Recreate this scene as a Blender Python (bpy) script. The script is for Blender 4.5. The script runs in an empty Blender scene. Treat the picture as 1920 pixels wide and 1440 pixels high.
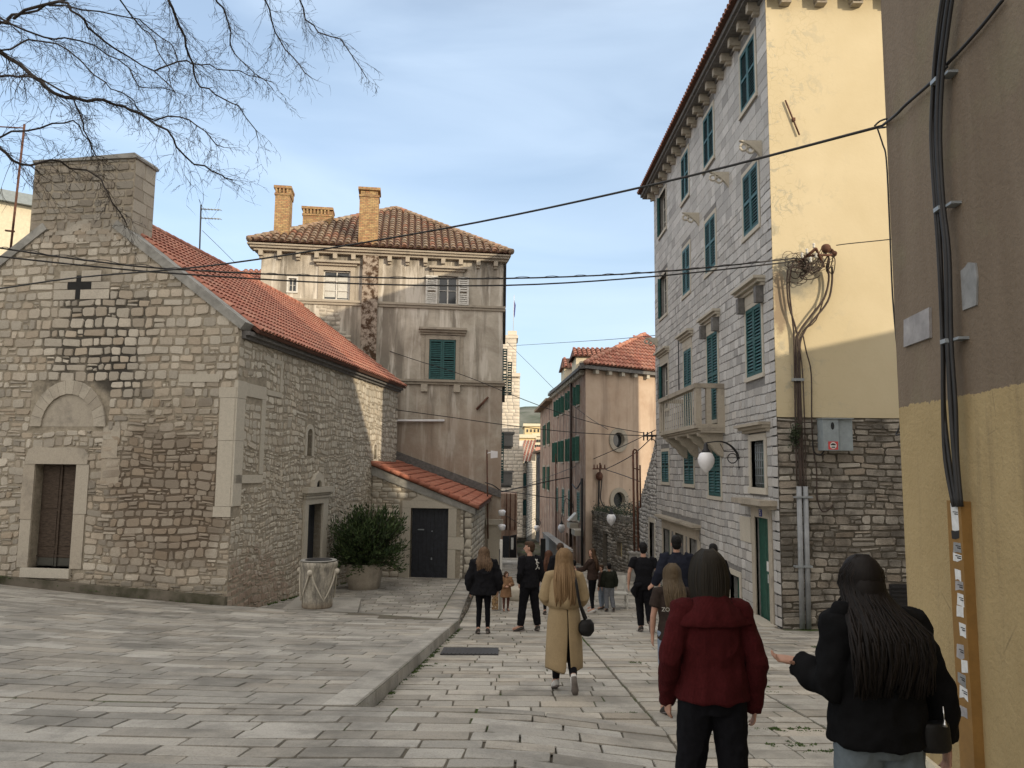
import bpy, math, random
from mathutils import Vector, Matrix, noise as mnoise
R = math.radians
scene = bpy.context.scene
COL = scene.collection
# ---------------------------------------------------------------- camera, light, exposure
F = 1443.0
Yc = Vector((-15, -159, F)).normalized()
Zc = Vector((.0105, 1., (159+.1575)/F)).normalized()
Xc = -Yc.cross(Zc)
if Xc.x < 0: Xc = -Xc
cam_d = bpy.data.cameras.new("camera"); cam = bpy.data.objects.new("camera", cam_d); COL.objects.link(cam)
cam_d.sensor_width = 36; cam_d.lens = 36*F/1920; cam_d.clip_start = .05; cam_d.clip_end = 3000
right = Vector((Xc.x, Yc.x, Zc.x)); up = Vector((Xc.y, Yc.y, Zc.y)); fwd = Vector((Xc.z, Yc.z, Zc.z))
right = fwd.cross(up).normalized(); up = right.cross(fwd).normalized()
cam.matrix_world = Matrix(((right.x, up.x, -fwd.x, 0), (right.y, up.y, -fwd.y, 0), (right.z, up.z, -fwd.z, 0), (0, 0, 0, 1)))
scene.camera = cam
FILL_VEIL = (8.2, 7.6, 6.9, 1)
SUN_AZ = R(42); SUN_EL = R(15)          # sun stands behind the camera to the right
sun_dir = Vector((math.sin(SUN_AZ)*math.cos(SUN_EL), -math.cos(SUN_AZ)*math.cos(SUN_EL), math.sin(SUN_EL)))
sd = bpy.data.lights.new("sun", 'SUN'); sd.energy = 2.75; sd.angle = R(.5); sd.color = (1, .84, .62)
so = bpy.data.objects.new("sun", sd); COL.objects.link(so)
so.rotation_euler = sun_dir.to_track_quat('Z', 'Y').to_euler()
so.location = sun_dir*200
scene.view_settings.view_transform = 'Standard'; scene.view_settings.look = 'None'
scene.view_settings.exposure = 0.45; scene.view_settings.gamma = 1
w = bpy.data.worlds.new("World"); scene.world = w; w.use_nodes = True
nt = w.node_tree; nt.nodes.clear()
def wn(t, **k):
    n = nt.nodes.new(t)
    for a, b in k.items(): setattr(n, a, b)
    return n
sky = wn('ShaderNodeTexSky', sky_type='NISHITA', sun_disc=False)
sky.sun_elevation = SUN_EL
sky.sun_rotation = math.pi - SUN_AZ
sky.air_density = 1.0; sky.dust_density = 1.6; sky.ozone_density = 1.6
tc = wn('ShaderNodeTexCoord'); mp = wn('ShaderNodeMapping'); mp.inputs['Scale'].default_value = (1.3, 2.0, 5.5); mp.inputs['Rotation'].default_value = (0, .3, .3)
cl = wn('ShaderNodeTexNoise'); cl.inputs['Scale'].default_value = 1.7; cl.inputs['Detail'].default_value = 6; cl.inputs['Roughness'].default_value = .48; cl.inputs['Distortion'].default_value = .6
nt.links.new(tc.outputs['Generated'], mp.inputs['Vector']); nt.links.new(mp.outputs['Vector'], cl.inputs['Vector'])
cr = wn('ShaderNodeValToRGB'); cr.color_ramp.elements[0].position = .35; cr.color_ramp.elements[1].position = .95
cr.color_ramp.elements[0].color = (.32, .32, .32, 1); cr.color_ramp.elements[1].color = (.85, .85, .85, 1)
nt.links.new(cl.outputs['Fac'], cr.inputs['Fac'])
mx = wn('ShaderNodeMix', data_type='RGBA'); mx.inputs[7].default_value = (4.3, 5.2, 6.3, 1)
nt.links.new(cr.outputs['Color'], mx.inputs[0]); nt.links.new(sky.outputs['Color'], mx.inputs[6])
# added bright veil overhead and behind, out of view, to lift the ambient light
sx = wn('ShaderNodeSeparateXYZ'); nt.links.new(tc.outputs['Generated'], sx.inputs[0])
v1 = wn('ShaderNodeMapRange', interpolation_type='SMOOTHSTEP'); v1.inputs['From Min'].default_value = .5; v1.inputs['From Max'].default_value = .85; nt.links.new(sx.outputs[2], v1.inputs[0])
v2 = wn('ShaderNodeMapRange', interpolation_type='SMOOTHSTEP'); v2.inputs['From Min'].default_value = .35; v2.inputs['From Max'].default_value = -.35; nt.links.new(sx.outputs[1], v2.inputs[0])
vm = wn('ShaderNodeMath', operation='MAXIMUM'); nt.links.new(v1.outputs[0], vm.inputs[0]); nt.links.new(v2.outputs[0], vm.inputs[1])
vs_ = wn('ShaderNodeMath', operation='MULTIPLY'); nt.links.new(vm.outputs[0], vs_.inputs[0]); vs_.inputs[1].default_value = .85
mx2 = wn('ShaderNodeMix', data_type='RGBA'); mx2.inputs[7].default_value = FILL_VEIL; nt.links.new(vs_.outputs[0], mx2.inputs[0]); nt.links.new(mx.outputs[2], mx2.inputs[6]); mx = mx2
bg = wn('ShaderNodeBackground'); bg.inputs['Strength'].default_value = .15
wo = wn('ShaderNodeOutputWorld')
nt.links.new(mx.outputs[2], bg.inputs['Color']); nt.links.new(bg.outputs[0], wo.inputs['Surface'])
# ---------------------------------------------------------------- picture ray helper (finds where a feature of the place stands)
def ray(px, py):
    v = Vector((px-960, 720-py, F)); r = Vector((v.dot(Xc), v.dot(Yc), v.dot(Zc))); return r/r.y
def at(px, py, y): return ray(px, py)*y
# ---------------------------------------------------------------- mesh buffer
class MB:
    def __init__(s): s.v = []; s.f = []; s.m = []; s.t = []; s.sm = []
    def add(s, vs, fs, mi=0, tint=(.5, .5, .5), smooth=False):
        o = len(s.v); s.v += [tuple(p) for p in vs]; s.t += [tint]*len(vs)
        for f in fs: s.f.append([o+i for i in f]); s.m.append(mi); s.sm.append(smooth)
    def build(s, name, mats, parent=None, local=False):
        me = bpy.data.meshes.new(name); me.from_pydata(s.v, [], s.f)
        if not isinstance(mats, (list, tuple)): mats = [mats]
        for m in mats: me.materials.append(MAT[m] if isinstance(m, str) else m)
        me.polygons.foreach_set('material_index', s.m); me.polygons.foreach_set('use_smooth', s.sm)
        ca = me.color_attributes.new('tint', 'FLOAT_COLOR', 'POINT')
        fl = []
        for t in s.t: fl += [t[0], t[1], t[2], 1]
        ca.data.foreach_set('color', fl)
        me.validate(); me.update()
        o = bpy.data.objects.new(name, me); COL.objects.link(o)
        if parent is not None:
            o.parent = parent
            if not local:
                l = Vector(); p = parent
                while p is not None: l += p.location; p = p.parent
                o.location = -l
        return o
    def hexa(s, P, mi=0, tint=(.5, .5, .5)):   # P: 8 points, bottom ring then top ring
        s.add(P, [(3, 2, 1, 0), (4, 5, 6, 7), (0, 1, 5, 4), (1, 2, 6, 5), (2, 3, 7, 6), (3, 0, 4, 7)], mi, tint)
    def box(s, x0, x1, y0, y1, z0, z1, mi=0, tint=(.5, .5, .5)):
        s.hexa([(x0, y0, z0), (x1, y0, z0), (x1, y1, z0), (x0, y1, z0), (x0, y0, z1), (x1, y0, z1), (x1, y1, z1), (x0, y1, z1)], mi, tint)
    def tube(s, pts, r, n=8, mi=0, tint=(.5, .5, .5), caps=True, flat=1.0, ref=None, smooth=True):
        pts = [Vector(p) for p in pts]; k = len(pts)
        rr = r if isinstance(r, (list, tuple)) else [r]*k
        vs = []; pa = None
        for i, p in enumerate(pts):
            d = (pts[min(i+1, k-1)]-pts[max(i-1, 0)])
            d = d.normalized() if d.length > 1e-9 else Vector((0, 0, 1))
            if pa is None:
                a = (Vector(ref) if ref else (Vector((1, 0, 0)) if abs(d.x) < .8 else Vector((0, 1, 0))))
            else: a = pa
            a = (a-d*a.dot(d)); a = a.normalized() if a.length > 1e-6 else d.orthogonal().normalized()
            pa = a; b = d.cross(a)
            q = rr[i]
            ra, rb = q if isinstance(q, (list, tuple)) else (q, q*flat)
            for j in range(n):
                t = 2*math.pi*j/n; vs.append(p+a*(ra*math.cos(t))+b*(rb*math.sin(t)))
        fs = [(i*n+j, i*n+(j+1) % n, (i+1)*n+(j+1) % n, (i+1)*n+j) for i in range(k-1) for j in range(n)]
        if caps: fs += [tuple(range(n))[::-1], tuple((k-1)*n+j for j in range(n))]
        s.add(vs, fs, mi, tint, smooth)
    def lathe(s, c, prof, n=16, mi=0, tint=(.5, .5, .5), fn=None, smooth=True):
        vs = []
        for (r_, z) in prof:
            for j in range(n):
                t = 2*math.pi*j/n; q = r_*(fn(t, z) if fn else 1)
                vs.append((c[0]+q*math.cos(t), c[1]+q*math.sin(t), c[2]+z))
        k = len(prof)
        fs = [(i*n+j, i*n+(j+1) % n, (i+1)*n+(j+1) % n, (i+1)*n+j) for i in range(k-1) for j in range(n)]
        fs += [tuple(range(n))[::-1], tuple((k-1)*n+j for j in range(n))]
        s.add(vs, fs, mi, tint, smooth)
    def ball(s, c, rx, ry, rz, n=12, m=8, mi=0, tint=(.5, .5, .5), M=None):
        vs = []; c = Vector(c)
        for i in range(m+1):
            a = math.pi*i/m
            for j in range(n):
                t = 2*math.pi*j/n; q = Vector((rx*math.sin(a)*math.cos(t), ry*math.sin(a)*math.sin(t), rz*math.cos(a)))
                vs.append(c+(M @ q if M else q))
        s.add(vs, [(i*n+j, (i+1)*n+j, (i+1)*n+(j+1) % n, i*n+(j+1) % n) for i in range(m) for j in range(n)], mi, tint, True)
class Fr:                                     # a vertical wall plane: s along, z up, h outwards
    def __init__(s, O, u, flip=False):
        s.O = Vector((O[0], O[1])); s.u = Vector(u).normalized(); s.n = Vector((s.u.y, -s.u.x))*(-1 if flip else 1); s.flip = flip
    def p(s, a, z, h=0): q = s.O+s.u*a+s.n*h; return Vector((q.x, q.y, z))
    def box(s, mb, a0, a1, z0, z1, h0, h1, mi=0, tint=(.5, .5, .5)):
        P = [s.p(a0, z0, h1), s.p(a1, z0, h1), s.p(a1, z0, h0), s.p(a0, z0, h0), s.p(a0, z1, h1), s.p(a1, z1, h1), s.p(a1, z1, h0), s.p(a0, z1, h0)]
        if s.flip: P = [P[1], P[0], P[3], P[2], P[5], P[4], P[7], P[6]]
        mb.hexa(P, mi, tint)
    def prism(s, mb, poly, h0, h1, mi=0, tint=(.5, .5, .5)):
        n = len(poly); vs = [s.p(a, z, h1) for a, z in poly]+[s.p(a, z, h0) for a, z in poly]
        fs = [tuple(range(n)), tuple(range(2*n-1, n-1, -1))]+[(i, n+i, n+(i+1) % n, (i+1) % n) for i in range(n)]
        if s.flip: fs = [f[::-1] for f in fs]
        mb.add(vs, fs, mi, tint)
    def meet(s, px, py):                       # the point of this wall under a picture point
        r = ray(px, py); u = s.u; det = r.x*(-u.y)+u.x*r.y
        t = (s.O.x*(-u.y)+u.x*s.O.y)/det; q = r*t
        return (Vector((q.x, q.y))-s.O).dot(u), q.z
def panel(mb, fr, s0, s1, z0, z1, holes, depth=.22, mi=0, clip=None, extra_s=(), extra_z=()):
    """wall skin with real openings and reveals"""
    S = sorted(set([s0, s1]+[x for h in holes for x in h[:2] if s0 < x < s1]+list(extra_s)))
    Z = sorted(set([z0, z1]+[x for h in holes for x in h[2:4] if z0 < x < z1]+list(extra_z)))
    for i in range(len(S)-1):
        for j in range(len(Z)-1):
            a, b, c, d = S[i], S[i+1], Z[j], Z[j+1]
            if any(h[0]-1e-4 <= a and b <= h[1]+1e-4 and h[2]-1e-4 <= c and d <= h[3]+1e-4 for h in holes): continue
            q = [fr.p(a, c), fr.p(b, c), fr.p(b, d), fr.p(a, d)]
            mb.add(q[::-1] if fr.flip else q, [(0, 1, 2, 3)], mi)
    for a, b, c, d in [h[:4] for h in holes]:
        c2 = max(c, z0)
        for e, g in (((a, c2), (a, d)), ((a, d), (b, d)), ((b, d), (b, c2)), ((b, c2), (a, c2))):
            q = [fr.p(*e, 0), fr.p(*g, 0), fr.p(*g, -depth), fr.p(*e, -depth)]
            mb.add(q if not fr.flip else q[::-1], [(0, 1, 2, 3)], mi)
def stones(mb, M, s0, s1, z0, z1, rowh, wid, mi=0, holes=(), clip=None, hh=(.012, .04), joint=.012, jit=.012, cut=.22, inset=.014, tint=None, rnd=None, wav=0, split=0, flatf=False, rotj=0, sm=None):
    """coursed stones, every stone its own lump; M(s,z,h) places them"""
    rnd = rnd or random.Random(1)
    z = z0
    while z < z1-.03:
        h = min(rnd.uniform(*rowh), z1-z)
        if z1-z-h < rowh[0]*.5: h = z1-z
        zt = z+h; zm = (z+zt)/2
        lo, hi = (s0, s1)
        if clip:
            l1, h1 = clip(zt-.02); l2, h2 = clip(z); lo = max(lo, l1, l2); hi = min(hi, h1, h2)
        iv = [(lo, hi)]
        for (a, b, c, d) in [q[:4] for q in holes]:
            if min(zt, d)-max(z, c) > .25*h:
                nv = []
                for (p, q) in iv:
                    if b <= p or a >= q: nv.append((p, q)); continue
                    if a-p > .05: nv.append((p, a))
                    if q-b > .05: nv.append((b, q))
                iv = nv
        for (p, q) in iv:
            if q-p < .05: continue
            s = p-(rnd.uniform(0, wid[0]*.5) if p == s0 and False else 0)
            while s < q-.02:
                wd = rnd.uniform(*wid)*(rnd.uniform(1.2, 1.7) if rnd.random() < .08 else 1)
                if q-s-wd < wid[0]*.6: wd = q-s
                wd = min(wd, q-s)
                parts = [(s, s+wd, z, zt)]
                if split and rnd.random() < split and h > .12:
                    m = z+h*rnd.uniform(.35, .65); parts = [(s, s+wd, z, m), (s, s+wd, m, zt)]
                    if rnd.random() < .5:
                        x = s+wd*rnd.uniform(.35, .65); parts = [(s, x, z, m), (x, s+wd, z, m), (s, s+wd, m, zt)]
                for (a, b, c, d) in parts:
                    j2 = joint/2
                    a += j2; b -= j2; c += j2; d -= j2
                    if b-a < .02 or d-c < .015: continue
                    J = lambda: rnd.uniform(-jit, jit)
                    k = min(b-a, d-c)*cut
                    P = [(a+k, c), (b-k, c), (b, c+k), (b, d-k), (b-k, d), (a+k, d), (a, d-k), (a, c+k)]
                    rot = rnd.uniform(-1, 1)*rotj; oy = rnd.uniform(-1, 1)*jit*.6; mx0 = (a+b)/2
                    P = [(x+J()*.7, y+J()*.7+oy+(x-mx0)*rot) for x, y in P]
                    if wav: P = [(x, y+wav*math.sin(x*1.7+zm*2.3)+wav*.6*math.sin(x*4.1+zm)) for x, y in P]
                    cx = (a+b)/2; cy = sum(y for _, y in P)/8
                    H = rnd.uniform(*hh); tx = rnd.uniform(-.25, .25)*H*(not flatf); ty = rnd.uniform(-.25, .25)*H*(not flatf)
                    iw = 1-2*inset/max(b-a, .04); ih = 1-2*inset/max(d-c, .04)
                    vs = [M(x, y, -.004) for x, y in P]
                    for x, y in P:
                        X = cx+(x-cx)*iw; Y = cy+(y-cy)*ih
                        vs.append(M(X, Y, H+tx*(1 if X > cx else -1)+ty*(1 if Y > cy else -1)))
                    vs.append(M(cx, cy, H*(1 if flatf else 1.06)))
                    fs = [(i, (i+1) % 8, 8+(i+1) % 8, 8+i) for i in range(8)]+[(8+i, 8+(i+1) % 8, 16) for i in range(8)]
                    tt = tint(cx, cy, rnd) if tint else (rnd.random(), rnd.random(), rnd.random())
                    mb.add(vs, fs, mi, tt, (not flatf) if sm is None else sm)
                s += wd
        z = zt
def tiles(mb, P0, a, b, la, lb, w_=.2, l_=.36, r_=.085, keep=None, mi=0, rnd=None, seg=5, under=True):
    rnd = rnd or random.Random(3)
    P0 = Vector(P0); a = Vector(a).normalized(); b = Vector(b).normalized(); n = a.cross(b); n = n if n.z > 0 else -n
    na = int(la/w_); nb = int(lb/l_)+1
    for i in range(na):
        tr = rnd.random()
        for j in range(nb):
            ac = (i+.5)*la/na; bc = j*l_
            if bc > lb-.05: continue
            if keep and not keep(ac, bc+l_*.5): continue
            ln = min(l_*1.16, lb-bc)
            t = (rnd.random(), min(1, max(0, tr*.3+rnd.random()*.7)), rnd.random())
            vs = []; jx = rnd.uniform(-.006, .006)
            for (bb, rr, lift) in ((bc, r_, .028), (bc+ln, r_*.8, .0)):
                for k in range(seg+1):
                    th = math.pi*k/seg
                    vs.append(P0+a*(ac+jx+math.cos(th)*rr)+b*bb+n*(math.sin(th)*rr*.85+lift))
            m = seg+1
            fs = [(k, k+1, m+k+1, m+k) for k in range(seg)]+[tuple(range(m))]
            mb.add(vs, fs, mi, t, True)
def thing(name, label, cat, loc=(0, 0, 0), group=None, rz=0):
    o = bpy.data.objects.new(name, None); COL.objects.link(o); o.location = loc; o.rotation_euler = (0, 0, rz)
    o.empty_display_size = .2
    o['label'] = label; o['category'] = cat
    if group: o['group'] = group
    return o
def tag(o, label, cat, group=None):
    o['label'] = label; o['category'] = cat
    if group: o['group'] = group
    return o
def struct(o): o['kind'] = 'structure'; return o
# ---------------------------------------------------------------- materials
MAT = {}
class G:
    def __init__(s, name):
        m = bpy.data.materials.new(name); m.use_nodes = True; s.m = m; s.t = m.node_tree; s.t.nodes.clear(); MAT[name] = m
        s.tc = s.n('ShaderNodeTexCoord'); s.P = s.tc.outputs['Object']
    def n(s, t, **k):
        x = s.t.nodes.new(t)
        for a, b in k.items(): setattr(x, a, b)
        return x
    def put(s, sock, v):
        if hasattr(v, 'links'): s.t.links.new(v, sock)
        elif isinstance(v, (tuple, list)) and sock.type == 'RGBA' and len(v) == 3: sock.default_value = (*v, 1)
        else: sock.default_value = v
    def map(s, sc, vec=None, loc=(0, 0, 0)):
        x = s.n('ShaderNodeMapping'); s.put(x.inputs[0], vec or s.P); x.inputs['Scale'].default_value = sc; x.inputs['Location'].default_value = loc; return x.outputs[0]
    def noise(s, sc, det=4, ro=.6, vec=None, dist=0):
        x = s.n('ShaderNodeTexNoise'); s.put(x.inputs['Vector'], vec or s.P); x.inputs['Scale'].default_value = sc; x.inputs['Detail'].default_value = det
        x.inputs['Roughness'].default_value = ro; x.inputs['Distortion'].default_value = dist; return x.outputs[0]
    def vor(s, sc, vec=None, feat='DISTANCE_TO_EDGE'):
        x = s.n('ShaderNodeTexVoronoi', feature=feat); s.put(x.inputs['Vector'], vec or s.P); x.inputs['Scale'].default_value = sc; return x.outputs['Distance']
    def ramp(s, f, st, mode='LINEAR'):
        x = s.n('ShaderNodeValToRGB'); s.put(x.inputs[0], f); e = x.color_ramp.elements; x.color_ramp.interpolation = mode
        while len(e) > 1: e.remove(e[0])
        for i, (p, c) in enumerate(st):
            q = e[0] if i == 0 else e.new(p)
            q.position = p; q.color = (c, c, c, 1) if isinstance(c, (int, float)) else (*c, 1)
        return x.outputs[0]
    def mix(s, f, a, b, mode='MIX'):
        x = s.n('ShaderNodeMix', data_type='RGBA', blend_type=mode); s.put(x.inputs[0], f); s.put(x.inputs[6], a); s.put(x.inputs[7], b); return x.outputs[2]
    def math(s, op, a, b=0, c=0):
        x = s.n('ShaderNodeMath', operation=op); s.put(x.inputs[0], a); s.put(x.inputs[1], b); s.put(x.inputs[2], c); return x.outputs[0]
    def sep(s, v=None):
        x = s.n('ShaderNodeSeparateXYZ'); s.put(x.inputs[0], v or s.P); return x.outputs
    def tint(s):
        x = s.n('ShaderNodeVertexColor', layer_name='tint'); y = s.n('ShaderNodeSeparateColor'); s.put(y.inputs[0], x.outputs[0]); return y.outputs
    def near(s, c, r, wob=.6, sc=1.2, scl=(1, 1, 1)):   # soft, ragged patch round a point of the place
        m = s.map(scl); q = s.n('ShaderNodeVectorMath', operation='DISTANCE'); s.put(q.inputs[0], m); q.inputs[1].default_value = tuple(a*b for a, b in zip(c, scl))
        d = s.math('ADD', s.math('DIVIDE', q.outputs['Value'], r), s.math('MULTIPLY', s.math('SUBTRACT', s.noise(sc, 5, .65), .5), wob*2))
        return s.ramp(d, [(.55, 1), (1.05, 0)])
    def out(s, col, ro=.9, bump=None, bd=.02, bs=.6, metal=0, spec=.3, **kw):
        b = s.n('ShaderNodeBsdfPrincipled'); s.put(b.inputs['Base Color'], col); s.put(b.inputs['Roughness'], ro); b.inputs['Metallic'].default_value = metal
        b.inputs['Specular IOR Level'].default_value = spec
        for k, v in kw.items(): s.put(b.inputs[k.replace('_', ' ')], v)
        if bump is not None:
            x = s.n('ShaderNodeBump'); x.inputs['Strength'].default_value = bs; x.inputs['Distance'].default_value = bd; s.put(x.inputs['Height'], bump); s.put(b.inputs['Normal'], x.outputs[0])
        o = s.n('ShaderNodeOutputMaterial'); s.put(o.inputs[0], b.outputs[0]); return s.m
def stone_mat(name, lo, hi, warm, wamt=.5, pit=.55, dark=(.12, .11, .1), dsc=.7, dth=(.58, .75), damt=.5, patches=(), ro=.92, sp=.2):
    g = G(name); t = g.tint()
    base = g.mix(g.ramp(t[0], [(0, 0), (1, 1)]), lo, hi)
    base = g.mix(g.math('MULTIPLY', g.ramp(t[1], [(.45, 0), (1, 1)]), wamt), base, warm)
    n1 = g.noise(14, 6, .7); n2 = g.noise(60, 3, .7)
    base = g.mix(g.ramp(n1, [(.3, .35), (.62, 0)]), base, g.mix(.5, base, dark), 'MIX')
    base = g.mix(g.ramp(n2, [(.3, .5), (.5, 0)]), base, (dark[0]*1.3, dark[1]*1.3, dark[2]*1.3))
    big = g.noise(dsc, 6, .68)
    base = g.mix(g.math('MULTIPLY', g.ramp(big, [(dth[0], 0), (dth[1], 1)]), damt), base, dark)
    for (c, r, col, amt, wob, sc, scl) in patches:
        base = g.mix(g.math('MULTIPLY', g.near(c, r, wob, sc, scl), amt), base, col)
    h = g.math('ADD', g.math('MULTIPLY', n1, .6), g.math('MULTIPLY', n2, .4))
    g.out(base, g.math('ADD', g.math('MULTIPLY', n1, .35), ro-.17) if ro < .9 else ro, h, .02, pit, spec=sp)
def mortar_mat(name, a, b, sc=9, patches=(), bd=.02):
    g = G(name); n1 = g.noise(sc, 6, .7); n2 = g.noise(.8, 5, .6)
    c = g.mix(g.ramp(n1, [(.35, 0), (.65, 1)]), a, b); c = g.mix(g.ramp(n2, [(.5, 0), (.8, .5)]), c, (a[0]*.5, a[1]*.5, a[2]*.5))
    for (ce, r, col, amt, wob, s2, scl) in patches: c = g.mix(g.math('MULTIPLY', g.near(ce, r, wob, s2, scl), amt), c, col)
    g.out(c, .95, n1, bd, .6, spec=.1)
U3 = (1, 1, 1)
CF = (-10.3, 19.0)   # middle of the chapel front
stone_mat('chapel_front_stone', (.27, .245, .205), (.57, .52, .435), (.43, .32, .21), .45, .9, (.12, .1, .085), .5, (.58, .78), .3,
          patches=[((-8.0, 18.6, -.6), 2.1, (.17, .125, .085), .5, .7, 1.6, (1, 1, .8)), ((-10.4, 19, 7.2), 1.9, (.09, .085, .075), .5, .6, 1.3, (.6, 1, 1)), ((-10.5, 19, -3.4), 6, (.1, .095, .075), .6, .35, 1, (.6, .6, 8))])
mortar_mat('chapel_front_mortar', (.225, .195, .15), (.36, .318, .25), 9,
           patches=[((-10.2, 19, 3.3), 1.4, (.045, .041, .036), .85, 1.2, .9, (.8, 1, .9)), ((-9.5, 19, 2.3), 1.0, (.045, .041, .036), .8, 1.2, 1.1, U3), ((-8.0, 18.6, -.8), 2.2, (.10, .075, .055), .85, .6, 1.6, U3)])
stone_mat('chapel_side_stone', (.35, .32, .265), (.64, .595, .505), (.48, .38, .265), .35, .9, (.12, .11, .095), .6, (.62, .8), .3,
          patches=[((-6.1, 19.5, -3.3), 1.3, (.2, .09, .05), .45, 1.4, 3.2, (1, .5, 1))])
mortar_mat('chapel_side_mortar', (.245, .215, .168), (.37, .33, .262), 9)
stone_mat('dressed_stone', (.42, .385, .32), (.54, .50, .42), (.48, .40, .30), .3, .4, (.16, .15, .13), 1.3, (.6, .8), .4)
stone_mat('old_trim_stone', (.35, .31, .25), (.46, .415, .34), (.39, .31, .225), .3, .45, (.12, .11, .1), 1.6, (.52, .72), .6)
stone_mat('house_stone', (.31, .305, .295), (.58, .57, .55), (.48, .43, .37), .35, .55, (.15, .145, .14), .5, (.6, .8), .3)
mortar_mat('house_mortar', (.17, .165, .16), (.24, .235, .225), 11)
stone_mat('rough_stone', (.21, .195, .17), (.47, .44, .385), (.31, .24, .17), .45, .9, (.06, .053, .045), 1.3, (.45, .62), .75)
mortar_mat('rough_mortar', (.11, .098, .08), (.19, .17, .14), 7)
stone_mat('paving_stone', (.28, .262, .225), (.50, .472, .415), (.42, .355, .27), .45, .6, (.10, .095, .082), 1.1, (.46, .64), .55, ro=.7, sp=.3)
stone_mat('plaza_stone', (.24, .228, .2), (.45, .43, .385), (.37, .32, .25), .4, .65, (.09, .086, .076), 1.0, (.44, .62), .55, ro=.7, sp=.3)
stone_mat('pale_stone', (.55, .50, .42), (.68, .62, .53), (.6, .5, .4), .3, .3, (.3, .27, .22), .5, (.6, .8), .3)
g = G('joint_soil'); n = g.noise(6, 5, .6); m = g.noise(1.1, 4, .6)
g.out(g.mix(g.ramp(m, [(.53, 0), (.62, 1)]), g.mix(n, (.075, .068, .055), (.16, .145, .118)), (.045, .07, .018)), 1, n, .02, .7, spec=.05)
g = G('earth'); n = g.noise(.5, 6, .6); g.out(g.mix(n, (.12, .115, .1), (.2, .19, .165)), 1, n, .05)
g = G('karst_scrub'); n = g.noise(.02, 8, .7); g.out(g.mix(g.ramp(n, [(.4, 0), (.6, 1)]), (.07, .085, .06), (.16, .165, .14)), 1)
g = G('plinth_render'); n = g.noise(3, 6, .7); n2 = g.noise(1.1, 5, .6)
g.out(g.mix(g.ramp(n2, [(.42, 0), (.62, 1)]), g.mix(n, (.13, .115, .09), (.21, .185, .15)), (.055, .055, .035)), 1, n, .03, .7, spec=.05)
# beige render of the middle house
g = G('stained_render'); p = g.sep(); st = g.noise(1, 6, .65, g.map((1.5, 1.5, .12))); n = g.noise(.9, 7, .68, dist=.4); f = g.noise(9, 5, .6)
c = g.mix(g.ramp(n, [(.35, 0), (.68, 1)]), (.33, .295, .245), (.55, .51, .435))
c = g.mix(g.ramp(st, [(.48, 0), (.6, .75)]), c, (.16, .142, .118))
c = g.mix(g.ramp(g.noise(1.7, 4, .6, g.map((2.2, 2.2, .22))), [(.53, 0), (.62, .75)]), c, (.62, .585, .52))
lowm = g.math('MULTIPLY', g.ramp(p[2], [(0, 1), (1, 0)]), 1)
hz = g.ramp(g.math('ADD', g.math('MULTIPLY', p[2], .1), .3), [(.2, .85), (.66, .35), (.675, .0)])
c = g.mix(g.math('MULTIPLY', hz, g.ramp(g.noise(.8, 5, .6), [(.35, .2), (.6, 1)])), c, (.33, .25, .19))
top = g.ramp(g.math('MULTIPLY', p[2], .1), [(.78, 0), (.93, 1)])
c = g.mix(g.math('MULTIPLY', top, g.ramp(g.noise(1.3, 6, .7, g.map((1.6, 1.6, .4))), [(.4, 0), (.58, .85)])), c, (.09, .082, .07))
g.out(c, .95, g.math('ADD', f, n), .02, .5, spec=.1)
g = G('flue_render'); n = g.noise(4, 7, .75); g.out(g.mix(g.ramp(n, [(.44, 0), (.56, 1)]), (.07, .045, .03), (.34, .29, .24)), 1, n, .03, .8, spec=.05)
g = G('pink_render'); st = g.noise(1, 6, .65, g.map((1.2, 1.2, .1))); n = g.noise(.6, 6, .65)
c = g.mix(g.ramp(n, [(.35, 0), (.65, 1)]), (.44, .33, .245), (.54, .43, .335)); c = g.mix(g.ramp(st, [(.5, 0), (.66, .6)]), c, (.22, .165, .13))
g.out(c, .95, g.noise(8, 5, .6), .015, .5, spec=.1)
g = G('pink_worn_render'); st = g.noise(1.2, 6, .7, g.map((1.5, 1.5, .12))); n = g.noise(1.4, 6, .7)
c = g.mix(g.ramp(n, [(.4, 0), (.6, 1)]), (.34, .215, .16), (.47, .355, .28)); c = g.mix(g.ramp(st, [(.48, 0), (.62, .8)]), c, (.11, .09, .075)); g.out(c, .95, n, .02, .6, spec=.1)
# yellow side of the stone house with flaked paint
g = G('yellow_render'); n = g.noise(.5, 5, .6); v = g.noise(3.0, 7, .72, dist=.9); fine = g.noise(11, 4, .6)
c = g.mix(g.ramp(n, [(.35, 0), (.7, 1)]), (.535, .46, .305), (.60, .525, .365))
px_ = g.sep()[0]
edge = g.ramp(g.math('MULTIPLY', g.math('SUBTRACT', px_, 6.2), .4), [(.06, 1), (.5, .35), (.8, 0)])
crk = g.ramp(g.vor(5.5, g.map((1, 1, 1), None)), [(0, .5), (.02, .3), (.035, 0)])
pat = g.math('MULTIPLY', g.ramp(g.noise(.75, 5, .7), [(.45, 0), (.54, 1)]), edge)
c = g.mix(g.math('MULTIPLY', g.ramp(v, [(.555, 0), (.575, 1)]), pat), c, (.42, .385, .29))
c = g.mix(g.math('MULTIPLY', crk, pat), c, (.36, .30, .18))
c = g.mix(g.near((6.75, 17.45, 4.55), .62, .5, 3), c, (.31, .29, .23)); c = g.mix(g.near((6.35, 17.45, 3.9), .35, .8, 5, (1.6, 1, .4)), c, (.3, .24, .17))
g.out(c, .9, fine, .006, .5, spec=.15)
g = G('two_tone_render'); p = g.sep(); n = g.noise(1.2, 6, .6); st = g.noise(1, 5, .6, g.map((1.4, 1.4, .2))); rag = g.noise(14, 4, .7)
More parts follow.
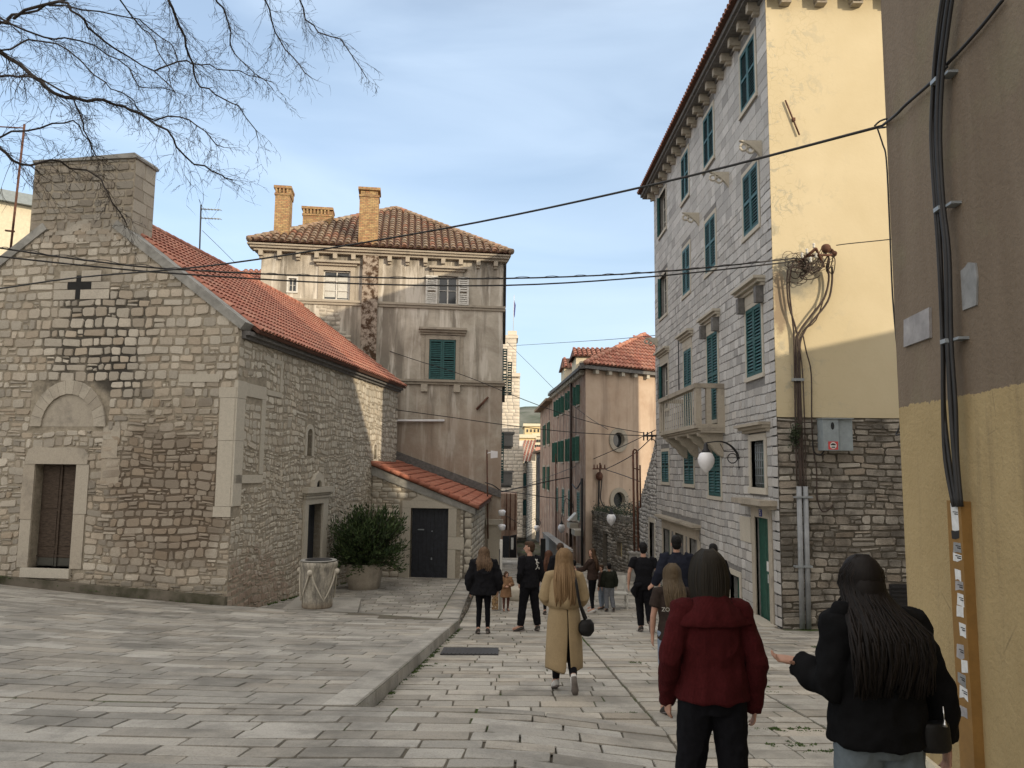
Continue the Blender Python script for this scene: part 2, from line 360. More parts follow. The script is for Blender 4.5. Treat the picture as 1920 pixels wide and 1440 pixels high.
lo = g.mix(g.ramp(n, [(.3, 0), (.7, 1)]), (.33, .245, .122), (.41, .31, .16))
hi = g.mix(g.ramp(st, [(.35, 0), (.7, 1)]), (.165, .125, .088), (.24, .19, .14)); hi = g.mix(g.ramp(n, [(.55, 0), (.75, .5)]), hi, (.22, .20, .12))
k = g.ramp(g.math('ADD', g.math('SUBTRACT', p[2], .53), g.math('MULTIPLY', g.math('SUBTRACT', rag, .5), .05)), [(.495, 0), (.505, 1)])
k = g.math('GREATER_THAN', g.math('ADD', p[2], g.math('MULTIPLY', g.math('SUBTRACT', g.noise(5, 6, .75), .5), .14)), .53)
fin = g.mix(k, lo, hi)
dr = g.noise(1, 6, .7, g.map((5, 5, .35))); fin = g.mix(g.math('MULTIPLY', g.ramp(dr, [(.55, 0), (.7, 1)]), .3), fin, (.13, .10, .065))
fin = g.mix(g.math('MULTIPLY', g.ramp(g.noise(22, 5, .75), [(.7, 0), (.73, 1)]), .5), fin, (.42, .38, .30))
fin = g.mix(g.math('MULTIPLY', g.ramp(g.vor(1.3, g.map((1, 1, .8))), [(0, .8), (.004, .4), (.007, 0)]), g.ramp(g.noise(1.6, 3, .6), [(.6, 0), (.68, .6)])), fin, (.08, .06, .04))
g.out(fin, .9, g.math('ADD', g.noise(25, 5, .65), g.noise(3, 4, .6)), .02, .55, spec=.2)
def tile_mat(name, cols, dk, bump=.5, lich=.4):
    g = G(name); t = g.tint(); c = g.ramp(t[0], [(i/(len(cols)-1), q) for i, q in enumerate(cols)]); n = g.noise(9, 6, .7)
    c = g.mix(g.ramp(n, [(.42, lich), (.6, 0)]), c, dk); c = g.mix(g.ramp(g.noise(.7, 5, .65), [(.5, 0), (.75, lich)]), c, dk); g.out(c, .85, n, .01, bump, spec=.2)
tile_mat('red_tile', [(.34, .125, .085), (.46, .18, .12), (.52, .27, .19), (.38, .14, .10), (.50, .22, .15)], (.22, .13, .10), lich=.5)
tile_mat('orange_tile', [(.33, .115, .075), (.39, .15, .095), (.43, .2, .14)], (.2, .09, .065), lich=.5)
tile_mat('old_tile', [(.27, .17, .11), (.38, .27, .19), (.30, .20, .13), (.42, .33, .24), (.40, .17, .10)], (.12, .105, .085), lich=.6)
tile_mat('roof_bed', [(.10, .05, .035), (.14, .07, .05)], (.06, .045, .04))
g = G('old_brick'); b = g.n('ShaderNodeTexBrick'); g.put(b.inputs['Vector'], g.map((1, 1, 1))); 
b.inputs['Color1'].default_value = (.46, .33, .16, 1); b.inputs['Color2'].default_value = (.36, .19, .10, 1); b.inputs['Mortar'].default_value = (.20, .155, .10, 1)
b.inputs['Scale'].default_value = 1; b.inputs['Brick Width'].default_value = .22; b.inputs['Row Height'].default_value = .075; b.inputs['Mortar Size'].default_value = .012
cx = g.n('ShaderNodeCombineXYZ'); p = g.sep(); g.put(cx.inputs[0], g.math('ADD', p[0], p[1])); g.put(cx.inputs[1], p[2]); g.put(b.inputs['Vector'], cx.outputs[0])
n = g.noise(5, 6, .7); g.out(g.mix(g.ramp(n, [(.35, .6), (.55, 0)]), b.outputs[0], (.13, .085, .05)), .95, b.outputs['Fac'], .02, -.6, spec=.1)
def plain(name, c, ro=.6, metal=0, var=.25, sc=8, spec=.4, bd=.004, **kw):
    g = G(name); n = g.noise(sc, 5, .65); g.out(g.mix(g.ramp(n, [(.3, 0), (.7, 1)]), tuple(x*(1-var) for x in c), tuple(min(1, x*(1+var)) for x in c)), ro, n, bd, .5, metal, spec, **kw)
plain('green_paint', (.02, .085, .085), .5, var=.3)
plain('green_grey_paint', (.03, .12, .09), .55)
plain('dark_green_door', (.018, .075, .055), .5, var=.35)
plain('white_paint', (.55, .54, .5), .6, var=.2)
plain('grey_wood', (.30, .30, .28), .8, var=.3)
plain('navy_wood', (.02, .023, .030), .6, var=.4)
plain('black_iron', (.018, .018, .02), .55, var=.3)
plain('rust_iron', (.10, .045, .028), .8, var=.5)
plain('cable_black', (.02, .019, .019), .55)
plain('cable_brown', (.052, .036, .029), .7, var=.4)
plain('galvanised', (.30, .33, .35), .45, .3, var=.15)
plain('grey_pipe', (.27, .285, .30), .5, var=.2, sc=4)
plain('mastic_grey', (.24, .24, .235), .8)
plain('meter_grey', (.25, .29, .31), .6, var=.15)
plain('brown_duct', (.23, .125, .035), .55, var=.15)
plain('opal_glass', (.78, .78, .80), .25, var=.03, spec=.5)
plain('concrete', (.30, .29, .27), .9, var=.3, bd=.02)
plain('lead_grey', (.14, .135, .13), .85, var=.35)
plain('coping_grey', (.26, .255, .235), .9, var=.35, sc=3, bd=.02)
plain('cream_wall', (.62, .56, .42), .9, var=.1)
plain('yellow_wall', (.62, .50, .28), .9, var=.1)
plain('grey_wall', (.27, .265, .255), .9, var=.2, sc=2)
plain('paper', (.62, .62, .60), .8, var=.15, sc=20)
plain('sticker_red', (.5, .06, .06), .6)
plain('plate_stone', (.30, .285, .28), .7, var=.3, sc=6)
plain('sign_blue', (.02, .03, .18), .4)
plain('curtain', (.5, .5, .47), .9, var=.1)
plain('door_inside', (.015, .015, .015), .9)
plain('manhole_iron', (.05, .05, .052), .6, .2, var=.4, sc=30)
plain('bark', (.045, .036, .03), .9, var=.4, sc=14, bd=.01)
g = G('window_glass'); g.out((.03, .035, .04), .06, spec=.6)
g = G('old_door_wood'); w1 = g.noise(3, 6, .7, g.map((3, 3, 14))); p = g.sep()
c = g.mix(g.ramp(w1, [(.35, 0), (.65, 1)]), (.035, .026, .02), (.095, .07, .052)); k = g.math('LESS_THAN', p[2], -2.28)
g.out(g.mix(g.math('MULTIPLY', k, .7), c, (.075, .08, .07)), .8, w1, .015, .7, spec=.2)
def leaf_mat(name, a, b):
    g = G(name); t = g.tint(); g.out(g.mix(t[0], a, b), .6, spec=.25)
g = G('patterned_cloth'); v = g.vor(14, feat='F1'); g.out(g.ramp(v, [(.2, (.5, .42, .3)), (.5, (.12, .07, .04)), (.7, (.3, .2, .1))]), .9)
g = G('well_stone'); n = g.noise(2.2, 6, .7, g.map((3, 3, .6))); n2 = g.noise(16, 5, .7); z = g.sep()[2]
c = g.mix(g.ramp(n2, [(.35, 0), (.65, 1)]), (.29, .265, .22), (.44, .41, .345)); c = g.mix(g.math('MULTIPLY', g.ramp(n, [(.45, 0), (.6, 1)]), .75), c, (.11, .105, .095)); c = g.mix(g.ramp(z, [(0, .5), (.18, 0)]), c, (.26, .18, .11)); g.out(c, .9, n2, .02, .8, spec=.15)
leaf_mat('oleander_leaf', (.022, .042, .016), (.07, .105, .035)); leaf_mat('weed_leaf', (.03, .06, .012), (.09, .14, .035)); leaf_mat('dark_leaf', (.015, .025, .012), (.05, .065, .03))
# ================================================================ GROUND
def zs(y):
    if y < -6: y = -6
    if y < 22: return -1.75-.098*y
    if y < 50: return -3.906-.062*(y-22)
    if y < 95: return -5.642-.055*(y-50)
    return -8.117-.01*min(y-95, 60)
KA = Vector((.0567, 1)).normalized()           # direction of the raised kerb
def xk(y): return -1.43+(y-8.07)*.0567
def zp(x, y):                                  # the raised forecourt on the left
    u = max(0, -x-1.1); r = .17
    if y < 7.9 or x > xk(y)+.04: r = .17*min(1, max(0, (1.6-x)/1.5))
    return -1.75-.098*max(y, -6)+r+.0053*min(u, 14)**2*min(1, max(0, (y+2)/12)) - (0 if y < 7.9 else 0)
def zt(x, y): return -3.42-.046*(y-17.2)
PEND = lambda x: 17.1+min(1.35, max(0, (-x-1.1)*.54))
def grid(name, x0, x1, y0, y1, nx, ny, zf, mat):
    mb = MB(); vs = []; X = [x0+(x1-x0)*i/nx for i in range(nx+1)]; Y = [y0+(y1-y0)*i/ny for i in range(ny+1)]
    for y in Y:
        for x in X: vs.append((x, y, zf(x, y)))
    mb.add(vs, [(j*(nx+1)+i, j*(nx+1)+i+1, (j+1)*(nx+1)+i+1, (j+1)*(nx+1)+i) for j in range(ny) for i in range(nx)], 0)
    return mb.build(name, mat)
struct(grid('ground', -900, 900, -250, 1600, 36, 74, lambda x, y: zs(y)-.35, 'earth'))
# street: joint bed and individually laid slabs
rnd = random.Random(11)
mb = MB(); vs = []; ys = [-2+i*.5 for i in range(48)]+[22+i*1.5 for i in range(60)]
for y in ys:
    for x in (-3.6 if y < 7.9 else xk(y)+.0, 1, 4, 12.5): vs.append((x if y < 17.3 or x > 0 else -1.1, y, zs(y)))
mb.add(vs, [(4*j+i, 4*j+i+1, 4*j+i+5, 4*j+i+4) for j in range(len(ys)-1) for i in range(3)], 0)
def M(s, t, h): return Vector((s, t, zs(t)+h))
def ptint(cx, cy, r): return (r.betavariate(1.2, 1.2), r.random(), r.random())
for (a, b, y0, y1, rh, wd) in ((-1.42, 1.55, 7.95, 17, (.22, .33), (.35, .85)), (1.57, 3.2, 3.0, 17, (.22, .34), (.35, .8)), (3.22, 12, 5.4, 17, (.24, .36), (.35, .85)), (-.95, 6.1, 17.0, 26, (.3, .45), (.4, 1.1)), (-.95, 6.1, 26, 50, (.5, .7), (.7, 1.6))):
    def clipk(t, a=a, b=b): return (xk(t)+.0 if a < 0 and t < 17 else a, b)
    stones(mb, M, a-.1, b, y0, y1, rh, wd, 1, clip=clipk, hh=(.006, .016), joint=.015, jit=.009, cut=.06, inset=.004, tint=ptint, flatf=True, rnd=rnd, wav=.012)
street = struct(mb.build('street', ['joint_soil', 'paving_stone']))
# forecourt and landing
mb = MB(); vs = []; X = [-34+i*.75 for i in range(46)]; ys = sorted([-2+.55*i for i in range(38) if abs(-2+.55*i-7.9) > .1]+[7.895, 7.905])
mb2 = []
for y in ys:
    for x in X+[None]:
        xe = (1.55 if y < 7.9 else xk(y)); yy = y
        xx = xe if x is None else min(x, xe)
        vs.append((xx, min(yy, PEND(xx) if xx > -6.3 else 99), zp(xx, min(yy, PEND(xx) if xx > -6.3 else 99))))
n = len(X)+1
mb.add(vs, [(n*j+i, n*j+i+1, n*j+n+i+1, n*j+n+i) for j in range(len(ys)-1) for i in range(n-1)], 0)
def Mp(s, t, h):
    x = s+.0567*(t-8.07); return Vector((x, t, zp(x, t)+h))
rp = random.Random(5)
def clp(t):
    return (-20, -1.43-.34)
stones(mb, Mp, -16, -1.77, 7.95, 16.95, (.23, .36), (.35, .85), 1, clip=lambda t: (-16+0, -1.77), hh=(.005, .013), joint=.013, jit=.008, cut=.06, inset=.004, tint=ptint, flatf=True, rnd=rp, wav=.02)
stones(mb, Mp, -16, -3.2, 16.95, 18.35, (.3, .4), (.45, 1.1), 1, clip=lambda t: (-16, -2.1-(t-17.1)*2.1), hh=(.005, .013), joint=.016, jit=.01, cut=.06, inset=.005, tint=ptint, flatf=True, rnd=rp, wav=.0)
stones(mb, Mp, -10, 1.6, 3.0, 7.9, (.22, .34), (.4, .85), 1, hh=(.005, .015), joint=.015, jit=.009, cut=.06, inset=.004, tint=ptint, flatf=True, rnd=rp, wav=.015)
# riser under the forecourt edge at the landing and at the far end
def riser(pts, mb=mb):
    for (x0, y0, z0, b0), (x1, y1, z1, b1) in zip(pts[:-1], pts[1:]): mb.add([(x0, y0, b0), (x1, y1, b1), (x1, y1, z1), (x0, y0, z0)], [(0, 1, 2, 3)], 1, (.3, .5, .5))
riser([(x, PEND(x), zp(x, PEND(x))+.01, -3.8) for x in (-6.3, -5, -3.6, -2.4, -1.0)])
forecourt = struct(mb.build('forecourt', ['joint_soil', 'plaza_stone']))
# raised kerb: long dressed stones with a worn face
kb = MB(); t = 7.95; rk = random.Random(8)
while t < 17.0:
    L = min(rk.uniform(.7, 1.5), 17.05-t); tt = (rk.uniform(.5, 1), rk.random(), 0)
    a = t+.006; b = t+L-.006; top = lambda y: zp(-1.4, y)+.018
    x0, x1 = -.345, .0
    P = []
    for y in (a, b):
        xx = xk(y); P.append([(xx+x0, y, zs(y)-.1), (xx+x1+.012, y, zs(y)-.1), (xx+x1, y, top(y)-.03), (xx+x1-.022, y, top(y)), (xx+x0, y, top(y)-.004)])
    vs = P[0]+P[1]; kb.add(vs, [(0, 1, 2, 3, 4), (9, 8, 7, 6, 5), (1, 6, 7, 2), (2, 7, 8, 3), (3, 8, 9, 4), (0, 5, 6, 1)], 0, tt)
    t += L
kerb = struct(kb.build('kerb', 'plaza_stone'))
# terrace by the lean-to
mb = MB(); ys = [17.0+i for i in range(13)]
mb.add([(x, y, zt(x, y)-.002) for y in ys for x in (-6.6, -1.0)], [(2*i, 2*i+1, 2*i+3, 2*i+2) for i in range(12)], 0)
def Mt(s, t, h): return Vector((s, t, zt(s, t)+h))
stones(mb, Mt, -6.5, -1.5, 17.1, 28.6, (.22, .34), (.3, .75), 1, hh=(.004, .012), joint=.02, jit=.012, cut=.1, inset=.005, tint=ptint, flatf=True, rnd=rp, wav=.015)
stones(mb, Mt, -1.48, -1.0, 17.2, 28.0, (.7, 1.3), (.48, .5), 2, hh=(.012, .018), joint=.01, jit=.004, cut=.04, inset=.005, tint=lambda a, b, r: (r.uniform(.3, .8), r.random(), 0), rnd=rp)
terrace = struct(mb.build('terrace', ['joint_soil', 'plaza_stone', 'plaza_stone']))
# rough retaining wall below the terrace edge
wl = MB(); fr = Fr((-1.0, 17.2), (0, 1)); rr = random.Random(4)
fr.prism(wl, [(0, -3.6), (10.8, -4.9), (10.8, zt(0, 28)-.01), (0, zt(0, 17.2)-.01)], -.3, -.01, 0)
stones(wl, fr.p, 0.2, 10.8, -4.6, -3.45, (.1, .16), (.12, .3), 1, clip=None, tint=None, rnd=rr, hh=(.01, .04))
wl.v = [(x, y, min(z, zt(0, y)-.015)) for x, y, z in wl.v]
tag(wl.build('retaining_wall', ['rough_mortar', 'rough_stone']), 'low rough stone wall holding the terrace edge beside the street', 'wall')
# moss and weeds in joints: tufts
def tuft(mb, x, y, z, r, n, h, rnd):
    for _ in range(n):
        a = rnd.uniform(0, 6.28); d = rnd.random()**.6*r; q = Vector((x+d*math.cos(a), y+d*math.sin(a), z)); b = rnd.uniform(0, 6.28); hh = h*rnd.uniform(.4, 1); wd = .008+h*.08
        t = Vector((math.cos(b), math.sin(b), 0)); s = Vector((-t.y, t.x, 0))*wd
        mb.add([q-s, q+s, q+t*hh*.5+Vector((0, 0, hh))], [(0, 1, 2)], 0, (rnd.random(), 0, 0))
mb = MB(); rg = random.Random(6)
for i in range(90):
    y = rg.uniform(8.2, 17); tuft(mb, xk(y)+.02+abs(rg.gauss(0, .02)), y, zs(y), .05, 26, .03, rg)
for (px, py, r) in ((1480, 1372, .22), (1440, 1370, .1), (1495, 1400, .12), (1415, 1290, .12), (1600, 1195, .2), (1570, 1205, .15), (1560, 1170, .2), (1550, 1410, .12), (1425, 1300, .1), (1360, 1180, .15), (1185, 1245, .1), (700, 1247, .2), (780, 1250, .15), (1540, 1215, .15), (1640, 1350, .15), (1690, 1420, .15), (1188, 1340, .1)):
    r_ = ray(px, py); k = .098; tq = -1.75/(r_.z+k); q = r_*tq; 
    for _ in range(int(14*r/.1)): tuft(mb, q.x+rg.gauss(0, r), q.y+rg.gauss(0, r*.35), zs(q.y)+.004, .03, 14, .018, rg)
for y in [2.5+i*.06 for i in range(62)]: tuft(mb, 3.2-.0877*(6.2-y)-.04+rg.gauss(0, .012), y, zs(y)+.005, .04, 16, .03, rg)
for i in range(60): 
    x = rg.uniform(-12.5, -6.6); tuft(mb, x, 18.36-.15*(x+6.4)-.06, zp(x, 18.3)+.0, .06, 14, .04, rg)
for i in range(50): y = rg.uniform(18, 27.5); tuft(mb, -6.41+.1517*(y-18.39)+.05, y, zt(0, y), .06, 20, .07, rg)
w_ = mb.build('weeds', 'weed_leaf'); w_['kind'] = 'stuff'; w_['label'] = 'moss and small weeds growing in the paving joints'; w_['category'] = 'weeds'
# drain cover
c0 = ray(883, 1223); c0 = c0*(-1.75/(c0.z+.098))
mb = MB(); X0, X1 = c0.x-.48, c0.x+.46; Y0, Y1 = c0.y-.42, c0.y+.40
mb.hexa([(X0, Y0, zs(Y0)), (X1, Y0, zs(Y0)), (X1, Y1, zs(Y1)), (X0, Y1, zs(Y1)), (X0, Y0, zs(Y0)+.03), (X1, Y0, zs(Y0)+.03), (X1, Y1, zs(Y1)+.03), (X0, Y1, zs(Y1)+.03)])
for i in range(14):
    x = X0+.05+i*(X1-X0-.1)/13; mb.hexa([(x-.012, Y0+.04, zs(Y0+.04)+.02), (x+.012, Y0+.04, zs(Y0+.04)+.02), (x+.012, Y1-.04, zs(Y1-.04)+.02), (x-.012, Y1-.04, zs(Y1-.04)+.02), (x-.012, Y0+.04, zs(Y0+.04)+.036), (x+.012, Y0+.04, zs(Y0+.04)+.036), (x+.012, Y1-.04, zs(Y1-.04)+.036), (x-.012, Y1-.04, zs(Y1-.04)+.036)])
tag(mb.build('drain_cover', 'manhole_iron'), 'dark iron drain cover set in the pale street paving', 'drain cover')
# ================================================================ CHAPEL
CO = (-6.41, 18.39); cu = Vector((.15003, .98868)); cw = Vector((.98868, -.15003))
chapel = thing('stone_chapel', 'old rubble stone chapel with a bell gable and red tile roof on the left', 'chapel', (-8, 22, -3.4))
FF = Fr(CO, cw); FS = Fr(CO, cu)                # front (s<0), side (s>0)
EZ = 3.42; PK = 6.72; HW = 4.43; LEN = 13.35
def gab(z):
    if z <= EZ: return (-2*HW, 0)
    k = (z-EZ)/(PK-EZ)*HW; return (-2*HW+k, -k)
doorF = (-5.16, -4.05, -2.5, 0.0); tymp = (-5.36+.28, -3.37-.28, .9, 1.83)
holesF = [doorF]
mb = MB()
panel(mb, FF, -2*HW, 0, -4.0, EZ, holesF, .35)
mb.add([FF.p(-2*HW, EZ), FF.p(0, EZ), FF.p(-HW, PK)], [(0, 1, 2)], 0)
lintel = (-5.45, -3.78, 0.0, .42); jl = (-5.46, -5.16, -2.55, 0); jr = (-4.05, -3.72, -2.55, 0)
archb = (-5.42, -3.31, .88, 2.02); crossb = (-5.05, -3.5, 4.1, 4.85)
quo = (-.42, 0.02, -1.0, 1.9)
rf = random.Random(21)
def tintF(cx, cz, r):
    return (min(1, max(0, r.gauss(.5, .24)+(.12 if cz > 1.8 else -.05))), r.random(), 0)
blk = [doorF, lintel, jl, jr, archb, crossb, quo, (-2*HW, 0, -4, -3.02)]
stones(mb, FF.p, -2*HW, 0, -3.05, 1.2, (.13, .24), (.14, .4), 1, blk, clip=gab, hh=(.008, .034), joint=.026, jit=.024, cut=.2, inset=.012, tint=tintF, rnd=rf, wav=.03, split=.3, rotj=.06, sm=False)
stones(mb, FF.p, -2*HW, 0, 1.2, PK-.12, (.17, .28), (.16, .42), 1, blk, clip=gab, hh=(.01, .034), joint=.038, jit=.022, cut=.17, inset=.013, tint=tintF, rnd=rf, wav=.012, split=.1, rotj=.05, sm=False)
mb.build('wall', ['chapel_front_mortar', 'chapel_front_stone'], chapel)['label'] = 'rubble stone front wall with blackened joints'
# cross slit, arch, door case
mb = MB()
# stones round the cross, with a dark cross-shaped opening
for (a, b, c, d) in ((-5.05, -4.43, 4.1, 4.36), (-4.31, -3.5, 4.1, 4.36), (-4.9, -4.43, 4.55, 4.85), (-4.31, -3.75, 4.55, 4.85), (-5.05, -4.66, 4.36, 4.55), (-4.02, -3.5, 4.36, 4.55)):
    FF.box(mb, a+.012, b-.012, c+.01, d-.01, -.05, .016, 0, (rf.uniform(.5, 1), .3, 0))
cr_ = mb.build('cross_surround', 'chapel_front_stone', chapel)
mb = MB(); FF.box(mb, -4.66, -4.02, 4.36, 4.55, -.1, .012); FF.box(mb, -4.43, -4.31, 4.12, 4.36, -.1, .012); FF.box(mb, -4.43, -4.31, 4.55, 4.72, -.1, .012); mb.build('cross_opening', 'door_inside', cr_)
mb = MB(); cx, cz = -4.365, .92; ro, ri = 1.02, .72
for i in range(13):
    a0 = math.pi*i/13+.004; a1 = math.pi*(i+1)/13-.004; tt = (rf.random(), rf.random()*.6, 0)
    P = [(cx+r_*math.cos(a), cz+r_*math.sin(a)*1.12) for r_, a in ((ri, a0), (ro, a0), (ro, a1), (ri, a1))]
    FF.prism(mb, [P[0], P[1], P[2], P[3]], -.05, .06, 0, tt)
ar = mb.build('arch', 'old_trim_stone', chapel)
mb = MB(); P = [(cx+ri*math.cos(math.pi*i/14), cz+ri*math.sin(math.pi*i/14)*1.12) for i in range(15)]; FF.prism(mb, P, -.02, .006); mb.build('tympanum', 'plinth_tympanum' if 'plinth_tympanum' in MAT else 'old_trim_stone', ar)
mb = MB()
for (a, b, c, d, hh) in ((-5.46, -5.17, -2.5, -1.35, .03), (-5.48, -5.17, -1.35, .0, .035), (-4.05, -3.74, -2.5, -1.2, .03), (-4.05, -3.71, -1.2, 0, .035), (-3.42, -3.0, .15, .6, .03), (-3.4, -2.95, .6, .95, .03), (-3.4, -2.92, -.5, .15, .02)):
    FF.box(mb, a, b, c+.006, d-.006, -.1, hh, 0, (rf.uniform(.3, .9), rf.random(), 0))
FF.prism(mb, [(-5.42, 0.0), (-3.76, 0.0), (-3.74, .22), (-3.86, .38), (-4.3, .42), (-4.7, .40), (-5.2, .43), (-5.36, .36), (-5.44, .1)], -.1, .05, 0, (.7, .6, 0))
mb.build('door_surround', 'old_trim_stone', chapel)
mb = MB(); FF.box(mb, -5.3, -4.0, -2.72, -2.5, -.3, .1, 0, (.9, .2, 0)); mb.build('doorstep', 'dressed_stone', chapel)
mb = MB()
for (a, b) in ((-5.14, -4.62), (-4.60, -4.07)):
    FF.box(mb, a, b, -2.48, -.01, -.3, -.24)
    for c, d in ((-2.46, -2.1), (-2.0, -1.15), (-1.08, -.06)): FF.box(mb, a+.06, b-.06, c, d, -.24, -.225)
FF.box(mb, -4.635, -4.585, -2.48, -.02, -.24, -.2)
FF.box(mb, -5.14, -4.07, -2.26, -2.22, -.24, -.21)
mb.build('door', 'old_door_wood', chapel)['label'] = 'weathered brown double door'
# plinth
mb = MB(); FF.prism(mb, [(-2*HW, -4), (.02, -4), (.02, -3.02), (-1.2, -2.95), (-3.4, -2.84), (-5.5, -2.72), (-2*HW, -2.6)], .0, .13); mb.build('plinth', 'plinth_render', chapel)
# side wall
sdoor = (4.43, 5.57, -3.7, -1.1); sl1 = (4.25, 4.62, .32, 1.12); sl2 = (10.4, 10.75, .3, .85); GDR = (10.3, LEN, -4.5, -.2)
mb = MB(); panel(mb, FS, 0, LEN, -4.4, EZ, [sdoor, sl1, sl2], .5)
def tintS(cx, cz, r): return (min(1, max(0, r.gauss(.55, .25))), r.random(), 0)
blkS = [sdoor, sl1, sl2, (4.15, 6.0, -3.7, -.5), (-.02, .42, -1.1, 2.1), (.42, 1.5, 1.62, 2.05), (1.28, 1.5, -.21, 1.7), (0, 1.5, -.42, -.2), (4.1, 4.8, .2, 1.42)]
stones(mb, FS.p, 0, LEN, -4.1, .4, (.12, .21), (.1, .27), 1, blkS, hh=(.005, .022), joint=.034, jit=.028, cut=.24, inset=.01, tint=tintS, rnd=rf, wav=.05, split=.3, rotj=.12, sm=False)
stones(mb, FS.p, 0, LEN, .4, EZ-.1, (.15, .27), (.12, .32), 1, blkS, hh=(.005, .022), joint=.042, jit=.028, cut=.22, inset=.01, tint=tintS, rnd=rf, wav=.04, split=.22, rotj=.1, sm=False)
mb.build('wall', ['chapel_side_mortar', 'chapel_side_stone'], chapel)['label'] = 'long pale rubble side wall'
mb = MB()
for (a, b, c, d, hh) in ((-.02, .40, -.95, .6, .03), (-.02, .40, .6, 1.62, .03), (-.02, .42, 1.62, 2.05, .035), (.42, 1.5, 1.70, 2.03, .03), (1.28, 1.5, -.2, .8, .03), (1.28, 1.5, .8, 1.7, .03), (0, 1.5, -.42, -.21, .03),
        (1.25, 2.42, 2.72, 2.84, .025), (2.3, 2.42, 1.98, 2.72, .025), (1.55, 2.42, 1.84, 1.98, .025)):
    FS.box(mb, a, b, c+.004, d-.004, -.05, hh, 0, (rf.uniform(.4, 1), rf.random()*.5, 0))
for (a, b, c, d) in ((-.40, -.02, -.95, .6), (-.40, -.02, .6, 1.62), (-.44, 0.0, 1.62, 1.88), (-.44, 0, -1.2, -.95), (-1.5, -.45, 2.0, 2.2)):
    FF.box(mb, a, b, c+.004, d-.004, -.05, .035, 0, (rf.uniform(.3, .8), .6, 0))
mb.build('corner_trim', 'dressed_stone', chapel)['label'] = 'pale dressed stone pilaster and frames at the corner'
def arched(fr, s0, s1, z0, z1, wd, name, mat, back, par, depth=.4, hh=.03):
    mb = MB(); c = (s0+s1)/2; r_ = (s1-s0)/2; zt_ = z1-r_
    fr.box(mb, s0-wd, s0, z0, zt_, -.05, hh, 0, (.8, .2, 0)); fr.box(mb, s1, s1+wd, z0, zt_, -.05, hh, 0, (.7, .2, 0))
    for i in range(8):
        a0, a1 = math.pi*i/8, math.pi*(i+1)/8
        fr.prism(mb, [(c+q*math.cos(a), zt_+q*math.sin(a)) for q, a in ((r_, a0), (r_+wd, a0), (r_+wd, a1), (r_, a1))], -.05, hh, 0, (.75, .2, 0))
    # spandrels fill the square opening above the arch
    for sg in (-1, 1):
        P = [(c+sg*r_, zt_)]+[(c+sg*r_*math.cos(a*math.pi/12), zt_+r_*math.sin(a*math.pi/12)) for a in range(1, 7)]+[(c+sg*r_, z1)]
        if (sg < 0) == (not fr.flip): P = P[::-1] if False else P
        fr.prism(mb, P if sg > 0 else P[::-1], -.2, -.005, 0, (.6, .3, 0))
    o = mb.build(name, mat, par); b_ = MB(); fr.box(b_, s0-.02, s1+.02, z0-.02, z1+.02, -depth-.05, -depth); b_.build('pane', back, o); return o
arched(FS, 4.25, 4.62, .32, 1.12, .13, 'window', 'dressed_stone', 'rough_mortar', chapel)['label'] = 'narrow round-headed window in the middle of the side wall'
arched(FS, 10.4, 10.75, .3, .85, .06, 'window', 'dressed_stone', 'door_inside', chapel)['label'] = 'tiny round-headed window near the far end'
mb = MB()
FS.box(mb, 4.18, 4.43, -3.7, -1.1, -.3, .07, 0, (.6, .4, 0)); FS.box(mb, 5.57, 5.95, -3.7, -1.1, -.3, .07, 0, (.8, .4, 0)); FS.box(mb, 4.18, 5.95, -1.1, -.76, -.3, .075, 0, (.7, .3, 0))
FS.box(mb, 4.14, 6.0, -.92, -.86, .05, .11, 0, (.7, .3, 0)); FS.box(mb, 4.05, 6.1, -.76, -.6, -.1, .2, 0, (.6, .3, 0)); FS.box(mb, 4.12, 6.03, -.84, -.76, 0, .13, 0, (.6, .3, 0))
for i in range(6):
    a0, a1 = math.pi*i/6, math.pi*(i+1)/6
    FS.prism(mb, [(5.05+q*math.cos(a), -.59+q*math.sin(a)) for q, a in ((.2, a0), (.42, a0), (.42, a1), (.2, a1))], -.02, .12, 0, (.8, .3, 0))
ds = mb.build('door_surround', 'dressed_stone', chapel)
mb = MB(); FS.box(mb, 4.85, 5.25, -.595, -.42, .0, .035); mb.build('lunette', 'door_inside', ds)
def plank_door(fr, s0, s1, z0, z1, h, mat, par, n=6, label=None, gap=.008):
    mb = MB(); w = (s1-s0)/n
    for i in range(n): fr.box(mb, s0+i*w+gap/2, s0+(i+1)*w-gap/2, z0, z1, h-.05, h+.004*(i % 2))
    fr.box(mb, s0, s1, z0, z1, h-.06, h-.012)
    o = mb.build('door', mat, par)
    if label: o['label'] = label
    return o
plank_door(FS, 4.43, 5.57, -3.7, -1.1, -.22, 'navy_wood', chapel, 6, 'dark navy plank side door')
# rake copings, belfry, roof
cd = Vector((HW, EZ-PK)).normalized()
for sg in (1, -1):
    mb = MB()
    def cp(k, up_): s_ = -HW+sg*(k*cd.x); return (s_+sg*up_*(-cd.y), PK+k*cd.y+up_*cd.x)
    L = math.hypot(HW, PK-EZ)+.12
    for k in range(6):
        k0 = 1.2+(L-1.2)*k/6; k1 = 1.2+(L-1.2)*(k+1)/6-.003
        Q = [cp(k0, -.09), cp(k1, -.09), cp(k1, .12), cp(k0, .12)]
        FF.prism(mb, Q if sg > 0 else Q[::-1], -.42, .07, 0, (rf.random(), .2, 0))
    mb.build('coping', 'coping_grey', chapel)
bel = MB(); B0, B1, BZ = -5.86, -3.04, 7.72; BD = .86
FF.box(bel, B0, B1, 5.2, BZ, -BD, .0, 0)
stones(bel, FF.p, B0, B1, 5.55, BZ, (.15, .25), (.18, .42), 1, hh=(.01, .035), joint=.036, jit=.02, cut=.18, inset=.013, rotj=.05, sm=False, tint=tintF, rnd=rf)
FB = Fr(FF.p(B1, 0).xy, cu)
